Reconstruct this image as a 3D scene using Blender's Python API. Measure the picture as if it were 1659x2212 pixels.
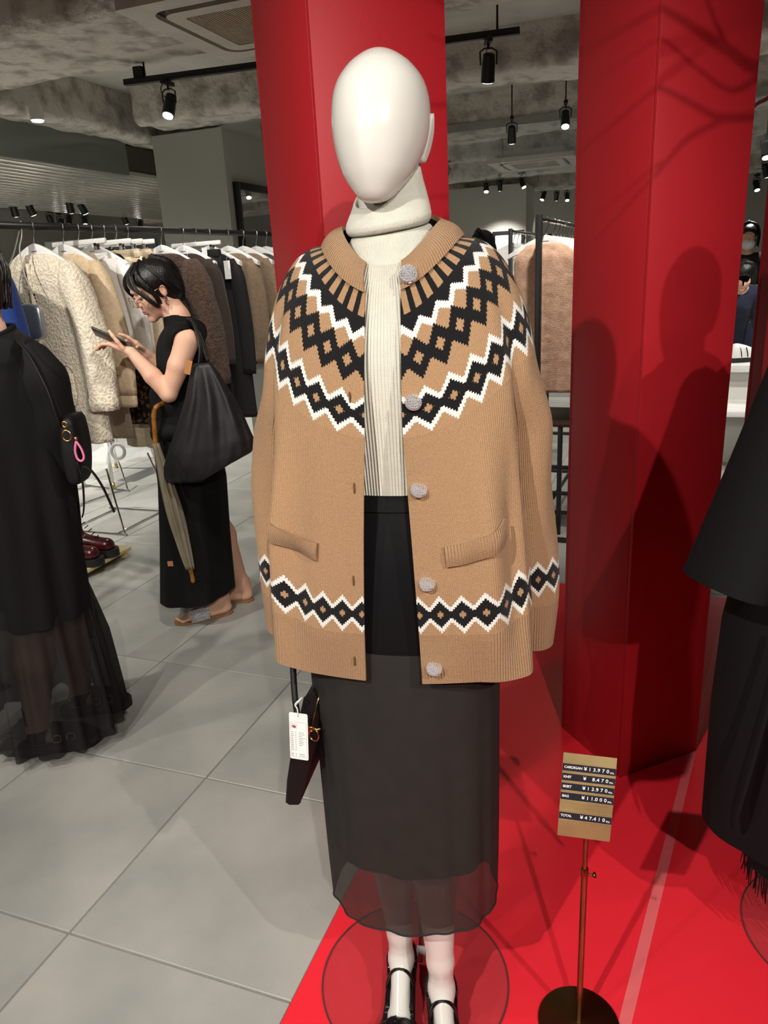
import bpy, bmesh, math, random
import numpy as np
from mathutils import Vector, Matrix, noise

for o in list(bpy.data.objects):
    bpy.data.objects.remove(o, do_unlink=True)
SC = bpy.context.scene
COL = SC.collection
R = math.radians
PI = math.pi
rng = random.Random(7)

# ------------------------------------------------------------------ camera
cam_d = bpy.data.cameras.new('camera')
cam = bpy.data.objects.new('camera', cam_d)
COL.objects.link(cam)
SC.camera = cam
cam_d.sensor_fit = 'HORIZONTAL'
cam_d.sensor_width = 36.0
cam_d.lens = 36.0 * 1600 / 1659
cam_d.clip_start = 0.02
_p, _r = R(17.8), R(3.06)
_fw = Vector((0, math.cos(_p), -math.sin(_p)))
_u0 = Vector((0, math.sin(_p), math.cos(_p)))
_r0 = Vector((1, 0, 0))
_R = _r0 * math.cos(_r) - _u0 * math.sin(_r)
_U = _u0 * math.cos(_r) + _r0 * math.sin(_r)
cam.matrix_world = Matrix(((_R.x, _U.x, -_fw.x, 0), (_R.y, _U.y, -_fw.y, 0), (_R.z, _U.z, -_fw.z, 1.5), (0, 0, 0, 1)))

# ------------------------------------------------------------------ view, world, lamps of the shop
vs = SC.view_settings
vs.view_transform = 'Standard'
vs.look = 'None'
vs.exposure = 0.22
vs.gamma = 1.0
vs.use_curve_mapping = False
w = bpy.data.worlds.new('world')
SC.world = w
w.use_nodes = True
w.node_tree.nodes['Background'].inputs[0].default_value = (0.95, 0.96, 1.0, 1)
w.node_tree.nodes['Background'].inputs[1].default_value = 0.03


def spot(loc, target, power, angle=70, blend=0.5, size=0.03, col=(1.0, 0.95, 0.87), name='ceiling_spot_offscreen'):
    d = bpy.data.lights.new(name, 'SPOT')
    d.energy = power
    d.spot_size = R(angle)
    d.spot_blend = blend
    d.shadow_soft_size = size
    d.color = col
    o = bpy.data.objects.new(name, d)
    COL.objects.link(o)
    o.location = loc
    o.rotation_euler = (Vector(target) - Vector(loc)).to_track_quat('-Z', 'Y').to_euler()
    return o


# track spots behind and beside the photographer, aimed at the display
spot((0.42, -1.9, 2.85), (0.35, 1.6, 0.6), 215, 55, 0.65, 0.024)
spot((-1.25, -0.85, 2.85), (0.50, 1.7, 0.6), 230, 60, 0.7, 0.022)
spot((1.75, -1.3, 2.85), (-0.1, 1.6, 0.2), 175, 60, 0.7, 0.022)
spot((-3.6, -1.8, 2.85), (0.7, 1.9, 1.1), 130, 44, 0.6, 0.03)
# track spots on the ceiling above the top edge and beside the picture, over the racks and the aisle
for (l, t_, p_, a_) in (((-0.3, 1.9, 2.75), (-1.25, 3.5, 1.0), 80, 75), ((-2.2, 1.6, 2.75), (-1.5, 3.8, 0.6), 120, 80), ((-0.55, 3.4, 2.75), (-0.9, 4.6, 0.8), 60, 75),
                        ((0.9, 3.4, 2.75), (1.2, 4.6, 0.7), 110, 70), ((2.6, 3.6, 2.75), (2.9, 5.2, 0.6), 160, 75), ((-1.5, 0.5, 2.75), (-1.3, 2.0, 0.0), 75, 80), ((-2.4, 0.2, 2.75), (-1.8, 2.6, 0.0), 100, 80),
                        ((-2.6, 4.8, 2.6), (-2.6, 6.0, 0.0), 320, 95), ((-4.5, 8.4, 2.4), (-4.5, 9.4, 0.0), 420, 100), ((-3.6, 6.4, 2.4), (-3.6, 7.0, 0.0), 420, 105),
                        ((3.6, 5.4, 2.6), (3.4, 6.6, 0.2), 120, 90)):
    spot(l, t_, p_, a_, 0.7, 0.04)

# ------------------------------------------------------------------ helpers
ORG = {}


def new_obj(name, data=None):
    o = bpy.data.objects.new(name, data)
    COL.objects.link(o)
    return o


def thing(name, label, cat, loc=(0, 0, 0), group=None, rz=0):
    o = new_obj(name)
    o.empty_display_size = 0.05
    o.location = loc
    o.rotation_euler = (0, 0, rz)
    o['label'] = label
    o['category'] = cat
    if group:
        o['group'] = group
    ORG[o.name] = Vector(loc)
    return o


def tag(o, label, cat, group=None):
    o['label'] = label
    o['category'] = cat
    if group:
        o['group'] = group
    return o


def mk(name, geo, mat, parent=None, smooth=True, local=False, solid=0, sub=0, auto=None, kind=None, label=None):
    """geo = (verts, faces[, uvs per vertex]); verts in world space unless local."""
    v, f = geo[0], geo[1]
    v = np.array(v, dtype=float).reshape(-1, 3)
    org = Vector((0, 0, 0))
    if parent is not None:
        org = ORG[parent.name]
        if not local:
            v = v - np.array(org)
    me = bpy.data.meshes.new(name)
    me.from_pydata(v.tolist(), [], [list(map(int, q)) for q in f])
    if len(geo) > 2 and geo[2] is not None:
        uv = np.array(geo[2], dtype=float)
        lay = me.uv_layers.new(name='UVMap')
        idx = np.empty(len(me.loops), dtype=np.int32)
        me.loops.foreach_get('vertex_index', idx)
        lay.data.foreach_set('uv', uv[idx].astype(np.float32).ravel())
    me.update()
    if smooth:
        me.polygons.foreach_set('use_smooth', [True] * len(me.polygons))
        if auto is not None:
            me.set_sharp_from_angle(angle=R(auto))
    me.materials.append(mat)
    o = new_obj(name, me)
    if parent is not None:
        o.parent = parent
        ORG[o.name] = org
    if solid:
        m = o.modifiers.new('solid', 'SOLIDIFY')
        m.thickness = solid
        m.offset = 0
        e = o.modifiers.new('split', 'EDGE_SPLIT')
        e.split_angle = R(55)
    if sub:
        m = o.modifiers.new('sub', 'SUBSURF')
        m.levels = sub
        m.render_levels = sub
    if kind:
        o['kind'] = kind
    if label:
        o['label'] = label
    return o


def fix_normals(geo):
    bm = bmesh.new()
    vs_ = [bm.verts.new(tuple(p)) for p in geo[0]]
    for q in geo[1]:
        try:
            bm.faces.new([vs_[int(i)] for i in q])
        except ValueError:
            pass
    bmesh.ops.recalc_face_normals(bm, faces=bm.faces)
    out = from_bm(bm)
    return out


def from_bm(bm):
    bm.verts.index_update()
    v = [tuple(p.co) for p in bm.verts]
    f = [[q.index for q in fc.verts] for fc in bm.faces]
    bm.free()
    return v, f


def box(c, s, rz=0, bev=0, seg=2, rot=None):
    bm = bmesh.new()
    bmesh.ops.create_cube(bm, size=1)
    bmesh.ops.scale(bm, vec=s, verts=bm.verts)
    if bev:
        bmesh.ops.bevel(bm, geom=bm.edges[:], offset=bev, segments=seg, profile=0.5, affect='EDGES')
    M = Matrix.Translation(c) @ (rot.to_4x4() if rot is not None else Matrix.Rotation(rz, 4, 'Z'))
    bmesh.ops.transform(bm, matrix=M, verts=bm.verts)
    return from_bm(bm)


def join(*gs):
    v, f, u = [], [], []
    has = all(len(g) > 2 and g[2] is not None for g in gs)
    for g in gs:
        n = len(v)
        v += [tuple(p) for p in g[0]]
        f += [[int(i) + n for i in q] for q in g[1]]
        if has:
            u += [tuple(p) for p in g[2]]
    return (v, f, u) if has else (v, f)


def xf(geo, M):
    v = [tuple(M @ Vector(p)) for p in geo[0]]
    return (v,) + tuple(geo[1:])


def grid(P, closed_u=False, closed_v=False, uv=None, flip=False):
    """P[i][j] rows i (v) cols j (u)."""
    P = np.asarray(P, dtype=float)
    n, m = P.shape[:2]
    f = []
    for i in range(n - (0 if closed_v else 1)):
        for j in range(m - (0 if closed_u else 1)):
            a, b = i * m + j, i * m + (j + 1) % m
            c, d = ((i + 1) % n) * m + (j + 1) % m, ((i + 1) % n) * m + j
            f.append([a, d, c, b] if flip else [a, b, c, d])
    if uv is not None:
        return P.reshape(-1, 3), f, np.asarray(uv, dtype=float).reshape(-1, 2)
    return P.reshape(-1, 3), f


def loft(rings, caps=True, flip=False):
    P = np.asarray(rings, dtype=float)
    n, m = P.shape[:2]
    v, f = grid(P, closed_u=True, flip=flip)
    if caps:
        v = np.vstack([v, P[0].mean(0), P[-1].mean(0)])
        a, b = n * m, n * m + 1
        for j in range(m):
            k = (j + 1) % m
            f.append([a, k, j] if not flip else [a, j, k])
            f.append([b, (n - 1) * m + j, (n - 1) * m + k] if not flip else [b, (n - 1) * m + k, (n - 1) * m + j])
    return v, f


def frames(pts):
    pts = [Vector(p) for p in pts]
    n = len(pts)
    T = []
    for i in range(n):
        a = pts[max(i - 1, 0)]
        b = pts[min(i + 1, n - 1)]
        t = (b - a)
        T.append(t.normalized() if t.length > 1e-9 else Vector((0, 0, 1)))
    up = Vector((0, 0, 1)) if abs(T[0].z) < 0.9 else Vector((1, 0, 0))
    N = []
    nrm = (up - T[0] * up.dot(T[0])).normalized()
    for i in range(n):
        nrm = (nrm - T[i] * nrm.dot(T[i]))
        nrm = nrm.normalized() if nrm.length > 1e-9 else Vector((1, 0, 0))
        N.append(nrm.copy())
    return pts, T, N


def tube(pts, rad, n=8, closed=False, caps=True, flat=None):
    """flat=(a,b): elliptical section a along normal, b along binormal (multipliers)."""
    pts, T, N = frames(pts)
    if not hasattr(rad, '__len__'):
        rad = [rad] * len(pts)
    rings = []
    for p, t, nn, r in zip(pts, T, N, rad):
        b = t.cross(nn)
        fa, fb = flat if flat else (1, 1)
        rings.append([tuple(p + nn * (math.cos(2 * PI * k / n) * r * fa) + b * (math.sin(2 * PI * k / n) * r * fb)) for k in range(n)])
    if closed:
        return grid(rings, closed_u=True, closed_v=True, flip=True)
    return loft(rings, caps, flip=True)


def smooth_pts(pts, k=6, closed=False):
    """Catmull-Rom through the points."""
    P = [Vector(p) for p in pts]
    n = len(P)
    out = []
    rngi = range(n if closed else n - 1)
    for i in rngi:
        if closed:
            a, b, c, d = P[(i - 1) % n], P[i], P[(i + 1) % n], P[(i + 2) % n]
        else:
            a, b, c, d = P[max(i - 1, 0)], P[i], P[i + 1], P[min(i + 2, n - 1)]
        for q in range(k):
            t = q / k
            out.append(0.5 * ((2 * b) + (-a + c) * t + (2 * a - 5 * b + 4 * c - d) * t * t + (-a + 3 * b - 3 * c + d) * t ** 3))
    if not closed:
        out.append(P[-1])
    return out


def cyl(p0, p1, r0, r1=None, n=16, caps=True):
    return tube([p0, p1], [r0, r0 if r1 is None else r1], n, caps=caps)


def lathe(prof, n=24, c=(0, 0, 0), axis=None):
    """prof list of (r,z)."""
    rings = [[(c[0] + r * math.cos(2 * PI * k / n), c[1] + r * math.sin(2 * PI * k / n), c[2] + z) for k in range(n)] for r, z in prof]
    return loft(rings, True)


def prism(poly, z0, z1, bev=0):
    """polygon in xy, extruded in z."""
    bm = bmesh.new()
    vb = [bm.verts.new((x, y, z0)) for x, y in poly]
    fc = bm.faces.new(vb)
    r = bmesh.ops.extrude_face_region(bm, geom=[fc])
    vv = [g for g in r['geom'] if isinstance(g, bmesh.types.BMVert)]
    bmesh.ops.translate(bm, vec=(0, 0, z1 - z0), verts=vv)
    bmesh.ops.recalc_face_normals(bm, faces=bm.faces)
    if bev:
        bmesh.ops.bevel(bm, geom=bm.edges[:], offset=bev, segments=2, profile=0.5, affect='EDGES')
    return from_bm(bm)


def ipl(x, xs, ys):
    return float(np.interp(x, xs, ys))


def spl(x, xs, ys):
    """smooth (monotone-ish cubic) interpolation of a table."""
    xs = list(xs)
    ys = list(ys)
    if x <= xs[0]:
        return ys[0]
    if x >= xs[-1]:
        return ys[-1]
    i = max(k for k in range(len(xs) - 1) if xs[k] <= x)
    h = xs[i + 1] - xs[i]
    t = (x - xs[i]) / h

    def sl(k):
        if k == 0:
            return (ys[1] - ys[0]) / (xs[1] - xs[0])
        if k == len(xs) - 1:
            return (ys[-1] - ys[-2]) / (xs[-1] - xs[-2])
        return (ys[k + 1] - ys[k - 1]) / (xs[k + 1] - xs[k - 1])
    m0, m1 = sl(i) * h, sl(i + 1) * h
    return (2 * t ** 3 - 3 * t ** 2 + 1) * ys[i] + (t ** 3 - 2 * t ** 2 + t) * m0 + (-2 * t ** 3 + 3 * t ** 2) * ys[i + 1] + (t ** 3 - t ** 2) * m1


def copy_tree(o, parent=None, loc=None, rot=None, scale=None):
    c = o.copy()
    COL.objects.link(c)
    c.parent = parent
    if loc is not None:
        c.location = loc
    if rot is not None:
        c.rotation_euler = rot
    if scale is not None:
        c.scale = scale
    ORG[c.name] = Vector(c.location) if parent is None else ORG.get(parent.name, Vector((0, 0, 0)))
    for ch in list(o.children):
        copy_tree(ch, c)
    return c


# ------------------------------------------------------------------ node expressions
class E:
    def __init__(s, nt, v):
        s.nt, s.v = nt, v

    def _m(s, op, *a):
        n = s.nt.nodes.new('ShaderNodeMath')
        n.operation = op
        for i, q in enumerate((s,) + a):
            q = q.v if isinstance(q, E) else q
            if isinstance(q, (int, float)):
                n.inputs[i].default_value = q
            else:
                s.nt.links.new(q, n.inputs[i])
        return E(s.nt, n.outputs[0])

    def __add__(s, o): return s._m('ADD', o)
    __radd__ = __add__
    def __sub__(s, o): return s._m('SUBTRACT', o)
    def __rsub__(s, o): return (s * -1) + o
    def __mul__(s, o): return s._m('MULTIPLY', o)
    __rmul__ = __mul__
    def __truediv__(s, o): return s._m('DIVIDE', o)
    def __lt__(s, o): return s._m('LESS_THAN', o)
    def __gt__(s, o): return s._m('GREATER_THAN', o)
    def abs(s): return s._m('ABSOLUTE')
    def fract(s): return s._m('FRACT')
    def floor(s): return s._m('FLOOR')
    def sin(s): return s._m('SINE')
    def min(s, o): return s._m('MINIMUM', o)
    def max(s, o): return s._m('MAXIMUM', o)


def tri(e):
    """triangle wave: 0 at integers, 0.5 half way."""
    return (e.fract() - 0.5).abs() * -1 + 0.5


def node(nt, typ, **kw):
    n = nt.nodes.new(typ)
    for k, v in kw.items():
        setattr(n, k, v)
    return n


def rgb(c):
    return (c[0], c[1], c[2], 1)


def srgb(r, g, b):
    def f(x):
        x /= 255
        return x / 12.92 if x <= 0.04045 else ((x + 0.055) / 1.055) ** 2.4
    return (f(r), f(g), f(b))


MATS = {}


def pmat(name, col, rough=0.5, metal=0.0, col2=None, nscale=6.0, bump=0.0, bscale=80.0, spec=0.5, coat=0.0, sheen=0.0,
         alpha=1.0, trans=0.0, ior=1.45, emit=None, estr=0.0, stretch=None, detail=4.0, ramp=(0.35, 0.65), bdist=0.01):
    if name in MATS:
        return MATS[name]
    m = bpy.data.materials.new(name)
    m.use_nodes = True
    nt = m.node_tree
    b = nt.nodes['Principled BSDF']
    b.inputs['Base Color'].default_value = rgb(col)
    b.inputs['Roughness'].default_value = rough
    b.inputs['Metallic'].default_value = metal
    b.inputs['Specular IOR Level'].default_value = spec
    b.inputs['IOR'].default_value = ior
    b.inputs['Coat Weight'].default_value = coat
    b.inputs['Sheen Weight'].default_value = sheen
    b.inputs['Alpha'].default_value = alpha
    b.inputs['Transmission Weight'].default_value = trans
    if emit:
        b.inputs['Emission Color'].default_value = rgb(emit)
        b.inputs['Emission Strength'].default_value = estr
    tc = node(nt, 'ShaderNodeTexCoord')
    src = tc.outputs['Object']
    if stretch:
        mp = node(nt, 'ShaderNodeMapping')
        mp.inputs['Scale'].default_value = stretch
        nt.links.new(src, mp.inputs['Vector'])
        src = mp.outputs[0]
    if col2 is None:
        col2 = tuple(c * 0.88 for c in col)
    n = node(nt, 'ShaderNodeTexNoise')
    n.inputs['Scale'].default_value = nscale
    n.inputs['Detail'].default_value = detail
    nt.links.new(src, n.inputs['Vector'])
    cr = node(nt, 'ShaderNodeValToRGB')
    cr.color_ramp.elements[0].position = ramp[0]
    cr.color_ramp.elements[1].position = ramp[1]
    cr.color_ramp.elements[0].color = rgb(col2)
    cr.color_ramp.elements[1].color = rgb(col)
    nt.links.new(n.outputs['Fac'], cr.inputs['Fac'])
    nt.links.new(cr.outputs['Color'], b.inputs['Base Color'])
    if bump:
        n2 = node(nt, 'ShaderNodeTexNoise')
        n2.inputs['Scale'].default_value = bscale
        n2.inputs['Detail'].default_value = 5
        nt.links.new(src, n2.inputs['Vector'])
        bp = node(nt, 'ShaderNodeBump')
        bp.inputs['Strength'].default_value = bump
        bp.inputs['Distance'].default_value = bdist
        nt.links.new(n2.outputs['Fac'], bp.inputs['Height'])
        nt.links.new(bp.outputs['Normal'], b.inputs['Normal'])
    MATS[name] = m
    return m


# shop axes: S runs along the tile rows away from the camera, T across to the left
E1 = Vector((math.cos(R(69.3)), math.sin(R(69.3)), 0))
E2 = Vector((-E1.y, E1.x, 0))
GA = R(69.3)


def st(s, t, z=0.0):
    q = E1 * s + E2 * t
    return Vector((q.x, q.y, z))


def st_rect(s0, s1, t0, t1):
    return [tuple(st(s, t).xy) for s, t in ((s0, t0), (s1, t0), (s1, t1), (s0, t1))]


# ================================================================== setting
M_joint = pmat('tile_joint', srgb(134, 133, 127), 0.8, bump=0.3)
M_tile = pmat('floor_tile', srgb(168, 167, 161), 0.38, col2=srgb(146, 147, 143), nscale=2.6, detail=8, bump=0.06, bscale=60, spec=0.45)
M_red = pmat('red_paint', srgb(164, 29, 37), 0.45, col2=srgb(160, 27, 35), nscale=3, bump=0.03, bscale=300, spec=0.35)
M_redfloor = pmat('red_vinyl', srgb(234, 44, 58), 0.22, col2=srgb(230, 42, 55), nscale=3, bump=0.02, bscale=40, spec=0.5)
M_redcore = pmat('red_board_edge', srgb(214, 70, 60), 0.5)
M_conc = pmat('painted_concrete', srgb(222, 218, 208), 0.85, col2=srgb(166, 161, 152), nscale=7, detail=12, bump=0.9, bscale=26, bdist=0.03, ramp=(0.34, 0.54))
M_slab = pmat('ceiling_slab', srgb(206, 204, 196), 0.85, col2=srgb(184, 182, 174), nscale=2, bump=0.4, bscale=30, bdist=0.02)
M_wall = pmat('grey_wall', srgb(186, 187, 180), 0.7, col2=srgb(180, 181, 174), nscale=1.5, bump=0.02)
M_wallw = pmat('pale_wall', srgb(214, 213, 206), 0.7, col2=srgb(206, 205, 198), nscale=1.5, bump=0.02)
M_black = pmat('black_metal', (0.012, 0.012, 0.013), 0.4, bump=0.02, bscale=200)
M_blackmatte = pmat('black_matte', (0.01, 0.01, 0.011), 0.7)
M_chrome = pmat('chrome', (0.75, 0.75, 0.76), 0.12, 1.0)
M_steel = pmat('brushed_steel', (0.6, 0.6, 0.6), 0.3, 1.0)
M_mirror = pmat('mirror_glass', (0.8, 0.82, 0.82), 0.02, 1.0)
M_acwhite = pmat('air_conditioner_white', srgb(216, 210, 198), 0.5)
M_acgrille = pmat('air_conditioner_grille', srgb(188, 174, 152), 0.6)
M_lamp = pmat('lamp_lens', (1, 1, 1), 0.3, emit=(1.0, 0.96, 0.88), estr=14)
M_white = pmat('white_plastic', srgb(236, 236, 234), 0.4)
M_paper = pmat('white_card', srgb(244, 243, 240), 0.6)
M_gold = pmat('gold_metal', (0.78, 0.52, 0.18), 0.22, 1.0)
M_glass = pmat('clear_acrylic', (0.96, 0.98, 0.98), 0.02, trans=1.0, ior=1.49)

# floor: a slab carrying square grey tiles
TS = 0.61
S0, T0 = (-0.828) * E1.x + 1.43 * E1.y, (-0.828) * E2.x + 1.43 * E2.y
floor = mk('floor', prism(st_rect(-4.0, 15, -9, 13), -0.2, -0.003), M_joint, smooth=False)
floor['kind'] = 'structure'
ORG[floor.name] = Vector((0, 0, 0))
tg = box((0, 0, -0.0125), (TS - 0.006, TS - 0.006, 0.025), bev=0.0015, seg=1)
tile0 = None
for i in range(-7, 18):
    for j in range(-9, 12):
        c = st(S0 + (i + 0.5) * TS, T0 + (j + 0.5) * TS)
        if c.y < -0.9 or c.y > 8.8 or abs(c.x) > 1.7 + 0.56 * (c.y + 0.3):
            continue
        if -2.0 < c.x and (c.dot(E2) < 0.3 and c.dot(E1) < 3.0):
            continue
        if tile0 is None:
            tile0 = mk('tile', tg, M_tile, floor, smooth=False, local=True)
            o = tile0
        else:
            o = tile0.copy()
            COL.objects.link(o)
            o.parent = floor
        o.location = (c.x, c.y, rng.uniform(-0.0005, 0.0003))
        o.rotation_euler = (0, 0, GA + rng.choice((0, 1, 2, 3)) * PI / 2)

# the same tile colour beyond the individual tiles
far = mk('floor_far', prism(st_rect(-4.0, 15, -9, 13), -0.2, -0.004), M_tile, floor, smooth=False) if False else None

# red vinyl display ground
plat = tag(mk('display_platform', prism(st_rect(-1.2, 3.44, -3.4, 0.67), 0.0, 0.006, 0.0015), M_redfloor, smooth=False),
           'glossy red vinyl display platform laid over the grey tiled floor', 'platform')
# clear, slightly milky tape across the red vinyl
M_tape = pmat('clear_tape', (0.8, 0.8, 0.8), 0.22, spec=0.8)
_nt = M_tape.node_tree
_tr, _mx = node(_nt, 'ShaderNodeBsdfTransparent'), node(_nt, 'ShaderNodeMixShader')
_mx.inputs[0].default_value = 0.09
_nt.links.new(_tr.outputs[0], _mx.inputs[1])
_nt.links.new(_nt.nodes['Principled BSDF'].outputs[0], _mx.inputs[2])
_nt.links.new(_mx.outputs[0], [n for n in _nt.nodes if n.type == 'OUTPUT_MATERIAL'][0].inputs['Surface'])
a, b = Vector((0.40, 1.055, 0)), Vector((1.42, 2.84, 0))
d = (b - a).normalized()
nrm = Vector((-d.y, d.x, 0)) * 0.0125
tape = tag(mk('floor_tape', prism([tuple((q).xy) for q in (a - nrm, b - nrm, b + nrm, a + nrm)], 0.0062, 0.0067), M_tape, smooth=False),
           'long pale strip of clear tape across the red platform', 'tape')


def red_pillar(A, ang, L, label, h=3.06):
    """A = left corner, faces along ang and ang-90."""
    a = R(ang)
    dx = Vector((math.cos(a), math.sin(a), 0))
    dy = Vector((-dx.y, dx.x, 0))
    B = Vector(A) - dy * L
    c = B + dx * L / 2 + dy * L / 2
    t = thing('red_pillar', label, 'pillar', (c.x, c.y, 0.006), 'red pillars')
    th = 0.012
    for k, (n, w_) in enumerate(((-dy, dx), (dx, dy), (dy, -dx), (-dx, -dy))):
        cc = c + n * (L / 2 - th / 2)
        wd = L - 0.001 if k % 2 == 0 else L - 2 * th - 0.0005
        rz = math.atan2(w_.y, w_.x)
        mk('panel', box((cc.x, cc.y, 0.006 + h / 2), (wd, th, h), rz, 0.0016, 2), M_red, t, auto=40)
    return t, B


red_pillar((-0.236, 1.912, 0), 27.5, 0.31, 'square red pillar right behind the dressed mannequin')
red_pillar(tuple(Vector((0.672, 1.885, 0)) + Vector((math.cos(R(111.5)), math.sin(R(111.5)), 0)) * 0.3), 21.5, 0.30,
           'square red pillar beyond the price stand, streaked with branch shadows')
red_pillar((1.19, 2.375, 0), 21.5, 0.30, 'square red pillar mostly hidden behind the black coat')


# ceiling slab and sprayed beams
ceil = mk('ceiling', prism(st_rect(-4.0, 15, -9, 13), 3.06, 3.2), M_slab, smooth=False)
ceil['kind'] = 'structure'
ORG[ceil.name] = Vector((0, 0, 0))


def beam(axis, lo, hi, p0, p1, z0, z1=3.06, amp=0.035, seed=0, step=0.075, mat=None):
    """axis 't': runs along E2 from p0 to p1, section s in lo..hi. axis 's': runs along E1."""
    n = int((p1 - p0) / step)
    sec = []
    r = 0.07
    nw = max(4, int((hi - lo) / 0.06))
    nh = max(3, int((z1 - z0) / 0.05))
    for k in range(nh):
        sec.append((lo, z1 + (z0 + r - z1) * k / (nh - 1)))
    for k in range(1, 4):
        a_ = PI / 2 * k / 4
        sec.append((lo + r - r * math.cos(a_), z0 + r - r * math.sin(a_)))
    for k in range(nw):
        sec.append((lo + r + (hi - lo - 2 * r) * k / (nw - 1), z0))
    for k in range(1, 4):
        a_ = PI / 2 * k / 4
        sec.append((hi - r + r * math.sin(a_), z0 + r - r * math.cos(a_)))
    for k in range(nh):
        sec.append((hi, z0 + r + (z1 - z0 - r) * k / (nh - 1)))
    P = []
    cx, cz = (lo + hi) / 2, z1
    for i in range(n + 1):
        q = p0 + (p1 - p0) * i / n
        row = []
        for (x, z) in sec:
            nv = noise.fractal(Vector((q * 1.3 + seed * 7, x * 3, z * 3)), 1.0, 2.0, 3) * 0.7 + noise.noise(Vector((q * 9, x * 9 + seed, z * 9))) * 0.35
            dx_, dz_ = x - cx, z - cz
            ln = math.hypot(dx_, dz_) + 1e-6
            k = amp * nv
            if z > z1 - 0.02:
                k *= 0.2
            x2, z2 = x + dx_ / ln * k, min(z + dz_ / ln * k, z1)
            w3 = st(x2, q, z2) if axis == 't' else st(q, x2, z2)
            row.append(tuple(w3))
        P.append(row)
    return mk('beam', grid(P, flip=(axis == 't')), mat or M_conc, ceil)


beam('t', 3.55, 4.45, -4.5, 5.2, 2.80, amp=0.05, seed=1)
beam('t', 5.75, 6.3, -4.0, 4.2, 2.78, amp=0.05, seed=2)
beam('s', 4.35, 5.0, 0.5, 7.0, 2.72, amp=0.05, seed=3)
beam('t', 7.6, 8.2, -5.0, 4.0, 2.72, amp=0.04, seed=4)
beam('t', 9.2, 9.6, -6.0, 6.0, 2.70, amp=0.05, seed=5)
beam('t', 10.6, 11.0, -6.0, 8.0, 2.66, amp=0.05, seed=6)
beam('t', 12.0, 12.6, -6.0, 9.0, 2.6, amp=0.04, seed=8)
beam('s', -2.4, -1.9, 0.5, 9.0, 2.80, amp=0.05, seed=9)

# walls around the shop
for nm, (s0, s1, t0, t1) in dict(wall_back=(14.0, 14.2, -9, 13), wall_left=(-4.0, 14, 12.0, 12.2), wall_right=(-4, 14, -8.2, -8.0), wall_front=(-4.2, -4.0, -8.2, 12.2)).items():
    o = mk(nm, prism(st_rect(s0, s1, t0, t1), -0.003, 3.06), M_wallw if nm != 'wall_back' else M_wall, smooth=False)
    o['kind'] = 'structure'

# grey column behind the clothes rail
o = mk('wall_column', prism(st_rect(6.15, 7.15, 3.62, 4.33), -0.003, 2.76), M_wall, smooth=False)
o['kind'] = 'structure'
# pale column far behind between the pillars
q = mk('wall_column_far', prism(st_rect(11.4, 12.2, 1.9, 3.1), -0.003, 2.62), M_wallw, smooth=False)
q['kind'] = 'structure'
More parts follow.
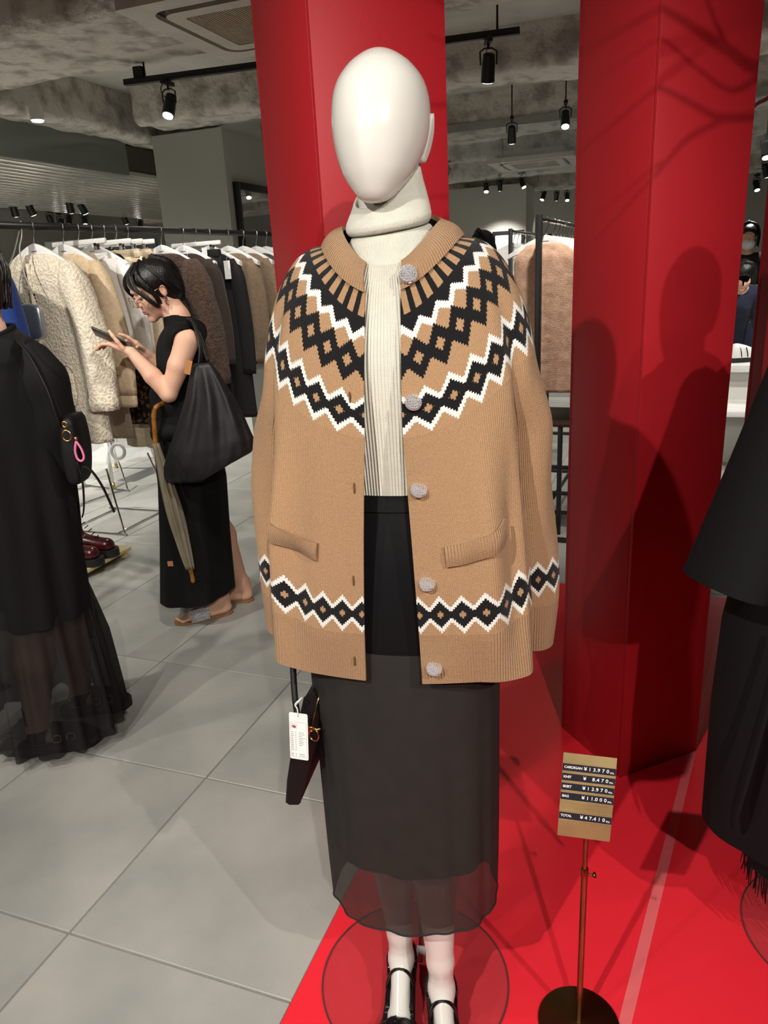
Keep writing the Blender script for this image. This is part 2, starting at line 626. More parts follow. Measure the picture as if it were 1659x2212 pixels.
# ================================================================== smooth solid modelling (distance field -> one continuous mesh)
class Field:
    def __init__(s, lo, hi, res):
        s.lo = np.array(lo, float)
        s.res = res
        s.n = np.ceil((np.array(hi, float) - s.lo) / res).astype(int) + 1
        s.d = np.full(s.n, 1.0, dtype=np.float32)

    def _win(s, lo, hi):
        a = np.clip(np.floor((np.array(lo) - s.lo) / s.res).astype(int), 0, s.n - 1)
        b = np.clip(np.ceil((np.array(hi) - s.lo) / s.res).astype(int) + 1, 1, s.n)
        if np.any(b <= a):
            return None, None
        ax = [(s.lo[i] + s.res * np.arange(a[i], b[i])).astype(np.float32) for i in range(3)]
        X, Y, Z = np.meshgrid(*ax, indexing='ij')
        return (slice(a[0], b[0]), slice(a[1], b[1]), slice(a[2], b[2])), np.stack([X, Y, Z], -1)

    def _mix(s, sl, d, k, op):
        o = s.d[sl]
        if op == 'add':
            if k > 0:
                h = np.clip(0.5 + 0.5 * (o - d) / k, 0, 1)
                s.d[sl] = o * (1 - h) + d * h - k * h * (1 - h)
            else:
                s.d[sl] = np.minimum(o, d)
        else:
            if k > 0:
                h = np.clip(0.5 - 0.5 * (o + d) / k, 0, 1)
                s.d[sl] = o * (1 - h) + (-d) * h + k * h * (1 - h)
            else:
                s.d[sl] = np.maximum(o, -d)

    def cap(s, a, b, ra, rb=None, k=0.01, op='add', flat=None):
        """tapered capsule."""
        rb = ra if rb is None else rb
        a, b = np.array(a, float), np.array(b, float)
        m = max(ra, rb) + k + 0.03
        sl, P = s._win(np.minimum(a, b) - m, np.maximum(a, b) + m)
        if sl is None:
            return
        ab = b - a
        t = np.clip(((P - a) @ ab) / max(ab @ ab, 1e-9), 0, 1)[..., None]
        d = np.linalg.norm(P - a - t * ab, axis=-1) - (ra + (rb - ra) * t[..., 0])
        s._mix(sl, d, k, op)

    def chain(s, pts, rad, k=0.01):
        for i in range(len(pts) - 1):
            s.cap(pts[i], pts[i + 1], rad[i], rad[i + 1], k)

    def ell(s, c, r, rot=None, k=0.01, op='add'):
        c, r = np.array(c, float), np.array(r, float)
        m = r.max() + k + 0.03
        sl, P = s._win(c - m, c + m)
        if sl is None:
            return
        q = P - c
        if rot is not None:
            q = q @ np.array(rot.to_3x3() if hasattr(rot, 'to_3x3') else rot)
        k0 = np.linalg.norm(q / r, axis=-1)
        k1 = np.linalg.norm(q / (r * r), axis=-1) + 1e-9
        s._mix(sl, k0 * (k0 - 1) / k1, k, op)

    def all(s):
        return s._win(s.lo - 1, s.lo + s.n * s.res + 1)[1]

    def mesh(s, iso=0.0):
        d = s.d - iso
        neg = d < 0
        n = s.n
        c = np.zeros(n - 1, dtype=np.int8)
        acc = np.zeros(tuple(n - 1) + (3,), dtype=np.float32)
        cnt = np.zeros(n - 1, dtype=np.float32)
        cor = [(i, j, k) for i in (0, 1) for j in (0, 1) for k in (0, 1)]

        def sub(A, q):
            return A[q[0]:n[0] - 1 + q[0], q[1]:n[1] - 1 + q[1], q[2]:n[2] - 1 + q[2]]
        for a in cor:
            for ax in range(3):
                if a[ax]:
                    continue
                b = list(a)
                b[ax] = 1
                da, db = sub(d, a), sub(d, b)
                m = (da < 0) != (db < 0)
                with np.errstate(divide='ignore', invalid='ignore'):
                    t = np.where(m, da / (da - db), 0)
                for x in range(3):
                    acc[..., x] += np.where(m, a[x] + (t if x == ax else 0), 0)
                cnt += m
        act = cnt > 0
        idx = np.full(n - 1, -1, dtype=np.int64)
        idx[act] = np.arange(act.sum())
        ii = np.argwhere(act)
        V = s.lo + (ii + acc[act] / cnt[act][:, None]) * s.res
        F = []
        for ax in range(3):
            o1, o2 = [q for q in range(3) if q != ax]
            slA = [slice(1, n[q] - 1) for q in range(3)]
            slA[ax] = slice(0, n[ax] - 1)
            slB = list(slA)
            slB[ax] = slice(1, n[ax])
            A, B = neg[tuple(slA)], neg[tuple(slB)]
            for flip, mm in ((False, A & ~B), (True, ~A & B)):
                e = np.argwhere(mm)
                if len(e) == 0:
                    continue
                off = np.array([1, 1, 1])
                off[ax] = 0
                e = e + off

                def at(d1, d2):
                    q = e.copy()
                    q[:, o1] -= d1
                    q[:, o2] -= d2
                    return idx[q[:, 0], q[:, 1], q[:, 2]]
                quad = np.stack([at(1, 1), at(0, 1), at(0, 0), at(1, 0)], 1)
                if (ax == 1) != flip:
                    quad = quad[:, ::-1]
                F.append(quad)
        F = np.vstack(F) if F else np.zeros((0, 4), int)
        F = F[(F >= 0).all(1)]
        return V, F.tolist()


# ================================================================== mannequin and what it wears
M_mann = pmat('mannequin_gloss', srgb(208, 206, 199), 0.22, col2=srgb(206, 204, 197), nscale=2, spec=0.5, coat=0.3)


def knit_mat(name, kind):
    """procedural knitwear; UV x counts pattern repeats, UV y the height."""
    m = bpy.data.materials.new(name)
    m.use_nodes = True
    nt = m.node_tree
    b = nt.nodes['Principled BSDF']
    b.inputs['Roughness'].default_value = 0.9
    b.inputs['Specular IOR Level'].default_value = 0.15
    b.inputs['Sheen Weight'].default_value = 0.08
    b.inputs['Sheen Roughness'].default_value = 0.5
    uv = node(nt, 'ShaderNodeUVMap')
    uv.uv_map = 'UVMap'
    sp = node(nt, 'ShaderNodeSeparateXYZ')
    nt.links.new(uv.outputs[0], sp.inputs[0])
    U, V = E(nt, sp.outputs[0]), E(nt, sp.outputs[1])
    nz = node(nt, 'ShaderNodeTexNoise')
    nz.inputs['Scale'].default_value = 900
    tcn = node(nt, 'ShaderNodeTexCoord')
    nt.links.new(tcn.outputs['Object'], nz.inputs['Vector'])
    jit = E(nt, nz.outputs['Fac']) - 0.5
    beige, black, white = srgb(173, 137, 103), (0.008, 0.008, 0.009), srgb(226, 224, 218)
    if kind == 'yoke':
        uq = ((U * 11).floor() + 0.5) / 11 + jit * 0.10
        vq = V + jit * 0.018
        t = tri(uq)                       # 0 at repeat edge, .5 at centre
        # stripes under the collar
        st_ = (tri(U * 1.4 + jit * 0.06) > 0.27)._m('MULTIPLY', vq < 0.165)
        bl = st_
        z1 = t * 0.16 + 0.215             # black zigzag edge
        bl = bl.max((vq > 0.16)._m('MULTIPLY', vq < z1))
        wh = (vq > z1)._m('MULTIPLY', vq < z1 + 0.062)
        # lattice of open diamonds
        dm = (vq - 0.48).abs() / 0.145 + (t * -1 + 0.5) * 1.45
        bl = bl.max((dm < 1.0)._m('MULTIPLY', dm > 0.33))
        # closed chain of diamonds framed in white
        d2 = (vq - 0.830).abs() / 0.108 + (t * -1 + 0.5) * 1.6
        wz = (vq - 0.830).abs() + t * -0.19
        wh2 = wz < 0.062
        bl2 = (d2 < 1.0)._m('MULTIPLY', d2 > 0.30)
        in2 = d2 < 0.30
        wh = wh.max(wh2)
        bl = bl.max(bl2)
        wh = wh * (in2 * -1 + 1)
    elif kind == 'body':
        uq = ((U * 11).floor() + 0.5) / 11 + jit * 0.10
        vq = V + jit * 0.003
        t = tri(uq)
        d2 = (vq - 0.122).abs() / 0.0225 + (t * -1 + 0.5) * 1.6
        wz = (vq - 0.122).abs() + t * -0.040
        bl = (d2 < 1.0)._m('MULTIPLY', d2 > 0.28)
        wh = (wz < 0.0120) * ((d2 < 0.28) * -1 + 1)
    else:
        bl = wh = None

    def mixc(fac, c1, c2):
        n = node(nt, 'ShaderNodeMix', data_type='RGBA')
        if isinstance(fac, E):
            nt.links.new(fac.v, n.inputs['Factor'])
        for key, c in (('A', c1), ('B', c2)):
            sock = [q for q in n.inputs if q.name == key and q.type == 'RGBA'][0]
            if isinstance(c, tuple):
                sock.default_value = rgb(c)
            else:
                nt.links.new(c, sock)
        return [q for q in n.outputs if q.type == 'RGBA'][0]
    fz = node(nt, 'ShaderNodeTexNoise')
    fz.inputs['Scale'].default_value = 420
    fz.inputs['Detail'].default_value = 3
    nt.links.new(tcn.outputs['Object'], fz.inputs['Vector'])
    fzz = node(nt, 'ShaderNodeMapRange')
    fzz.inputs['From Min'].default_value = 0.35
    fzz.inputs['From Max'].default_value = 0.65
    nt.links.new(fz.outputs['Fac'], fzz.inputs['Value'])
    base = mixc(E(nt, fzz.outputs[0]), tuple(c * 0.86 for c in beige), beige)
    if bl is not None:
        base = mixc(wh, base, white)
        base = mixc(bl, base, black)
    nt.links.new(base, b.inputs['Base Color'])
    # stitch relief
    if kind == 'rib':
        h = (U * (2 * PI)).sin() * 0.5 + (V * (2 * PI / 0.0028)).sin() * 0.06 + jit * 0.3
        dist = 0.0024
    else:
        k = 11.0
        rows = 2 * PI / (0.0028 if kind != 'yoke' else 0.0115)
        h = (U * (2 * PI * k)).sin() * 0.5 + (V * rows).sin() * 0.16 + jit * 0.9
        dist = 0.0009
    bp = node(nt, 'ShaderNodeBump')
    bp.inputs['Strength'].default_value = 0.9
    bp.inputs['Distance'].default_value = dist
    nt.links.new(h.v, bp.inputs['Height'])
    nt.links.new(bp.outputs['Normal'], b.inputs['Normal'])
    return m


M_yoke = knit_mat('fair_isle_yoke_knit', 'yoke')
M_cbody = knit_mat('camel_body_knit', 'body')
M_rib = knit_mat('camel_rib_knit', 'rib')

MC = Vector((0.035, 1.2, 0.006))
MA = R(-13)
_ca, _sa = math.cos(MA), math.sin(MA)


def mw(x, y, z):
    return (MC.x + x * _ca - y * _sa, MC.y + x * _sa + y * _ca, z)


def mgeo(P):
    P = np.asarray(P, float)
    out = np.empty_like(P)
    out[..., 0] = MC.x + P[..., 0] * _ca - P[..., 1] * _sa
    out[..., 1] = MC.y + P[..., 0] * _sa + P[..., 1] * _ca
    out[..., 2] = P[..., 2]
    return out


VV = (0, 0.2, 0.4, 0.6, 0.8, 1.0)
SX = (0.104, 0.133, 0.160, 0.184, 0.201, 0.213)
SZ = (1.546, 1.540, 1.519, 1.480, 1.432, 1.380)
FY = (0.090, 0.101, 0.112, 0.121, 0.127, 0.132)
FZ = (1.470, 1.428, 1.388, 1.348, 1.308, 1.268)
BY = (0.085, 0.105, 0.118, 0.125, 0.128, 0.130)
BZ = (1.565, 1.540, 1.495, 1.440, 1.390, 1.340)


def sgnpow(x, p):
    return math.copysign(abs(x) ** p, x)


def yoke(v, th, off=0.0):
    s, c = math.sin(th), math.cos(th)
    ex, ey = 1 - 0.12 * v, 1 - 0.25 * v
    x = (spl(v, VV, SX) + off) * sgnpow(s, ex)
    if c >= 0:
        y = -(spl(v, VV, FY) + off) * c ** ey
        z = spl(v, VV, FZ) * c * c + spl(v, VV, SZ) * s * s
    else:
        y = (spl(v, VV, BY) + off) * abs(c) ** ey
        z = spl(v, VV, BZ) * c * c + spl(v, VV, SZ) * s * s
    # soft creases running down from the shoulder
    cr = math.exp(-((abs(th) - 1.12) / 0.10) ** 2) * max(0, v - 0.35) * 0.020
    x -= math.copysign(cr, s) * 0.8
    y += cr * 0.5
    return (x, y, z)


def th_open(v):
    xo = 0.026 + 0.003 * v
    return math.asin((xo / spl(v, VV, SX)) ** (1 / (1 - 0.12 * v)))


NREP = 32
TA = R(62)                                # yoke splits into body and sleeve here
card = thing('cardigan', 'camel knit cardigan with black and white diamond yoke worn by the mannequin', 'cardigan', mw(0, 0, 0.87))
# --- yoke, left and right of the opening as one open ring
nv, nt_ = 70, 260
P, UVs = [], []
for i in range(nv + 1):
    v = i / nv
    to = th_open(v)
    row, ru = [], []
    for j in range(nt_ + 1):
        th = to + (2 * PI - 2 * to) * j / nt_
        if th > PI:
            th2 = th - 2 * PI
        else:
            th2 = th
        row.append(yoke(v, th2))
        ru.append((NREP * th / (2 * PI), v))
    P.append(row)
    UVs.append(ru)
mk('yoke', grid(mgeo(P), uv=UVs, flip=True), M_yoke, card, solid=0.003)

# --- collar band
IX, IZ, IFY, IFZ, IBY, IBZ = 0.074, 1.569, 0.073, 1.507, 0.066, 1.592
P, UVs = [], []
nk = 14
for i in range(nk + 1):
    k = i / nk
    row, ru = [], []
    for j in range(221):
        to = th_open(0) + 0.10 * k
        th = to + (2 * PI - 2 * to) * j / 220
        th2 = th - 2 * PI if th > PI else th
        a = Vector(yoke(0, th2, 0.002))
        s, c = math.sin(th2), math.cos(th2)
        b = Vector((IX * s, (-IFY if c > 0 else IBY) * abs(c), (IFZ if c > 0 else IBZ) * c * c + IZ * s * s))
        q = a.lerp(b, k)
        bul = 0.007 * math.sin(PI * (0.1 + 0.85 * k))
        n = Vector((s * 0.6, -c * 0.6, 0.75))
        q += n * bul
        row.append(tuple(q))
        ru.append((th * 27, k * 0.04))
    P.append(row)
    UVs.append(ru)
mk('collar_band', grid(mgeo(P), uv=UVs, flip=True), M_rib, card, solid=0.006)


# --- body
def arm_curve(th):
    """under-arm arc for theta in TA..PI-TA, at the top of the body."""
    k = (th - TA) / (PI - 2 * TA)
    a, b = Vector(yoke(1, TA)), Vector(yoke(1, PI - TA))
    q = a.lerp(b, k)
    w_ = math.sin(PI * k)
    q.x = q.x * (1 - w_) + 0.160 * w_ if True else q.x
    q.z -= 0.055 * w_ ** 0.7
    return q


def body_top(th):
    s = 1 if th >= 0 else -1
    a = abs(th)
    if TA < a < PI - TA:
        q = arm_curve(a)
        return Vector((s * q.x, q.y, q.z))
    return Vector(yoke(1, th))


Z_HEM = 0.872
HEMX, HEMF = 0.247, 0.150


def body(w_, th, off=0.0):
    """w 0 top .. 1 hem."""
    s, c = math.sin(th), math.cos(th)
    top = body_top(th)
    bx = HEMX * sgnpow(s, 0.72) * (1 - 0.17 * math.exp(-((abs(th) - 1.57) / 0.42) ** 2))
    by = -HEMF * c ** 0.55 if c >= 0 else 0.125 * abs(c) ** 0.55
    hz = Z_HEM + 0.012 * s * s * (1 if c > 0 else 0.4)
    bot = Vector((bx, by, hz))
    e = w_
    q = top.lerp(bot, e)
    ex = math.sin(PI * w_) * 0.004
    # hanging folds
    env = min(1, w_ * 2.2)
    f = 0.0
    for (t0, a_, wd, w0) in ((-0.80, 0.012, 0.12, 0.05), (-1.06, -0.014, 0.11, 0.1), (0.66, 0.009, 0.12, 0.2), (0.95, -0.011, 0.13, 0.1), (0.45, 0.004, 0.1, 0.4),
                             (-0.55, -0.004, 0.12, 0.3), (1.35, 0.008, 0.12, 0.0), (2.2, 0.01, 0.2, 0.1), (-2.2, 0.01, 0.2, 0.1), (2.8, -0.01, 0.2, 0.1)):
        f += 1.5 * a_ * math.exp(-((th - t0 + 0.08 * w_) / wd) ** 2) * env * (0.55 + 0.45 * math.cos((w_ - 0.45) * 4))
    hemw = 0.006 * math.sin(th * 7 + 1.0) * max(0, w_ - 0.82) / 0.18
    n = Vector((s, -c * 1.3, 0)).normalized()
    q += n * (f + ex + off + hemw)
    q.z += 0.004 * math.sin(th * 5 + 0.5) * w_
    return q


def body_open(w_):
    xo = 0.029 + 0.018 * w_
    hw = 0.213 * (1 - w_) + HEMX * w_
    p = 0.88 * (1 - w_) + 0.72 * w_
    return math.asin((xo / hw) ** (1 / p))


# arc length table of the hem gives the pattern repeats
ths = np.linspace(-PI, PI, 721)
hp = np.array([[HEMX * sgnpow(math.sin(t), 0.72), (-HEMF * math.cos(t) ** 0.55 if math.cos(t) >= 0 else 0.125 * abs(math.cos(t)) ** 0.55)] for t in ths])
arc = np.concatenate([[0], np.cumsum(np.hypot(*np.diff(hp, axis=0).T))])
arc -= np.interp(0, ths, arc)
REP = 0.0345
W_RIB = 0.79


def body_panel(w0, w1, nw, per):
    P, UVs = [], []
    for i in range(nw + 1):
        w_ = w0 + (w1 - w0) * i / nw
        to = body_open(w_)
        row, ru = [], []
        for j in range(301):
            th = to + (2 * PI - 2 * to) * j / 300
            t2 = th - 2 * PI if th > PI else th
            q = body(w_, t2, (-0.003 * (w_ - W_RIB) / (1 - W_RIB) if w_ > W_RIB else 0))
            row.append(tuple(q))
            a_ = np.interp(t2, ths, arc)
            ru.append((a_ / per + 200, (1 - w_) * 0.41))
        P.append(row)
        UVs.append(ru)
    return grid(mgeo(P), uv=UVs, flip=True)


mk('body_panel', body_panel(0, W_RIB, 80, REP), M_cbody, card, solid=0.003)
mk('hem_rib', body_panel(W_RIB - 0.002, 1, 30, 0.0046), M_rib, card, solid=0.004)

# --- sleeves
for s in (-1, 1):
    NP_ = 64
    half = NP_ // 2
    top = []
    for j in range(half):
        th = TA + (PI - 2 * TA) * j / half
        q = yoke(1, th)
        top.append(Vector((s * q[0], q[1], q[2])))
    for j in range(half):
        th = PI - TA - (PI - 2 * TA) * j / half
        q = arm_curve(th)
        top.append(Vector((s * q.x, q.y, q.z)))

    def sleeve_pt(w_, j):
        ph = -PI / 2 + 2 * PI * (j / NP_)
        cx = -(0.012 if s > 0 else -0.018) * min(1, w_ * 2.5) + spl(w_, (0, 0.25, 0.55, 0.8, 1), (0.186, 0.200, 0.214, 0.222, 0.222))
        r = spl(w_, (0, 0.25, 0.55, 0.8, 1), (0.05, 0.049, 0.048, 0.046, 0.041))
        cy = spl(w_, (0, 0.5, 1), (0.0, 0.030, 0.034))
        z = 1.36 - (1.36 - 0.868) * w_
        ring = Vector((s * (cx + r * math.cos(ph)), cy + r * 1.12 * math.sin(ph), z))
        k = min(1, w_ / 0.22)
        k = k * k * (3 - 2 * k)
        q = top[j % NP_] + Vector((s * 0.03 * w_, 0, -(1.36 - 0.868) * w_))
        q = q.lerp(ring, k)
        fold = 0.0035 * math.sin(ph * 3 + w_ * 9 + s) * k * (1 - 0.4 * w_)
        q += Vector((s * math.cos(ph), math.sin(ph), 0)) * fold
        return q
    for nm, w0, w1, nw, mt in (('sleeve', 0, 0.83, 60, M_cbody), ('cuff', 0.828, 1.0, 16, M_rib)):
        P, UVs = [], []
        for i in range(nw + 1):
            w_ = w0 + (w1 - w0) * i / nw
            P.append([tuple(sleeve_pt(w_, j)) for j in range(NP_ + 1)])
            if mt is M_cbody:
                UVs.append([(9 * j / NP_, (1 - w_) * 0.48 - 0.010) for j in range(NP_ + 1)])
            else:
                UVs.append([(64 * j / NP_, (1 - w_) * 0.48) for j in range(NP_ + 1)])
        mk(nm, grid(mgeo(P), uv=UVs, flip=(s > 0)), mt, card, solid=0.003)

# --- pockets (ribbed welts set on the front)
for (t0, t1, wa, wb, gape, slope) in ((-0.82, -0.42, 0.435, 0.505, 0.012, 0.0), (0.30, 0.78, 0.425, 0.505, 0.004, -0.022)):
    P, UVs = [], []
    for i in range(9):
        k = i / 8
        row, ru = [], []
        for j in range(61):
            th = t0 + (t1 - t0) * j / 60
            g = gape * (1 - k) * math.sin(PI * min(1, max(0, (j / 60 if t0 > 0 else 1 - j / 60) * 1.0)))
            w_ = wa + (wb - wa) * k + slope * (j / 60)
            q = body(w_, th, 0.005 + g + 0.003 * math.sin(PI * k))
            row.append(tuple(q))
            ru.append((j / 60 * 24, k * 0.03))
        P.append(row)
        UVs.append(ru)
    mk('pocket_welt', grid(mgeo(P), uv=UVs, flip=True), M_rib, card, solid=0.004)

# --- buttons and button holes
M_rhine = pmat('rhinestone', (0.92, 0.91, 0.93), 0.12, 0.7, col2=(0.86, 0.85, 0.87), nscale=300, ramp=(0.4, 0.55))
M_slit = pmat('button_hole_thread', srgb(95, 66, 40), 0.9)


def button_geo(r, sq):
    gs = [lathe([(0.0, -0.002), (r * 0.95, -0.002), (r, 0.0), (r * 0.9, 0.002), (0, 0.003)], 20)]
    for k, (nr, cnt) in enumerate(((0.0, 1), (0.33, 7), (0.62, 13), (0.88, 19))):
        for q in range(cnt):
            a_ = 2 * PI * q / cnt + k
            x, y = nr * r * math.cos(a_), nr * r * math.sin(a_)
            z = 0.0035 + 0.0035 * math.sqrt(max(0, 1 - nr * nr))
            c_ = r * 0.16
            v = [(x + c_, y, z), (x, y + c_, z), (x - c_, y, z), (x, y - c_, z), (x, y, z + c_ * 0.9), (x, y, z - c_)]
            gs.append((v, [[0, 1, 4], [1, 2, 4], [2, 3, 4], [3, 0, 4], [1, 0, 5], [2, 1, 5], [3, 2, 5], [0, 3, 5]]))
    return join(*gs)


def place(geo, c, n, up=(0, 0, 1)):
    n = Vector(n).normalized()
    x = Vector(up).cross(n)
    x = x.normalized() if x.length > 1e-6 else Vector((1, 0, 0))
    y = n.cross(x)
    M = Matrix(((x.x, y.x, n.x, c[0]), (x.y, y.y, n.y, c[1]), (x.z, y.z, n.z, c[2]), (0, 0, 0, 1)))
    return xf(geo, M)


front = Vector(mw(0, -1, 0)) - Vector(mw(0, 0, 0))
right = Vector(mw(1, 0, 0)) - Vector(mw(0, 0, 0))
bt = []
q = Vector(mw(*(Vector(yoke(0, th_open(0) + 0.16)).lerp(Vector((0.03, -0.07, 1.507)), 0.35) + Vector((0, -0.008, 0.006)))))
bt.append((q, front + Vector((0.25, 0, 0.5)), 0.0135))
q = Vector(mw(*yoke(0.76, th_open(0.76) + 0.075, 0.004)))
bt.append((q, front + Vector((0.5, 0, 0.75)), 0.0125))
for w_, tilt in ((0.20, 1.6), (0.57, 1.8), (0.93, 2.2)):
    q = Vector(mw(*body(w_, body_open(w_) + 0.065, 0.005)))
    bt.append((q, front + Vector((0.5, 0, tilt)), 0.0125))
for q, n, r in bt:
    mk('button', place(button_geo(r, 1), q, n), M_rhine, card, smooth=False)
for w_, on_y in ((0.72, 1), (0.19, 0), (0.56, 0), (0.91, 0)):
    if on_y:
        c_ = Vector(mw(*yoke(w_, -th_open(w_) - 0.10, 0.003)))
    else:
        c_ = Vector(mw(*body(w_, -body_open(w_) - 0.055, 0.003)))
    mk('button_hole', place(lathe([(0, -0.001), (1, -0.001), (1, 0.0008), (0, 0.001)], 14), (0, 0, 0), (0, 0, 1)), M_slit, card)
    o = [x for x in card.children if x.name.startswith('button_hole')][-1]
    me = o.data
    M = Matrix.Translation(c_ - ORG[card.name]) @ front.to_track_quat('Z', 'Y').to_matrix().to_4x4() @ Matrix.Diagonal((0.0014, 0.0085, 1, 1))
    q_ = Matrix.Rotation(0, 4, 'Z')
    for v in me.vertices:
        v.co = ORG[card.name] + v.co
        v.co = M @ v.co
mk('button_hole', place(xf(lathe([(0, -0.001), (1, -0.001), (1, 0.0008), (0, 0.001)], 14), Matrix.Diagonal((0.009, 0.0022, 1, 1))),
                        Vector(mw(*(Vector(yoke(0, -th_open(0) - 0.19)).lerp(Vector((-0.03, -0.07, 1.507)), 0.42) + Vector((0, -0.006, 0.0065))))), front + Vector((-0.2, 0, 0.6))), M_paper, card)

# ------------------------------------------------------------------ turtleneck
M_ivory = pmat('ivory_knit', srgb(232, 229, 214), 0.85, col2=srgb(222, 219, 203), nscale=60, bump=0.25, bscale=500, sheen=0.2)


def rib_mat(name, col, count, dist=0.0015):
    m = pmat(name, col, 0.85, col2=tuple(c * 0.93 for c in col), nscale=60, sheen=0.2)
    nt = m.node_tree
    uv = node(nt, 'ShaderNodeUVMap')
    uv.uv_map = 'UVMap'
    sp = node(nt, 'ShaderNodeSeparateXYZ')
    nt.links.new(uv.outputs[0], sp.inputs[0])
    U, V = E(nt, sp.outputs[0]), E(nt, sp.outputs[1])
    h = (U * (2 * PI * count)).sin() + (V * (2 * PI / 0.0022)).sin() * 0.12
    bp = node(nt, 'ShaderNodeBump')
    bp.inputs['Strength'].default_value = 0.8
    bp.inputs['Distance'].default_value = dist
    nt.links.new(h.v, bp.inputs['Height'])
    nt.links.new(bp.outputs['Normal'], nt.nodes['Principled BSDF'].inputs['Normal'])
    return m


M_ivrib = rib_mat('ivory_rib_knit', srgb(222, 219, 203), 180, 0.0014)
M_ivfine = rib_mat('ivory_fine_knit', srgb(220, 217, 202), 220, 0.0006)
knit = thing('turtleneck_sweater', 'ivory ribbed turtleneck sweater under the open cardigan', 'sweater', mw(0, 0, 1.17))


def neck_ring(r, z, lift, n=72, sq=0.94, cx=-0.006, cy=0.004, wob=0.0, ph=0.0):
    row = []
    for j in range(n + 1):
        th = 2 * PI * j / n
        s, c = math.sin(th), math.cos(th)
        rr = r * (1 + wob * math.sin(2 * th + ph))
        z_ = z + lift * (0.5 - 0.5 * c) + lift * 0.35 * s
        row.append((cx + rr * s, cy - rr * sq * c, z_))
    return row


spec = [(0.0735, 1.498, 0.05, 0), (0.0705, 1.510, 0.05, 0), (0.0675, 1.522, 0.044, 0), (0.065, 1.534, 0.035, 0), (0.062, 1.545, 0.025, 0), (0.058, 1.552, 0.02, 0.0),
        (0.057, 1.556, 0.018, 0.0), (0.062, 1.556, 0.016, 0.02), (0.0665, 1.561, 0.018, 0.03), (0.0675, 1.567, 0.02, 0.03), (0.065, 1.573, 0.025, 0.02), (0.060, 1.581, 0.035, 0),
        (0.055, 1.590, 0.045, 0), (0.0515, 1.598, 0.056, 0), (0.0490, 1.600, 0.060, 0), (0.0470, 1.597, 0.060, 0), (0.0465, 1.580, 0.05, 0)]
spec2 = []
for i in range(len(spec) - 1):
    for k in range(3):
        spec2.append(tuple(spec[i][q] + (spec[i + 1][q] - spec[i][q]) * k / 3 for q in range(4)))
spec2.append(spec[-1])
P = [neck_ring(r, z, l, wob=w_, ph=0.6) for r, z, l, w_ in spec2]
UVs = [[(j / 72, 0.12 * i / len(P)) for j in range(73)] for i in range(len(P))]
mk('turtleneck_collar', grid(mgeo(P), uv=UVs), M_ivfine, knit)
# ribbed body, seen between the cardigan fronts
P, UVs = [], []
for i in range(41):
    k = i / 40
    z = 1.512 - (1.512 - 1.10) * k
    hw = spl(k, (0, 0.12, 0.35, 0.75, 1), (0.085, 0.120, 0.150, 0.138, 0.128))
    hd = spl(k, (0, 0.12, 0.35, 0.75, 1), (0.068, 0.082, 0.103, 0.098, 0.092))
    row = []
    for j in range(121):
        th = 2 * PI * j / 120
        row.append((hw * math.sin(th), -hd * sgnpow(math.cos(th), 0.85), z + (0.04 * math.sin(th) ** 2 if k < 0.3 else 0) * (1 - k / 0.3) - (0.0 if math.cos(th) > 0 else 0)))
    P.append(row)
    UVs.append([(j / 120, k * 0.41) for j in range(121)])
mk('ribbed_body', grid(mgeo(P), uv=UVs, flip=True), M_ivrib, knit, solid=0.002)

# ------------------------------------------------------------------ skirt
M_satin = pmat('black_satin', (0.006, 0.006, 0.007), 0.33, spec=0.5, bump=0.05, bscale=30)
M_lining = pmat('black_lining', (0.012, 0.012, 0.012), 0.8)


def sheer_mat(name, col, alpha, nscale=30):
    m = pmat(name, col, 0.8, sheen=0.0, spec=0.2, nscale=nscale)
    nt = m.node_tree
    b = nt.nodes['Principled BSDF']
    out = [n for n in nt.nodes if n.type == 'OUTPUT_MATERIAL'][0]
    tr = node(nt, 'ShaderNodeBsdfTransparent')
    mx = node(nt, 'ShaderNodeMixShader')
    mx.inputs[0].default_value = alpha
    nt.links.new(tr.outputs[0], mx.inputs[1])
    nt.links.new(b.outputs[0], mx.inputs[2])
    nt.links.new(mx.outputs[0], out.inputs['Surface'])
    return m


M_sheer = sheer_mat('black_georgette', srgb(47, 45, 43), 0.88)
skirt = thing('long_skirt', 'long black satin skirt with a sheer overlay worn by the mannequin', 'skirt', mw(0, 0, 0.32))


def skirt_pt(z, th, off=0.0, fold=1.0):
    hw = spl(z, (0.30, 0.45, 0.7, 0.9, 1.05, 1.17), (0.160, 0.163, 0.166, 0.166, 0.15, 0.126))
    hd = spl(z, (0.30, 0.45, 0.7, 0.9, 1.05, 1.17), (0.122, 0.124, 0.128, 0.132, 0.118, 0.098))
    s, c = math.sin(th), math.cos(th)
    e = max(0, min(1, (1.0 - z) / 0.6)) * fold
    f = (0.0022 * math.sin(th * 9 + 0.7) + 0.0018 * math.sin(th * 15 + z * 3) + 0.0008 * math.sin(th * 26 + 2)) * e
    q = Vector((hw * sgnpow(s, 0.9), -hd * sgnpow(c, 0.85), z))
    n = Vector((s, -c, 0))
    q += n * (f + off)
    q.x += -0.012 + 0.0
    return q


def skirt_part(nm, z0, z1, nz, mt, off=0, hemwave=0, fold=1.0, n=140):
    P = []
    for i in range(nz + 1):
        k = i / nz
        row = []
        for j in range(n):
            th = 2 * PI * j / n
            z = z0 + (z1 - z0) * k + hemwave * k * (math.sin(th * 5) * 0.4 + math.sin(th * 1 + 0.6)) * 0.5
            row.append(tuple(skirt_pt(z, th, off, fold)))
        P.append(row)
    return mk(nm, grid(mgeo(P), closed_u=True, flip=True), mt, skirt)


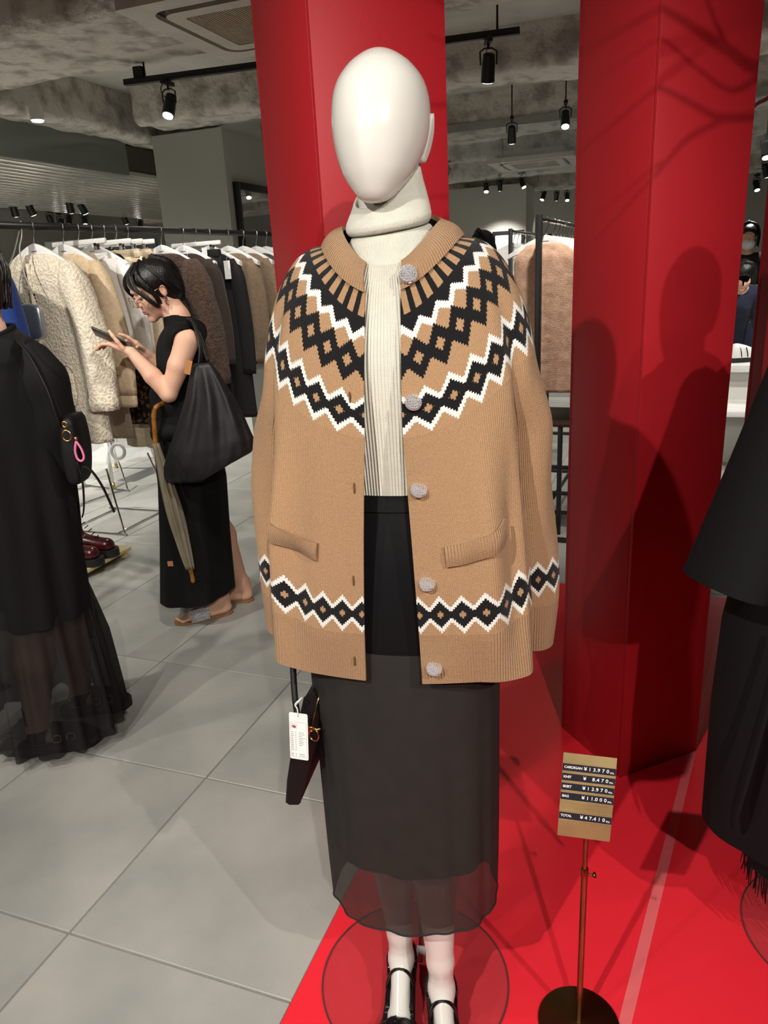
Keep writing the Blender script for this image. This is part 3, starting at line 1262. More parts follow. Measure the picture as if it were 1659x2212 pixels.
skirt_part('waistband', 1.172, 1.146, 4, M_satin, 0.004)
skirt_part('satin_panel', 1.149, 0.88, 24, M_satin, 0.0, fold=0.4)
skirt_part('lining', 0.89, 0.445, 30, M_lining, -0.005)
skirt_part('sheer_overlay', 0.912, 0.318, 50, M_sheer, 0.003, 0.008)
P = [[tuple(skirt_pt(0.318 + 0.004 * (math.sin(2 * PI * j / 140 * 5) * 0.4 + math.sin(2 * PI * j / 140 + 0.6)), 2 * PI * j / 140, 0.003)) for j in range(140)]]
hemp = mgeo(P)[0]
mk('rolled_hem', tube([tuple(p) for p in hemp], 0.0017, 6, closed=True), M_lining, skirt)

# ------------------------------------------------------------------ mannequin body
mann = thing('mannequin', 'white glossy faceless mannequin in a camel patterned cardigan', 'mannequin', (0.013, 1.25, 0.006))
HC = Vector((0.0265, 1.192))
HA = R(-17)
zs = (1.5965, 1.5985, 1.603, 1.612, 1.633, 1.650, 1.672, 1.70, 1.735, 1.76, 1.781, 1.793, 1.800, 1.803)
hws = (0.006, 0.014, 0.0225, 0.0315, 0.0475, 0.0560, 0.0640, 0.0690, 0.0680, 0.0610, 0.0455, 0.030, 0.016, 0.002)
fys = (-0.058, -0.066, -0.073, -0.080, -0.089, -0.093, -0.095, -0.095, -0.088, -0.075, -0.053, -0.033, -0.016, 0.000)
bys = (-0.048, -0.036, -0.024, -0.006, 0.030, 0.055, 0.078, 0.094, 0.096, 0.086, 0.064, 0.044, 0.026, 0.006)
P = []
NZ = 64
for i in range(NZ + 1):
    # denser near both ends
    k = 0.5 - 0.5 * math.cos(PI * i / NZ)
    z = zs[0] + (zs[-1] - zs[0]) * k
    hw, fy, by = spl(z, zs, hws), spl(z, zs, fys), spl(z, zs, bys)
    cy, hd = (fy + by) / 2, (by - fy) / 2
    row = []
    for j in range(72):
        th = 2 * PI * j / 72
        s, c = math.sin(th), math.cos(th)
        x, y = hw * s, cy - hd * c
        if c > 0:
            y -= 0.0035 * math.exp(-(th if th < PI else 2 * PI - th) ** 2 / 0.06) * math.exp(-((z - 1.675) / 0.045) ** 2)
        xx = HC.x + x * math.cos(HA) - y * math.sin(HA)
        yy = HC.y + x * math.sin(HA) + y * math.cos(HA)
        row.append((xx, yy, z))
    P.append(row)
mk('head', loft(P, True, flip=False), M_mann, mann)


def head_w(x, y, z):
    return (HC.x + x * math.cos(HA) - y * math.sin(HA), HC.y + x * math.sin(HA) + y * math.cos(HA), z)


for s in (-1, 1):
    # ear: a flattened, slightly cupped shell
    P = []
    for i in range(17):
        k = i / 16
        z = 1.652 + 0.066 * k
        wd = 0.013 * math.sin(PI * min(1, max(0.02, k ** 0.8))) ** 0.6
        row = []
        for j in range(20):
            a_ = 2 * PI * j / 20
            y = 0.022 + 0.014 * (k - 0.5) + wd * math.cos(a_)
            x = s * (spl(z, zs, hws) * 0.965 - 0.001 + (0.0045 + 0.004 * max(0, math.cos(a_))) * math.sin(a_ if s > 0 else a_) * (1 if math.sin(a_) > 0 else 0.6))
            row.append(head_w(x, y, z))
        P.append(row)
    mk('ear', loft(P, True, flip=(s > 0)), M_mann, mann)
mk('neck', tube([mw(-0.004, 0.022, 1.44), mw(-0.006, 0.018, 1.52), mw(-0.010, 0.008, 1.60), mw(-0.010, 0.002, 1.655)], [0.052, 0.044, 0.041, 0.042], 40), M_mann, mann)
P = []
for z, hw, hd in ((0.74, 0.135, 0.09), (0.85, 0.148, 0.105), (0.95, 0.142, 0.10), (1.12, 0.112, 0.078), (1.30, 0.135, 0.085), (1.42, 0.14, 0.075), (1.47, 0.10, 0.055), (1.49, 0.05, 0.045)):
    P.append([mw(hw * math.sin(2 * PI * j / 40), -hd * math.cos(2 * PI * j / 40), z) for j in range(40)])
mk('torso', loft(P, True, flip=True), M_mann, mann)
for s in (-1, 1):
    o_ = 0.012 if s > 0 else 0.018
    mk('arm', tube([mw(s * 0.162, 0.0, 1.43), mw(s * 0.184 - o_ * 0.5, 0.008, 1.30), mw(s * 0.212 - o_, 0.029, 1.1), mw(s * 0.220 - o_, 0.033, 0.93)], [0.034, 0.028, 0.024, 0.018], 20), M_mann, mann)

# closed hand inside the sleeve that carries the bag handle
Fh = Field((-0.24, 1.23, 0.84), (-0.14, 1.34, 0.98), 0.004)
Fh.cap((-0.189, 1.286, 0.945), (-0.189, 1.286, 0.915), 0.017, 0.018, 0.01)
Fh.ell((-0.189, 1.286, 0.898), (0.015, 0.024, 0.022), None, 0.01)
for q in range(4):
    yq = 1.270 + 0.0105 * q
    Fh.cap((-0.202, yq, 0.895), (-0.200, yq, 0.880), 0.0055, 0.005, 0.003)
    Fh.cap((-0.200, yq, 0.880), (-0.184, yq, 0.880), 0.005, 0.0045, 0.003)
mk('hand', Fh.mesh(), M_mann, mann)

FEET = []
for (ax, ay, kx, dirx, diry, lift) in ((-0.014, 1.232, -0.022, -0.12, -1.0, 0.0), (0.066, 1.155, 0.060, -0.02, -1.0, 0.0)):
    d = Vector((dirx, diry, 0)).normalized()
    sd = Vector((-d.y, d.x, 0))
    heel = Vector((ax, ay, 0)) - d * 0.035
    A = Vector((ax, ay, 0.118))
    F = Field((ax - 0.10, ay - 0.26, 0.0), (ax + 0.10, ay + 0.12, 0.80), 0.004)
    F.chain([(kx + 0.003, 1.205, 0.78), (kx, 1.20, 0.52), (kx * 0.6 + ax * 0.4, ay * 0.5 + 0.615, 0.36), (ax, ay + 0.004, 0.16), tuple(A - Vector((0, 0, 0.03)))], [0.066, 0.047, 0.045, 0.0265, 0.025], 0.012)
    F.cap(A - Vector((0, 0, 0.02)), heel + Vector((0, 0, 0.062)), 0.022, 0.023, 0.012)
    ball = heel + d * 0.155 + Vector((0, 0, 0.036))
    F.cap(A - Vector((0, 0, 0.028)) + d * 0.006, ball + sd * 0.003, 0.0225, 0.016, 0.018)
    F.cap(heel + Vector((0, 0, 0.058)), ball - sd * 0.012 - Vector((0, 0, 0.004)), 0.020, 0.014, 0.014)
    F.cap(heel + Vector((0, 0, 0.058)), ball + sd * 0.012 - Vector((0, 0, 0.004)), 0.020, 0.014, 0.014)
    for q in range(5):
        o_ = (q - 2) * 0.0135
        big = (q == 4) if ax < 0 else (q == 0)
        F.cap(ball + sd * o_ - Vector((0, 0, 0.003)), ball + sd * o_ * 0.9 + d * (0.05 if big else 0.042) - Vector((0, 0, 0.010)), 0.0095 if big else 0.0078, 0.008 if big else 0.0062, 0.006)
    g = F.mesh()
    mk('leg', g, M_mann, mann)
    FEET.append((F, heel, d, sd, ball, ax, ay))

# ------------------------------------------------------------------ shoes
M_patent = pmat('crinkled_patent', (0.004, 0.004, 0.005), 0.12, spec=0.6, coat=0.6, bump=0.55, bscale=90, bdist=0.006)
M_sole = pmat('shoe_sole', (0.012, 0.012, 0.012), 0.6)
for n_, (F, heel, d, sd, ball, ax, ay) in enumerate(FEET):
    lab = ('black patent strap shoe on the mannequin foot set further back', 'black patent strap shoe on the mannequin foot stepping forward')[n_]
    sh = thing('strap_shoe', lab, 'shoe', (heel.x + d.x * 0.1, heel.y + d.y * 0.1, 0.013), 'mannequin shoes')
    G = Field(F.lo, F.lo + (F.n - 1) * F.res, F.res)
    G.d = F.d - 0.0085
    # closed pointed toe
    tip = ball + d * 0.075
    G.cap(ball - Vector((0, 0, 0.006)) + d * 0.01, tip - Vector((0, 0, 0.014)), 0.030, 0.012, 0.02)
    P = G.all()
    ax_ = (P[..., 0] - heel.x) * d.x + (P[..., 1] - heel.y) * d.y
    zz = P[..., 2]
    side = (P[..., 0] - heel.x) * sd.x + (P[..., 1] - heel.y) * sd.y
    top = np.where(ax_ < 0.035, 0.088 - 0.3 * np.clip(ax_, -0.1, 0.035), np.where(ax_ < 0.125, 0.066 - 0.12 * (ax_ - 0.035), 0.045))
    edge = 0.148 - 5.0 * side ** 2 * 0
    cut = np.where(ax_ > edge, -1.0, zz - top)
    cut = np.maximum(cut, np.where(ax_ > edge, -1, -1))
    d2 = np.maximum(G.d, cut * 0.8)
    d2 = np.maximum(d2, 0.022 - zz - np.clip(0.155 - ax_, -0.1, 0.12) * 0.11)
    G.d = d2.astype(np.float32)
    mk('upper', G.mesh(), M_patent, sh)
    # sole and block heel
    sole = []
    for k in range(25):
        u = k / 24
        x = -0.03 + 0.262 * u
        hw = spl(u, (0, 0.06, 0.2, 0.45, 0.68, 0.85, 1.0), (0.008, 0.024, 0.029, 0.026, 0.037, 0.028, 0.004))
        z = ipl(u, (0, 0.4, 0.7, 1), (0.042, 0.036, 0.020, 0.021))
        c_ = heel + d * x
        sole.append([tuple(c_ - sd * hw + Vector((0, 0, z))), tuple(c_ + sd * hw + Vector((0, 0, z))),
                     tuple(c_ + sd * hw + Vector((0, 0, z - 0.006))), tuple(c_ - sd * hw + Vector((0, 0, z - 0.006)))])
    mk('sole', loft(sole, True), M_sole, sh, auto=40)
    hl = []
    for z, w_ in ((0.038, 0.027), (0.02, 0.025), (0.013, 0.024)):
        hl.append([tuple(heel + d * (0.005 + w_ * 0.95 * math.cos(2 * PI * j / 20)) + sd * w_ * math.sin(2 * PI * j / 20) + Vector((0, 0, z))) for j in range(20)])
    mk('heel', loft(hl, True), M_sole, sh, auto=40)
    # instep strap
    pts = []
    for k in range(25):
        a_ = PI * (-0.05 + 1.1 * k / 24)
        base = heel + d * 0.078
        pts.append(tuple(base + sd * 0.0285 * math.cos(a_) + Vector((0, 0, 0.056 + 0.043 * math.sin(a_))) - d * 0.010 * math.sin(a_)))
    mk('strap', tube(pts, 0.0075, 8, flat=(0.4, 1.0)), M_patent, sh)

# ------------------------------------------------------------------ glass disc the mannequin stands on
M_disc = sheer_mat('base_glass', (0.10, 0.11, 0.11), 0.12)
M_disc.node_tree.nodes['Principled BSDF'].inputs['Roughness'].default_value = 0.06
M_disc.node_tree.nodes['Principled BSDF'].inputs['Specular IOR Level'].default_value = 0.6
base = mann
mk('glass_disc', lathe([(0, 0.0002), (0.203, 0.0002), (0.205, 0.0015), (0.205, 0.0055), (0.203, 0.007), (0, 0.007)], 96, (0.013, 1.25, 0.006)), M_disc, base, auto=40)
M_rim = pmat('disc_rim', (0.05, 0.055, 0.052), 0.15, spec=0.7)
rim = [(0.013 + 0.2055 * math.cos(2 * PI * j / 120), 1.25 + 0.2055 * math.sin(2 * PI * j / 120), 0.0095) for j in range(120)]
mk('disc_rim', tube(rim, 0.0014, 6, closed=True), M_rim, base)
mk('stay_rod', tube([(0.03, 1.29, 0.012), (0.035, 1.28, 0.2), (0.04, 1.255, 0.42)], 0.005, 10), M_steel, base)
# small white care card behind the heels
mk('care_card', box((0.030, 1.281, 0.052), (0.028, 0.001, 0.028), R(-10)), M_paper, base)
# ================================================================== price stand
M_brass = pmat('aged_brass', (0.40, 0.30, 0.14), 0.5, 0.35, col2=(0.30, 0.22, 0.10), nscale=14, bump=0.04, bscale=120)
M_bronze = pmat('bronze_tube', (0.30, 0.16, 0.075), 0.3, 1.0, col2=(0.2, 0.11, 0.05), nscale=10)
M_brassd = pmat('dark_brass_base', (0.20, 0.13, 0.05), 0.35, 1.0, col2=(0.13, 0.085, 0.035), nscale=8)
M_navy = pmat('navy_strip', srgb(34, 40, 50), 0.4)
M_print = pmat('white_lettering', srgb(240, 240, 236), 0.5)


def text_geo(txt, size, align='LEFT', spacing=1.0, bold=0.0):
    c = bpy.data.curves.new('lettering', 'FONT')
    c.body = txt
    c.size = size
    c.align_x = align
    c.align_y = 'CENTER'
    c.space_character = spacing
    c.offset = bold
    c.resolution_u = 3
    o = bpy.data.objects.new('lettering_tmp', c)
    COL.objects.link(o)
    dg = bpy.context.evaluated_depsgraph_get()
    dg.update()
    me = bpy.data.meshes.new_from_object(o.evaluated_get(dg))
    v = [tuple(q.co) for q in me.vertices]
    f = [list(p.vertices) for p in me.polygons]
    bpy.data.objects.remove(o)
    bpy.data.meshes.remove(me)
    return v, f


PB = Vector((0.345, 1.128, 0.0062))
stand = thing('price_stand', 'brass price stand listing cardigan, knit, skirt and bag prices', 'price sign', PB)
mk('base', lathe([(0, 0), (0.080, 0), (0.082, 0.0015), (0.082, 0.004), (0.079, 0.006), (0.02, 0.007), (0.012, 0.010), (0, 0.010)], 64, PB), M_brassd, stand, auto=35)
mk('pole', join(cyl(PB + Vector((0, 0, 0.006)), PB + Vector((0, 0, 0.40)), 0.0062, n=20),
                cyl(PB + Vector((0, 0, 0.385)), PB + Vector((0, 0, 0.50)), 0.0047, n=20)), M_bronze, stand, auto=40)
mk('collar', lathe([(0, 0), (0.0072, 0), (0.0072, 0.016), (0.0055, 0.020), (0, 0.020)], 20, PB + Vector((0, 0, 0.383))), M_bronze, stand, auto=40)
kn = PB + Vector((0.006, -0.002, 0.388))
mk('thumb_screw', join(cyl(kn, kn + Vector((0.010, -0.002, -0.004)), 0.0022, n=10),
                       xf(lathe([(0, -0.002), (0.005, -0.002), (0.006, 0), (0.005, 0.002), (0, 0.002)], 12), Matrix.Translation(kn + Vector((0.012, -0.002, -0.002))) @ Matrix.Rotation(R(70), 4, 'Y') @ Matrix.Rotation(R(20), 4, 'X'))), M_brassd, stand, auto=40)
# plate frame: x right, y normal toward the viewer, z up
PY = R(11)
pR = Vector((math.cos(PY), -math.sin(PY), 0))
pN = Vector((-math.sin(PY), -math.cos(PY), 0))
tilt = R(9)
pU = (Vector((0, 0, 1)) * math.cos(tilt) - pN * math.sin(tilt) + pR * 0.055).normalized()
pR = (pR - pU * pR.dot(pU)).normalized()
pN2 = pR.cross(pU).normalized()
PC = Vector((0.341, 1.12, 0.575))
PW, PH = 0.094, 0.164


def plate_M(u, v, d=0.0):
    """u,v in plate metres from centre."""
    c = PC + pR * u + pU * v + pN2 * d
    return Matrix(((pR.x, pU.x, pN2.x, c.x), (pR.y, pU.y, pN2.y, c.y), (pR.z, pU.z, pN2.z, c.z), (0, 0, 0, 1)))


mk('plate', xf(box((0, 0, 0), (PW, PH, 0.0025), bev=0.0008), plate_M(0, 0)), M_brass, stand, auto=40)
mk('plate_clamp', xf(box((0, 0, 0), (0.02, 0.03, 0.008), bev=0.001), plate_M(0.004, -PH / 2 + 0.012, -0.005)), M_bronze, stand, auto=40)
rows = (('CARDIGAN', '¥13.970', 0.162), ('KNIT', '¥ 8.470', 0.277), ('SKIRT', '¥13.970', 0.392), ('BAG', '¥11.000', 0.507), ('', '', 0.625), ('TOTAL', '¥47.410', 0.743))
for nm, pr_, fr in rows:
    v = PH / 2 - fr * PH
    # brass channel lips above and below each strip
    for dv in (-0.0082, 0.0082):
        mk('channel', xf(box((0, 0, 0), (PW, 0.0024, 0.0026), bev=0.0006), plate_M(0, v + dv, 0.0022)), M_brass, stand, auto=40)
    if not nm:
        continue
    sp_ = mk('price_strip', xf(box((0, 0, 0), (PW - 0.0012, 0.0142, 0.0012)), plate_M(0, v, 0.0018)), M_navy, stand, smooth=False)
    mk('lettering', xf(text_geo(nm, 0.0068, 'LEFT', 0.88, 0.00012), plate_M(-PW / 2 + 0.003, v, 0.0026)), M_print, sp_, smooth=False)
    x0 = -0.0065
    for ch in pr_:
        if ch == '.':
            mk('lettering', xf(text_geo('.', 0.0092, 'CENTER', 1, 0.0002), plate_M(x0 - 0.0036, v + 0.0002, 0.0026)), M_print, sp_, smooth=False)
            continue
        if ch != ' ':
            mk('lettering', xf(text_geo(ch, 0.0094, 'CENTER', 1, 0.00016), plate_M(x0, v, 0.0026)), M_print, sp_, smooth=False)
        x0 += 0.0078
    mk('lettering', xf(text_geo('税込', 0.0036, 'CENTER', 0.9, 0.0001), plate_M(x0 - 0.0002, v - 0.0024, 0.0026)), M_print, sp_, smooth=False)

# ================================================================== handbag on the mannequin's arm
M_leather = pmat('black_leather', (0.006, 0.006, 0.0065), 0.55, spec=0.3, bump=0.12, bscale=260, bdist=0.002)
bag = thing('handbag', 'small black leather shoulder bag with gold zip hanging beside the skirt', 'handbag', (-0.165, 1.22, 0.57))
sec = [(-0.203, 0.572), (-0.198, 0.568), (-0.180, 0.567), (-0.174, 0.571), (-0.150, 0.640), (-0.132, 0.700), (-0.124, 0.760), (-0.126, 0.800), (-0.134, 0.803), (-0.146, 0.795), (-0.162, 0.745), (-0.180, 0.690), (-0.196, 0.620)]
P = []
for k, (y, sc) in enumerate(((1.150, 0.88), (1.153, 0.97), (1.16, 1.0), (1.25, 1.06), (1.34, 1.0), (1.347, 0.97), (1.35, 0.88))):
    cx, cz = -0.165, 0.685
    P.append([(cx + (x - cx) * sc + (y - 1.2) * 0.22, y, cz + (z - cz) * (0.97 + 0.03 * sc)) for x, z in sec])
mk('bag_body', fix_normals(loft(P, True)), M_leather, bag, auto=50)
mk('zip', tube([(-0.150, 1.146, 0.735), (-0.139, 1.15, 0.775), (-0.128, 1.16, 0.803), (-0.105, 1.25, 0.806), (-0.09, 1.33, 0.802)], 0.0035, 8, flat=(0.5, 1.0)), M_gold, bag)
hp_ = smooth_pts([(-0.160, 1.145, 0.712), (-0.170, 1.142, 0.745), (-0.176, 1.158, 0.790), (-0.180, 1.200, 0.840), (-0.187, 1.258, 0.876), (-0.189, 1.286, 0.886), (-0.183, 1.312, 0.872), (-0.158, 1.340, 0.815), (-0.132, 1.345, 0.75)], 6)
mk('handle', tube(hp_, 0.0058, 12), M_leather, bag)
rc = Vector((-0.146, 1.137, 0.728))
ring = [tuple(rc + Vector((0.009 * math.cos(a), -0.004 * math.cos(a), 0.012 * math.sin(a) - 0.002))) for a in np.linspace(0, 2 * PI, 24, endpoint=False)]
mk('gold_ring', tube(ring, 0.0016, 8, closed=True), M_gold, bag)
mk('zip_pull', join(tube([(-0.150, 1.138, 0.742), (-0.140, 1.134, 0.738), (-0.132, 1.134, 0.740)], 0.0022, 8), box((-0.153, 1.138, 0.738), (0.012, 0.006, 0.010), bev=0.001)), M_gold, bag)
# swing tag
tgx = Vector((math.cos(R(-14)), math.sin(R(-14)), -0.05)).normalized()
tgu = Vector((0.10, 0.02, 1)).normalized()
tgu = (tgu - tgx * tgu.dot(tgx)).normalized()
tgn = tgx.cross(tgu)
tc_ = Vector((-0.170, 1.118, 0.737))


def tag_M(u, v, d=0.0):
    c = tc_ + tgx * u + tgu * v + tgn * d
    return Matrix(((tgx.x, tgu.x, tgn.x, c.x), (tgx.y, tgu.y, tgn.y, c.y), (tgx.z, tgu.z, tgn.z, c.z), (0, 0, 0, 1)))


def rrect(w_, h_, r, th):
    pts = []
    for cx, cy, a0 in ((w_ / 2 - r, h_ / 2 - r, 0), (-w_ / 2 + r, h_ / 2 - r, 90), (-w_ / 2 + r, -h_ / 2 + r, 180), (w_ / 2 - r, -h_ / 2 + r, 270)):
        for k in range(5):
            a = R(a0 + 90 * k / 4)
            pts.append((cx + r * math.cos(a), cy + r * math.sin(a)))
    return prism(pts, -th / 2, th / 2)


tg_ = mk('swing_tag', xf(rrect(0.034, 0.092, 0.003, 0.0008), tag_M(0, 0)), M_paper, bag, smooth=False)
M_ink = pmat('grey_ink', srgb(120, 120, 120), 0.6)
lines = []
lr = random.Random(3)
for k in range(14):
    v = 0.008 - k * 0.0036
    if k in (11,):
        continue
    lines.append(box((-0.0115 + 0, v, 0), (0.0035 + 0.001 * lr.random(), 0.0010, 0.0002)))
    lines.append(box((-0.0055, v, 0), (0.002, 0.0010, 0.0002)))
    if k < 8 or k > 11:
        ln = 0.006 + 0.007 * lr.random()
        lines.append(box((0.0 + ln / 2, v, 0), (ln, 0.0008, 0.0002)))
for x0, y0, x1, y1 in ((-0.0145, 0.028, 0.0145, 0.028), (-0.0145, -0.042, 0.0145, -0.042), (-0.0145, -0.042, -0.0145, 0.028), (0.0145, -0.042, 0.0145, 0.028)):
    lines.append(box(((x0 + x1) / 2, (y0 + y1) / 2, 0), (abs(x1 - x0) + 0.0003, abs(y1 - y0) + 0.0003, 0.0002)))
mk('printed_text', xf(join(*lines), tag_M(0, 0, 0.0006)), M_ink, tg_, smooth=False, kind='stuff')
mk('printed_picture', xf(box((-0.008, 0.020, 0), (0.011, 0.010, 0.0002)), tag_M(0, 0, 0.0006)), pmat('printed_grey', srgb(214, 212, 210), 0.6), tg_, smooth=False)
mk('printed_picture', xf(join(box((-0.009, 0.020, 0), (0.006, 0.002, 0.0002)), box((-0.0075, 0.0185, 0), (0.005, 0.003, 0.0002))), tag_M(0, 0, 0.0008)), pmat('printed_red', srgb(150, 50, 56), 0.6), tg_, smooth=False)
mk('tag_loop', tube(smooth_pts([tuple(tc_ + tgu * 0.040 + tgn * 0.001), (-0.168, 1.118, 0.792), (-0.172, 1.126, 0.797), (-0.160, 1.130, 0.806), (-0.164, 1.140, 0.797), (-0.171, 1.128, 0.794)], 5), 0.0011, 6), M_white, bag)

# ================================================================== black coat on a second mannequin
M_coat = pmat('black_wool', (0.006, 0.006, 0.0065), 0.9, col2=(0.005, 0.005, 0.0055), nscale=200, bump=0.25, bscale=400, bdist=0.002, spec=0.2)
M_coatin = pmat('coat_lining', (0.004, 0.004, 0.004), 0.7)
CB = Vector((1.0, 1.31, 0.006))
mann2 = copy_tree(mann, None, loc=Vector((0.99, 1.30, 0.006)), rot=(0, 0, R(4)))
mann2['label'] = 'white mannequin dressed in the long black coat'
for ch in list(mann2.children):
    if ch.name.split('.')[0] in ('care_card', 'arm', 'torso', 'hand'):
        bpy.data.objects.remove(ch)
coat = thing('long_coat', 'long black wool coat with wide flared sleeves on the second mannequin', 'coat', (CB.x, CB.y, 0.34))
P = []
for z, hl, hd, sh_ in ((1.535, 0.085, 0.075, 0), (1.51, 0.105, 0.09, 0), (1.485, 0.155, 0.115, 0), (1.45, 0.195, 0.135, 0), (1.39, 0.22, 0.15, 0), (1.25, 0.245, 0.16, 0), (1.0, 0.295, 0.17, 0), (0.8, 0.325, 0.175, 0), (0.6, 0.330, 0.18, 0), (0.34, 0.325, 0.185, 0), (0.325, 0.325, 0.185, 0)):
    row = []
    for j in range(96):
        th = 2 * PI * j / 96
        s, c = math.sin(th), math.cos(th)
        f = 0.008 * math.sin(th * 7 + 0.4) * min(1, (1.5 - z))
        row.append((CB.x + (hl + f) * sgnpow(s, 0.8), CB.y - (hd + f) * sgnpow(c, 0.8), z + 0.012 * c * (z < 0.4)))
    P.append(row)
mk('coat_body', loft(P, False, flip=True), M_coat, coat, solid=0.004)
for s in (-1, 1):
    P = []
    for k in range(-3, 15):
        u = max(0, k / 14)
        pre = (1.0, 0.93, 0.75, 0.35)[max(0, -k)]
        c_ = Vector((CB.x + s * (0.215 + 0.175 * u ** 1.05), CB.y - 0.02 - 0.06 * u, 1.43 - 0.50 * u))
        rw = 0.058 + 0.006 * u
        rd = 0.065 + 0.035 * u
        row = []
        ax_ = Vector((s * 0.30, -0.1, -0.95)).normalized()
        c_ = c_ - ax_ * (0.022 * max(0, -k))
        rw, rd = rw * pre, rd * pre
        xx = Vector((1, 0, 0)) - ax_ * ax_.x
        xx.normalize()
        yy = ax_.cross(xx)
        for j in range(40):
            a = 2 * PI * j / 40
            row.append(tuple(c_ + xx * rw * math.cos(a) + yy * rd * math.sin(a) + Vector((0, 0, 0.0))))
        P.append(row)
    n_s = len(P)
    g_ = loft(P, True, flip=False)
    g_ = (g_[0], [q for q in g_[1] if max(q) != n_s * 40 + 1])
    mk('coat_sleeve', g_, M_coat, coat, solid=0.005)
mk('coat_tie', tube([(0.690, 1.165, 0.86), (0.672, 1.16, 0.72), (0.652, 1.165, 0.56), (0.642, 1.17, 0.47), (0.640, 1.17, 0.445)], [0.012, 0.014, 0.016, 0.014, 0.004], 10, flat=(0.35, 1.0)), M_coat, coat)
mk('coat_collar', tube([(CB.x + 0.105 * math.cos(a), CB.y - 0.01 + 0.095 * math.sin(a), 1.50 + 0.02 * math.sin(a)) for a in np.linspace(R(-75), R(255), 40)], 0.016, 10, flat=(1.6, 0.6)), M_coat, coat)
fr_ = thing('fringed_skirt', 'black fringed skirt hanging below the long black coat', 'skirt', (CB.x, CB.y, 0.16))
P = []
for z, hl in ((0.70, 0.20), (0.5, 0.215), (0.3, 0.225), (0.215, 0.228)):
    P.append([(CB.x + (hl + 0.005 * math.sin(11 * 2 * PI * j / 80)) * math.sin(2 * PI * j / 80), CB.y - 0.72 * hl * math.cos(2 * PI * j / 80), z) for j in range(80)])
mk('skirt_panel', loft(P, False, flip=True), M_coat, fr_, solid=0.003)
gs = []
for j in range(220):
    a = 2 * PI * j / 220
    p = Vector((CB.x + 0.228 * math.sin(a), CB.y - 0.164 * math.cos(a), 0.222))
    e = p + Vector((rng.uniform(-0.006, 0.006), rng.uniform(-0.006, 0.006), -0.062 + rng.uniform(-0.006, 0.006)))
    gs.append(tube([p, p.lerp(e, 0.5) + Vector((rng.uniform(-0.003, 0.003), 0, 0)), e], [0.0016, 0.0014, 0.0008], 4))
mk('fringe', join(*gs), M_coat, fr_, kind='stuff')

# ================================================================== bare branch hung above the display
M_branch = pmat('branch_bark', srgb(150, 70, 66), 0.7, col2=srgb(120, 50, 48), nscale=20, bump=0.4, bscale=60)
br = thing('hanging_branch', 'bare reddish tree branch hung from the ceiling above the display', 'branch', (0.9, 1.0, 2.2))
mk('main_stem', tube(smooth_pts([(0.46, 1.0, 2.30), (0.611, 1.0, 2.244), (0.667, 1.0, 2.228), (0.751, 1.0, 2.201), (0.84, 1.0, 2.188), (1.1, 1.15, 2.25), (1.45, 1.5, 2.42), (1.7, 1.7, 2.75), (1.75, 1.75, 3.10)], 5), [0.004 + 0.0085 * min(1, k / 20) for k in range(41)], 10), M_branch, br)
for pts, r0, r1 in (([(0.84, 1.0, 2.188), (0.767, 1.0, 2.141), (0.691, 1.0, 2.164), (0.614, 1.0, 2.199), (0.54, 1.0, 2.21)], 0.006, 0.002),
                    ([(1.1, 1.15, 2.25), (0.90, 1.03, 2.13), (0.758, 1.0, 2.096), (0.678, 1.0, 2.110), (0.62, 1.0, 2.123), (0.567, 1.0, 2.116), (0.52, 1.0, 2.100), (0.42, 0.98, 2.02)], 0.009, 0.003),
                    ([(0.758, 1.0, 2.096), (0.683, 1.0, 2.054), (0.64, 1.0, 2.01), (0.615, 1.0, 1.982), (0.566, 1.0, 1.943), (0.50, 1.0, 1.90)], 0.006, 0.0022),
                    ([(0.64, 1.0, 2.01), (0.585, 1.0, 1.985), (0.53, 1.0, 1.975)], 0.004, 0.0015),
                    ([(0.751, 1.0, 2.201), (0.70, 0.97, 2.27), (0.66, 0.95, 2.36)], 0.006, 0.002),
                    ([(1.1, 1.15, 2.25), (1.3, 1.7, 2.12), (1.155, 2.25, 1.955), (1.112, 2.33, 1.925), (1.135, 2.42, 1.90)], 0.009, 0.003)):
    sp_ = smooth_pts(pts, 5)
    mk('twig', tube(sp_, [r0 + (r1 - r0) * k / (len(sp_) - 1) for k in range(len(sp_))], 8), M_branch, br)

br.location.z -= 0.024

# shoes of the second mannequin
for nm in ('strap_shoe', 'strap_shoe.001'):
    src = bpy.data.objects[nm]
    off = Vector(src.location) - Vector(mann.location)
    off.rotate(Matrix.Rotation(R(4), 3, 'Z'))
    c_ = copy_tree(src, None, loc=Vector(mann2.location) + off, rot=(0, 0, R(4)))
    c_['label'] = 'black patent strap shoe on the second mannequin under the fringed skirt'
    c_['group'] = 'shoes of the second mannequin'
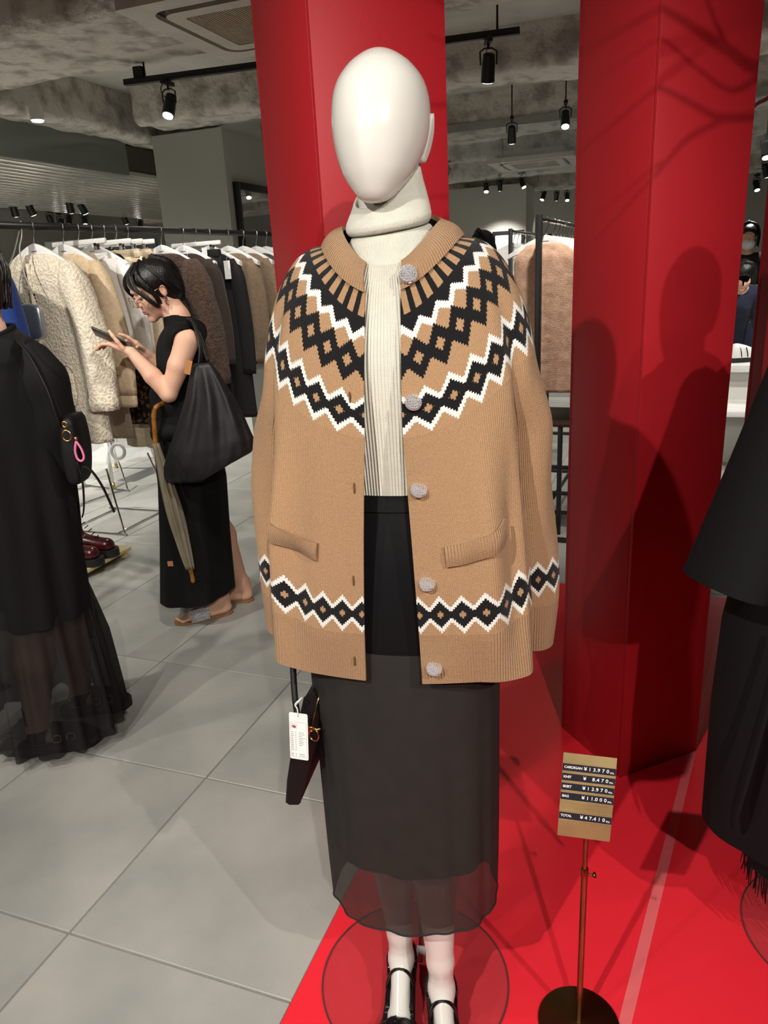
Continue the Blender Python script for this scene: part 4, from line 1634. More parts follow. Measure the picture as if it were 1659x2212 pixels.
# ================================================================== ceiling fittings
def air_con(s, t, z, label):
    a = thing('air_conditioner', label, 'air conditioner', tuple(st(s, t, z)), 'ceiling cassette air conditioners')
    M0 = Matrix.Translation(st(s, t, z)) @ Matrix.Rotation(GA, 4, 'Z')

    def ring(w0, w1, r0, r1, z0, z1):
        def rr(w_, r):
            pts = []
            for cx, cy, a0 in ((1, 1, 0), (-1, 1, 90), (-1, -1, 180), (1, -1, 270)):
                for k in range(7):
                    aa = R(a0 + 90 * k / 6)
                    pts.append((cx * (w_ / 2 - r) + r * math.cos(aa), cy * (w_ / 2 - r) + r * math.sin(aa)))
            return pts
        o, i = rr(w0, r0), rr(w1, r1)
        n = len(o)
        v = [(x, y, z0) for x, y in o] + [(x, y, z0) for x, y in i] + [(x, y, z1) for x, y in o] + [(x, y, z1) for x, y in i]
        f = []
        for k in range(n):
            q = (k + 1) % n
            f += [[k, n + k, n + q, q], [2 * n + k, 2 * n + q, 3 * n + q, 3 * n + k], [k, q, 2 * n + q, 2 * n + k], [n + k, 3 * n + k, 3 * n + q, n + q]]
        return v, f
    mk('panel', xf(fix_normals(ring(0.95, 0.74, 0.02, 0.09, 0.0, 0.045)), M0), M_acwhite, a, auto=40)
    mk('air_slot', xf(fix_normals(ring(0.742, 0.66, 0.09, 0.07, 0.02, 0.045)), M0), M_blackmatte, a, auto=40)
    mk('inner_panel', xf(fix_normals(ring(0.66, 0.50, 0.07, 0.02, -0.004, 0.04)), M0), M_acwhite, a, auto=40)
    mk('grille_plate', xf(box((0, 0, 0.02), (0.5, 0.5, 0.01)), M0), M_acgrille, a, smooth=False)
    sl = [box((0, -0.245 + 0.014 * k, 0.006), (0.498, 0.0075, 0.012)) for k in range(36)]
    mk('grille_slats', xf(join(*sl), M0), M_acgrille, a, smooth=False, kind='stuff')
    mk('housing', xf(box((0, 0, 0.075), (0.70, 0.70, 0.10)), M0), M_acwhite, a, smooth=False)
    return a


air_con(3.73, 1.93, 2.69, 'ceiling air conditioner with tan grille next to the near track')
air_con(9.35, 1.45, 2.60, 'distant ceiling air conditioner seen between the two red pillars')

# track
tA, tB = st(4.33, 3.19, 2.70), st(4.56, 0.80, 2.70)
trk = thing('light_track', 'black ceiling light track running behind the red pillar', 'light track', tuple((tA + tB) / 2))
dv = (tB - tA)
mk('track_rail', box(tuple((tA + tB) / 2), (dv.length, 0.036, 0.034), math.atan2(dv.y, dv.x), 0.002), M_black, trk, auto=40)
for k in (0.06, 0.5, 0.95):
    c = tA.lerp(tB, k)
    mk('hanger_rod', cyl(tuple(c + Vector((0, 0, 0.015))), (c.x, c.y, 2.84), 0.006, n=10), M_black, trk)
mk('end_feed', box(tuple(tA.lerp(tB, 0.045) + Vector((0, 0, 0.04))), (0.06, 0.05, 0.07), math.atan2(dv.y, dv.x), 0.004), M_black, trk, auto=40)


def make_spot():
    t = thing('spotlight', 'black cylinder spotlight on the ceiling track', 'spotlight', (0, 0, 0), 'ceiling spotlights')
    ax = Vector((math.sin(R(28)), 0, -math.cos(R(28))))
    p0 = Vector((0, 0, -0.10))
    mk('adapter', box((0, 0, -0.012), (0.11, 0.032, 0.024), bev=0.002), M_black, t, local=True, auto=40)
    mk('bracket', tube([(0, -0.044, -0.125), (0, -0.046, -0.06), (0, -0.02, -0.045), (0, 0.02, -0.045), (0, 0.046, -0.06), (0, 0.044, -0.125)], 0.0045, 8), M_black, t, local=True)
    mk('stem', cyl((0, 0, -0.02), (0, 0, -0.05), 0.007, n=10), M_black, t, local=True)
    c = Vector((0, 0, -0.125))
    b = [(c + ax * q, r) for q, r in ((-0.055, 0.024), (-0.05, 0.032), (0.0, 0.036), (0.075, 0.038), (0.082, 0.038))]
    mk('can', tube([tuple(p) for p, r in b], [r for p, r in b], 20), M_black, t, local=True, auto=50)
    e = c + ax * 0.084
    mk('lens', tube([tuple(e - ax * 0.004), tuple(e + ax * 0.002), tuple(e + ax * 0.004)], [0.031, 0.030, 0.016], 20), M_lamp, t, local=True)
    mk('cable', tube(smooth_pts([(0.04, 0, -0.02), (0.075, 0, -0.05), (0.07, 0, -0.085), (0.03, 0, -0.095), tuple(c - ax * 0.05)], 4), 0.0028, 6), M_black, t, local=True)
    return t


def lamp_light(fix, power, angle=75):
    # the light of this visible lamp, just in front of its lens
    d = bpy.data.lights.new('spotlight_lamp', 'SPOT')
    d.energy, d.spot_size, d.spot_blend, d.shadow_soft_size, d.color = power, R(angle), 0.7, 0.03, (1.0, 0.95, 0.87)
    o = new_obj('spotlight_lamp', d)
    o.parent = fix
    ax = Vector((math.sin(R(28)), 0, -math.cos(R(28))))
    o.location = Vector((0, 0, -0.125)) + ax * 0.10
    o.rotation_euler = ax.to_track_quat('-Z', 'Y').to_euler()


sp0 = make_spot()
near = [(tuple(tA.lerp(tB, 0.12) - Vector((0, 0, 0.018))), R(-110), 'black spotlight with lit lens at the open end of the track', 1),
        (tuple(tA.lerp(tB, 0.93) - Vector((0, 0, 0.018))), R(90), 'black spotlight with a looping cable seen from behind between the red pillars', 1)]
mid = [((1.23, 6.81, 2.68), 80), ((1.6, 6.51, 2.72), 258), ((0.90, 8.99, 2.66), 215), ((1.63, 10.96, 2.68), 262), ((1.78, 10.75, 2.68), 80), ((2.05, 10.61, 2.68), 310), ((2.75, 12.46, 2.66), 215), ((2.98, 12.58, 2.66), 80), ((3.21, 12.84, 2.66), 262)]
lef = [((-4.14, 9.41, 2.60), 100), ((-3.95, 9.40, 2.60), 70), ((-3.46, 9.34, 2.60), 100), ((-3.41, 9.58, 2.60), 60), ((-4.51, 11.35, 2.62), 80), ((-4.63, 12.03, 2.62), 265), ((-4.30, 11.50, 2.62), 280), ((-4.12, 11.62, 2.62), 290), ((-3.54, 11.61, 2.62), 80), ((-3.71, 12.97, 2.62), 272)]
rig = [((4.03, 8.15, 2.64), 260), ((4.96, 9.98, 2.64), 30), ((5.87, 12.05, 2.64), 270), ((6.81, 13.93, 2.62), 270)]
first = True
for loc, rz, lab, sc in near:
    o = sp0 if first else copy_tree(sp0, None)
    first = False
    o.location, o.rotation_euler, o['label'] = loc, (0, 0, rz), lab
    ORG[o.name] = Vector(loc)
for o in [q for q in COL.objects if q.name.startswith('spotlight') and q.parent is None]:
    lamp_light(o, 45)
for lst, lab, sc in ((mid, 'small black spotlight under the far ceiling between the red pillars', 0.95), (lef, 'small black spotlight beyond the slatted soffit above the clothes rail', 1.15), (rig, 'small black spotlight in the gap beside the rightmost red pillar', 1.15)):
    for loc, rz in lst:
        o = copy_tree(sp0, None, loc=loc, rot=(0, 0, R(rz)), scale=(sc, sc, sc))
        for q in [c for c in o.children if c.type == 'LIGHT']:
            bpy.data.objects.remove(q)
        o['label'] = lab
        o['group'] = lab
        lamp_light(o, 85 if lst is mid else 130)
        mk('drop_rod', cyl((0, 0, 0), (0, 0, (3.06 - loc[2]) / sc), 0.006, n=8), M_black, o, local=True)

# recessed downlight on the left beam
dl = st(4.62, 4.2, 2.66)
t = thing('downlight', 'small round lit downlight on the sprayed beam', 'downlight', (-2.27, 5.80, 2.63))
mk('lens', lathe([(0, 0.004), (0.038, 0.004), (0.038, 0.012), (0, 0.012)], 24, (-2.27, 5.80, 2.63)), M_lamp, t)
mk('can', lathe([(0, 0.012), (0.045, 0.012), (0.045, 0.10), (0, 0.10)], 20, (-2.27, 5.80, 2.63)), M_white, t, auto=40)

# slatted metal soffit left of the grey column
M_slat = pmat('polished_slat', (0.80, 0.77, 0.70), 0.25, 0.65, col2=(0.7, 0.68, 0.62), nscale=3)
M_fascia = pmat('dark_glass_fascia', (0.20, 0.22, 0.21), 0.08, spec=0.9, col2=(0.19, 0.21, 0.20), nscale=3)
sof = mk('ceiling_soffit', prism(st_rect(0.5, 10.8, 4.62, 7.35), 2.50, 2.72), pmat('soffit_back', srgb(90, 88, 80), 0.7), smooth=False)
sof['kind'] = 'structure'
ORG[sof.name] = Vector((0, 0, 0))
for k in range(20):
    t0 = 4.60 + 0.14 * k
    mk('slat', prism(st_rect(1.0, 10.6, t0, t0 + 0.085), 2.464, 2.502, 0.008), M_slat, sof, auto=40)
mk('fascia_panel', prism(st_rect(0.5, 6.1, 4.58, 4.625), 2.46, 2.76), M_fascia, sof, smooth=False)
for (s0, s1, k) in ((5.6, 7.0, 11), (6.4, 9.0, 14)):
    mk('light_streak_strip', prism(st_rect(s0, s1, 4.69 + 0.14 * k, 4.73 + 0.14 * k), 2.47, 2.502), M_chrome, sof, smooth=False)  # added chrome strips standing in for bright streaks of light between the slats

# hanging glass smoke barrier between the pillars
M_pane = sheer_mat('clear_pane', (0.8, 0.86, 0.87), 0.16)
M_pane.node_tree.nodes['Principled BSDF'].inputs['Roughness'].default_value = 0.05
gl = thing('glass_smoke_barrier', 'clear hanging glass barrier under the beam between the pillars', 'glass panel', tuple(st(7.615, 1.0, 2.3)))
for k in range(3):
    mk('pane', prism(st_rect(7.61, 7.62, -1.5 + 1.5 * k, -0.015 + 1.5 * k), 2.30, 2.76), M_pane, gl, smooth=False)
mk('top_channel', prism(st_rect(7.58, 7.67, -1.52, 3.0), 2.74, 2.81), M_steel, gl, smooth=False)

# mirror leaning on the grey column
mr = thing('wall_mirror', 'tall mirror in a black frame on the grey column', 'mirror', tuple(st(6.65, 3.60, 0.75)))
for (s0, s1, z0, z1) in ((6.24, 6.30, 0.75, 2.34), (7.08, 7.14, 0.75, 2.34), (6.30, 7.08, 0.75, 0.81), (6.30, 7.08, 2.28, 2.34)):
    mk('frame_bar', prism(st_rect(s0, s1, 3.575, 3.617), z0, z1, 0.003), M_black, mr, auto=40)
mk('mirror_pane', prism(st_rect(6.30, 7.08, 3.595, 3.605), 0.81, 2.28), M_mirror, mr, smooth=False)
# ================================================================== hangers and garments
def fabric(name, c, rough=0.9, fuzz=0.3, bscale=300, c2=None, nscale=60, bd=0.003, sheen=0.1):
    return pmat(name, c, rough, col2=c2 or tuple(q * 0.82 for q in c), nscale=nscale, bump=fuzz, bscale=bscale, bdist=bd, sheen=sheen)


F_cream = fabric('cream_shearling', srgb(238, 230, 212), fuzz=0.9, bscale=90, c2=srgb(214, 200, 174), nscale=90, bd=0.012)
F_beige = fabric('beige_knit', srgb(216, 192, 160), c2=srgb(200, 176, 144), fuzz=0.5, bscale=160)
F_white = fabric('white_jersey', srgb(238, 236, 230), fuzz=0.05, c2=srgb(230, 228, 222))
F_ecru = fabric('ecru_cotton', srgb(226, 208, 178), fuzz=0.1)
F_taupe = fabric('taupe_cloth', srgb(168, 148, 128), fuzz=0.2)
F_teddy = fabric('brown_teddy', srgb(74, 52, 36), fuzz=1.0, bscale=110, c2=srgb(48, 32, 22), nscale=60, bd=0.012)
F_dbrown = fabric('dark_brown_wool', srgb(50, 38, 32), fuzz=0.3)
F_blackc = fabric('black_cloth', (0.008, 0.008, 0.009), fuzz=0.2, sheen=0.0)
F_mink = fabric('taupe_mohair', srgb(134, 114, 92), fuzz=0.7, bscale=160, bd=0.006)
F_grey = fabric('charcoal_wool', srgb(70, 70, 74), fuzz=0.4, bscale=200)
F_blue = fabric('royal_blue_wool', srgb(16, 52, 120), fuzz=0.3)
F_fur = fabric('pink_beige_fur', srgb(214, 176, 148), fuzz=0.8, bscale=190, c2=srgb(194, 154, 128), nscale=30, bd=0.006)
F_navy = fabric('navy_cloth', srgb(30, 36, 60), fuzz=0.2)


def leo_mat():
    m = pmat('leopard_print', srgb(120, 84, 48), 0.8)
    nt = m.node_tree
    b = nt.nodes['Principled BSDF']
    tc = node(nt, 'ShaderNodeTexCoord')
    vo = node(nt, 'ShaderNodeTexVoronoi')
    vo.inputs['Scale'].default_value = 45
    cr = node(nt, 'ShaderNodeValToRGB')
    cr.color_ramp.elements[0].color = rgb(srgb(120, 80, 44))
    cr.color_ramp.elements[1].color = rgb(srgb(18, 12, 8))
    cr.color_ramp.elements[0].position = 0.35
    cr.color_ramp.elements[1].position = 0.45
    nt.links.new(tc.outputs['Object'], vo.inputs['Vector'])
    nt.links.new(vo.outputs['Distance'], cr.inputs['Fac'])
    nt.links.new(cr.outputs['Color'], b.inputs['Base Color'])
    return m


F_leo = leo_mat()


def fuzzed(P, amp, sc=40.0):
    P = np.asarray(P, float)
    n, m = P.shape[:2]
    c = P.mean(1, keepdims=True)
    out = P.copy()
    for i in range(n):
        for j in range(m):
            v = Vector(P[i, j])
            k = noise.noise(v * sc) + 0.5 * noise.noise(v * sc * 2.1)
            d = Vector(P[i, j] - c[i, 0])
            out[i, j] += np.array(d.normalized() * amp * k) if d.length > 1e-6 else 0
    return out


def torso_rings(hw, length, dep, flare, neck=0.075, ns=30, nr=34, seed=0, fold=0.012, drop=0.07, top=-0.112):
    """closed body of a hung garment; x across, y thickness, z down from the rail."""
    P = []
    for i in range(nr + 1):
        k = i / nr
        if k < 0.16:
            q = k / 0.16
            w_ = neck + (hw - neck) * q ** 0.8
            z = top - drop * q ** 1.5
            d = dep * (0.35 + 0.65 * q)
        else:
            q = (k - 0.16) / 0.84
            w_ = hw + (flare * q)
            z = top - drop - (length - drop) * q
            d = dep * (1 + 0.35 * q)
        row = []
        for j in range(ns * 2):
            th = 2 * PI * j / (ns * 2)
            s, c = math.sin(th), math.cos(th)
            f = fold * math.sin(th * 4 + seed + 1.5 * k) * max(0, k - 0.2) + fold * 0.6 * math.sin(th * 9 + seed * 2.3) * max(0, k - 0.3)
            row.append(((w_ + f * 0.3) * sgnpow(s, 0.8), -(d + f) * sgnpow(c, 0.7), z))
        P.append(row)
    return P


def sleeve_rings(s, hw, length, r0, r1, out=0.06, top=-0.165, n=18, seed=0, fwd=-0.01):
    P = []
    for i in range(17):
        u = i / 16
        r = (r0 + (r1 - r0) * u) * (1 if i > 2 else (0.42, 0.72, 0.92)[i])
        c = Vector((s * (hw - 0.035 + out * math.sin(min(1, u * 1.2) * PI / 2)), fwd * u, top + 0.02 - (length + 0.02) * u - 0.0))
        row = []
        for j in range(n * 2):
            a = 2 * PI * j / (n * 2)
            f = 1 + 0.10 * math.sin(3 * a + 5 * u + seed) * (0.3 + u)
            row.append(tuple(c + Vector((r * math.cos(a) * 0.9 * f, r * math.sin(a) * 0.85 * f, 0))))
        P.append(row)
    return P


def flatten(t, ht):
    """press a hung garment between its neighbours: half thickness at most ht."""
    m = max(abs(v.co.y) for ch in t.children for v in ch.data.vertices)
    if m > ht:
        for ch in t.children:
            for v in ch.data.vertices:
                v.co.y *= ht / m


def garment(name, label, cat, loc, rz, mat, hw=0.20, length=0.6, sleeve=0.55, dep=0.035, flare=0.02, group=None, fuzz=0.0, seed=0, r0=0.065, r1=0.05, out=0.06,
            cuff=False, vest=False, collar=True, tagx=None, front=None, ht=0.08):
    t = thing(name, label, cat, loc, group, rz)
    B = torso_rings(hw, length, dep, flare, seed=seed, nr=44 if fuzz else 34)
    if fuzz:
        B = fuzzed(B, fuzz)
    mk('body', loft(B, True, flip=True), mat, t, local=True)
    if not vest:
        for s in (-1, 1):
            S = sleeve_rings(s, hw, sleeve, r0, r1, out, seed=seed + s)
            if fuzz:
                S = fuzzed(S, fuzz)
            mk('sleeve', loft(S, True, flip=True), mat, t, local=True)
            if cuff:
                c = np.asarray(S[-1]).mean(0)
                C = [[(c[0] + (p[0] - c[0]) * q, c[1] + (p[1] - c[1]) * q, c[2] - dz) for p in S[-1]] for q, dz in ((0.9, -0.005), (0.95, 0.0), (0.92, 0.04), (0.85, 0.055))]
                mk('cuff', loft(C, True, flip=True), mat, t, local=True)
    if collar:
        ring_ = [(0.078 * math.cos(a), 0.030 * math.sin(a), -0.118 + 0.0 * math.sin(a) - 0.025 * (math.sin(a) < 0) * abs(math.sin(a))) for a in np.linspace(0, 2 * PI, 30, endpoint=False)]
        mk('neckline', tube(ring_, 0.008, 8, closed=True), mat, t, local=True)
    if tagx is not None:
        x, z, w_, h_ = tagx
        mk('price_tag', box((x, -dep * 1.5 - 0.012, z - h_ / 2), (w_, 0.0012, h_)), M_paper, t, smooth=False, local=True)
        mk('tag_string', tube([(x, -dep * 1.5 - 0.012, z), (x, -dep * 1.2, z + 0.05)], 0.0008, 5), M_white, t, local=True)
    flatten(t, ht)
    return t


def make_hanger():
    t = thing('clothes_hanger', 'white plastic hanger', 'hanger', (0, 0, 0), 'white hangers on the clothes rail')
    hook = [(0.016 * math.cos(a), 0, 0.018 * math.sin(a) + 0.0) for a in np.linspace(R(-20), R(200), 14)]
    pts = list(reversed(hook))
    pts = [(-0.015, 0, -0.006)] + [(-0.0185 * math.cos(a), 0, 0.0185 * math.sin(a)) for a in np.linspace(R(0), R(150), 12)] + [(0.014, 0, -0.018), (0.002, 0, -0.045), (0, 0, -0.075)]
    mk('hook', tube(pts, 0.002, 8), M_chrome, t, local=True)
    P = []
    for i in range(33):
        u = -1 + 2 * i / 32
        x = 0.205 * u
        zc = -0.072 - 0.075 * abs(u) ** 1.25 - 0.012 * (1 - math.cos(u * 2))
        h = 0.046 * (1 - abs(u)) ** 1.4 + 0.017
        d = 0.006 + 0.006 * abs(u)
        P.append([(x, -d, zc), (x, -d * 0.6, zc + 0.004), (x, d * 0.6, zc + 0.004), (x, d, zc), (x, d, zc - h), (x, d * 0.6, zc - h - 0.003), (x, -d * 0.6, zc - h - 0.003), (x, -d, zc - h)])
    mk('arms', loft(P, True, flip=False), M_white, t, local=True, auto=50)
    mk('printed_mark', box((0, -0.0065, -0.10), (0.034, 0.0006, 0.004)), pmat('hanger_print', srgb(110, 110, 110), 0.6), t, local=True, smooth=False)
    return t


def make_bar_hanger():
    t = thing('clip_hanger', 'white bar hanger with metal clips', 'hanger', (0, 0, 0), 'white clip hangers on the clothes rail')
    pts = [(-0.015, 0, -0.006)] + [(-0.0185 * math.cos(a), 0, 0.0185 * math.sin(a)) for a in np.linspace(R(0), R(150), 12)] + [(0.014, 0, -0.018), (0.002, 0, -0.045), (0, 0, -0.055)]
    mk('hook', tube(pts, 0.002, 8), M_chrome, t, local=True)
    mk('bar', box((0, 0, -0.063), (0.34, 0.014, 0.022), bev=0.004), M_white, t, local=True, auto=40)
    for x in (-0.11, 0.11):
        mk('clip', join(box((x, 0, -0.085), (0.022, 0.018, 0.03), bev=0.002), cyl((x - 0.012, 0, -0.075), (x + 0.012, 0, -0.075), 0.005, n=10)), M_chrome, t, local=True, auto=40)
    return t


H0, H1 = make_hanger(), make_bar_hanger()
_used = {}


def hang(kind, loc, rz, label, group):
    src = H0 if kind == 0 else H1
    if kind not in _used:
        _used[kind] = 1
        o = src
        o.location, o.rotation_euler = loc, (0, 0, rz)
    else:
        o = copy_tree(src, None, loc=loc, rot=(0, 0, rz))
    ORG[o.name] = Vector(loc)
    o['label'] = label
    o['group'] = group
    return o


def trousers(name, label, loc, rz, mat, length=0.85, hw=0.13, group=None, top=-0.10, ht=0.034):
    t = thing(name, label, 'trousers', loc, group, rz)
    mk('waistband', box((0, 0, top - 0.015), (2 * hw, 0.03, 0.04), bev=0.008), mat, t, local=True, auto=40)
    for s in (-1, 1):
        P = []
        for i in range(19):
            u = i / 18
            w_ = hw * 0.54 * (1 + 0.15 * math.sin(PI * u) * (1 - u)) * (1 - 0.12 * u)
            row = []
            for j in range(24):
                a = 2 * PI * j / 24
                row.append((s * hw * 0.48 * (1 - 0.1 * u) + w_ * math.cos(a), 0.022 * math.sin(a) * (1 + 0.5 * math.sin(2 * a + 4 * u)), top - 0.03 - (length - 0.03) * u))
            P.append(row)
        mk('trouser_leg', loft(P, True, flip=True), mat, t, local=True)
    flatten(t, ht)
    return t


# ------------------------------------------------------------------ the long rail on the left
RZ = 1.767
RA, RB = Vector((-1.49, 3.24, RZ)), Vector((-0.615, 4.85, RZ))
RD = (RB - RA)
r_ang = math.atan2(RD.y, RD.x)
GR = r_ang - PI / 2                       # garments hang across the rail, fronts to the aisle
rack = thing('clothes_rail', 'long black clothes rail with garments behind the woman with a phone', 'clothes rack', (RA.x, RA.y, -0.0))
e0, e9 = RA - RD * 0.32, RB + RD * 0.12
mk('rail_tube', cyl(tuple(e0), tuple(e9), 0.0155, n=18), M_black, rack)
side_ = Vector((-RD.y, RD.x, 0)).normalized()
for e in (e0 + RD * 0.01, e9 - RD * 0.01):
    mk('post', cyl((e.x, e.y, 0.012), (e.x, e.y, RZ), 0.014, n=14), M_black, rack)
    mk('foot', box((e.x, e.y, 0.0065), (0.5, 0.04, 0.013), math.atan2(side_.y, side_.x), 0.002), M_black, rack, auto=40)


def rk(k, dz=0.0):
    q = RA + RD * k
    return (q.x, q.y, RZ - 0.001 + dz)


G_R = 'garments on the long black rail'
HL = 'white plastic hanger on the long black rail'


def hung(k, kind=0, jit=0.0):
    HUNG.append(hang(kind, rk(k), GR + jit, '', HL if kind == 0 else HL + ' with clips'))
    return rk(k), GR + jit


HUNG = []


p, a = hung(-0.105, 0, 0.0)
garment('blue_sweater', 'royal blue sweater at the near end of the long rail', 'sweater', p, a, F_blue, 0.21, 0.62, 0.55, group=G_R, seed=1, ht=0.080)
p, a = hung(0.077, 0, 0.0)
garment('shearling_coat', 'cream curly shearling coat with patch pocket on the long rail', 'coat', p, a, F_cream, 0.215, 0.80, 0.60, 0.05, 0.05, G_R, 0.008, 2, 0.075, 0.07, 0.10, ht=0.085)
sc_ = [o for o in COL.objects if o.name.startswith('shearling_coat')][0]
mk('patch_pocket', fix_normals(loft(fuzzed([[(0.10 + (0.075 - q) * sgnpow(math.sin(2 * PI * j / 40), 0.4), -0.062 - 0.4 * q + 0.0, -0.66 + (0.085 - q) * sgnpow(math.cos(2 * PI * j / 40), 0.4)) for j in range(40)] for q in (0.0, -0.002, 0.006, 0.02, 0.05)], 0.004), True)), F_cream, sc_, local=True)
mk('front_edge', tube(smooth_pts([(0.0, -0.052, -0.15), (0.004, -0.062, -0.4), (0.0, -0.068, -0.7), (0.0, -0.07, -0.9)], 6), 0.008, 8), F_cream, sc_, local=True)
p, a = hung(0.160, 0, 0.0)
garment('beige_cardigan', 'beige knit jacket with dark piping next to the cream shearling coat', 'jacket', p, a, F_beige, 0.205, 0.60, 0.56, 0.045, 0.03, G_R, 0.002, 3, 0.07, 0.062, 0.085, cuff=True, ht=0.047)
bc = [o for o in COL.objects if o.name.startswith('beige_cardigan')][0]
mk('piping', tube(smooth_pts([(0.035, -0.05, -0.145), (0.10, -0.058, -0.19), (0.125, -0.060, -0.26), (0.13, -0.062, -0.5), (0.13, -0.06, -0.7)], 6), 0.003, 6), F_dbrown, bc, local=True)
p, a = hung(0.247, 0, 0.0)
garment('white_tee', 'plain white jersey top on the long rail behind the phone', 'shirt', p, a, F_white, 0.20, 0.52, 0.46, 0.03, 0.02, G_R, 0, 4, 0.06, 0.045, 0.08, ht=0.036)
p, a = hung(0.206, 1, 0.0)
garment('taupe_dress', 'long taupe dress hanging behind the white top', 'dress', p, a, F_taupe, 0.12, 0.84, 0.4, 0.03, 0.03, G_R, 0, 5, vest=True, collar=False, ht=0.030)
p, a = hung(0.287, 1, 0.0)
garment('leopard_skirt', 'leopard print skirt hanging among the pale garments', 'skirt', p, a, F_leo, 0.14, 0.80, 0.4, 0.03, 0.05, G_R, 0, 6, vest=True, collar=False, ht=0.034)
p, a = hung(0.326, 1, 0.0)
trousers('ecru_trousers', 'ecru cotton trousers on a white clip hanger', p, a, F_ecru, 0.95, 0.15, G_R, ht=0.034)
et = [o for o in COL.objects if o.name.startswith('ecru_trousers')][0]
mk('price_tag', box((0.10, -0.035, -0.70), (0.05, 0.0015, 0.10)), M_paper, et, smooth=False, local=True)
p, a = hung(0.367, 1, 0.0)
trousers('ecru_trousers', 'ecru cotton trousers behind the woman with the phone', p, a, F_ecru, 0.90, 0.15, G_R, ht=0.034)
p, a = hung(0.490, 0, 0.0)
garment('teddy_coat', 'dark brown teddy fur coat hanging behind the woman with the phone', 'coat', p, a, F_teddy, 0.215, 0.62, 0.60, 0.055, 0.02, G_R, 0.007, 7, 0.085, 0.075, 0.085, ht=0.092)
p, a = hung(0.578, 0, 0.0)
garment('brown_sweater', 'dark brown wool jumper next to the teddy fur coat', 'sweater', p, a, F_dbrown, 0.20, 0.60, 0.52, 0.04, 0.0, G_R, 0, 8, 0.065, 0.05, 0.05, tagx=(0.06, -0.14, 0.085, 0.16), ht=0.052)
p, a = hung(0.632, 1, 0.0)
trousers('black_trousers', 'black trousers with a long white label on the long rail', p, a, F_blackc, 1.0, 0.16, G_R, ht=0.036)
bt_ = [o for o in COL.objects if o.name.startswith('black_trousers')][0]
mk('price_tag', box((0.085, -0.035, -0.20), (0.034, 0.0015, 0.23)), M_paper, bt_, smooth=False, local=True)
p, a = hung(0.692, 0, 0.0)
garment('black_dress', 'long black dress with a white swing tag on the long rail', 'dress', p, a, F_blackc, 0.19, 0.90, 0.6, 0.045, 0.02, G_R, 0, 9, 0.06, 0.045, 0.04, tagx=(0.155, -0.155, 0.042, 0.095), ht=0.058)
p, a = hung(0.780, 0, 0.0)
garment('mohair_sweater', 'taupe brushed mohair sweater next to the long black dress', 'sweater', p, a, F_mink, 0.18, 0.60, 0.56, 0.05, 0.01, G_R, 0.002, 10, 0.07, 0.05, 0.045, ht=0.070)
p, a = hung(0.856, 0, 0.0)
garment('mohair_sweater', 'taupe brushed mohair sweater next to the charcoal wool top', 'sweater', p, a, F_mink, 0.19, 0.58, 0.56, 0.05, 0.01, G_R, 0.002, 11, 0.07, 0.05, 0.06, ht=0.062)
p, a = hung(0.925, 0, 0.0)
garment('charcoal_jumper', 'charcoal grey wool top near the far end of the rail', 'sweater', p, a, F_grey, 0.19, 0.56, 0.5, 0.04, 0.01, G_R, 0, 12, 0.065, 0.05, 0.06, ht=0.055)
p, a = hung(0.978, 0, 0.0)
garment('black_blouse', 'black top with white tag at the far end of the rail', 'shirt', p, a, F_blackc, 0.19, 0.56, 0.5, 0.04, 0.01, G_R, 0, 13, 0.06, 0.05, 0.05, tagx=(0.15, -0.15, 0.05, 0.12), ht=0.044)
p, a = hung(1.030, 0, 0.0)
garment('taupe_blouse', 'taupe top last on the long rail beside the red pillar', 'shirt', p, a, F_taupe, 0.19, 0.56, 0.5, 0.04, 0.01, G_R, 0, 14, 0.06, 0.05, 0.05, ht=0.044)

for o, what in zip(HUNG, ('the royal blue sweater', 'the cream shearling coat', 'the beige knit jacket', 'the white jersey top', 'the taupe dress', 'the leopard print skirt', 'the first ecru trousers',
                          'the ecru trousers behind the woman', 'the brown teddy coat', 'the dark brown jumper', 'the black trousers', 'the long black dress', 'the mohair sweater by the black dress',
                          'the mohair sweater by the charcoal top', 'the charcoal wool top', 'the black top with white tag', 'the taupe top')):
    o['label'] = ('white plastic hanger carrying ' if o.name.startswith('clothes') else 'white clip hanger carrying ') + what

# silver bag hung in front of the shearling coat
M_silver = pmat('silver_leather', (0.46, 0.52, 0.58), 0.3, 0.8, col2=(0.42, 0.48, 0.54), nscale=7, bump=0.25, bscale=14, bdist=0.01)
bp_ = Vector(rk(0.060))
sbag = thing('silver_pouch', 'metallic silver blue pouch bag hung in front of the shearling coat', 'handbag', (bp_.x, bp_.y, RZ), None, GR)
pb = []
for y, q in ((-0.118, 0.90), (-0.114, 0.985), (-0.100, 1.0), (-0.090, 0.985), (-0.086, 0.90)):
    pb.append([(0.01 + 0.125 * q * sgnpow(math.cos(2 * PI * j / 48), 0.35), y, -0.385 + 0.075 * q * sgnpow(math.sin(2 * PI * j / 48), 0.35)) for j in range(48)])
mk('pouch', fix_normals(loft(pb, True)), M_silver, sbag, local=True)
mk('strap_cord', tube(smooth_pts([(0.0, -0.012, 0.018), (0.012, -0.03, -0.04), (0.02, -0.06, -0.10), (0.07, -0.095, -0.20), (0.12, -0.105, -0.29), (0.128, -0.103, -0.32)], 5), 0.0028, 6), fabric('silver_cord', srgb(170, 165, 155)), sbag, local=True)
mk('strap_cord', tube(smooth_pts([(0.0, -0.012, 0.018), (-0.012, -0.03, -0.04), (-0.03, -0.06, -0.12), (-0.08, -0.095, -0.22), (-0.105, -0.105, -0.31)], 5), 0.0028, 6), MATS['silver_cord'], sbag, local=True)
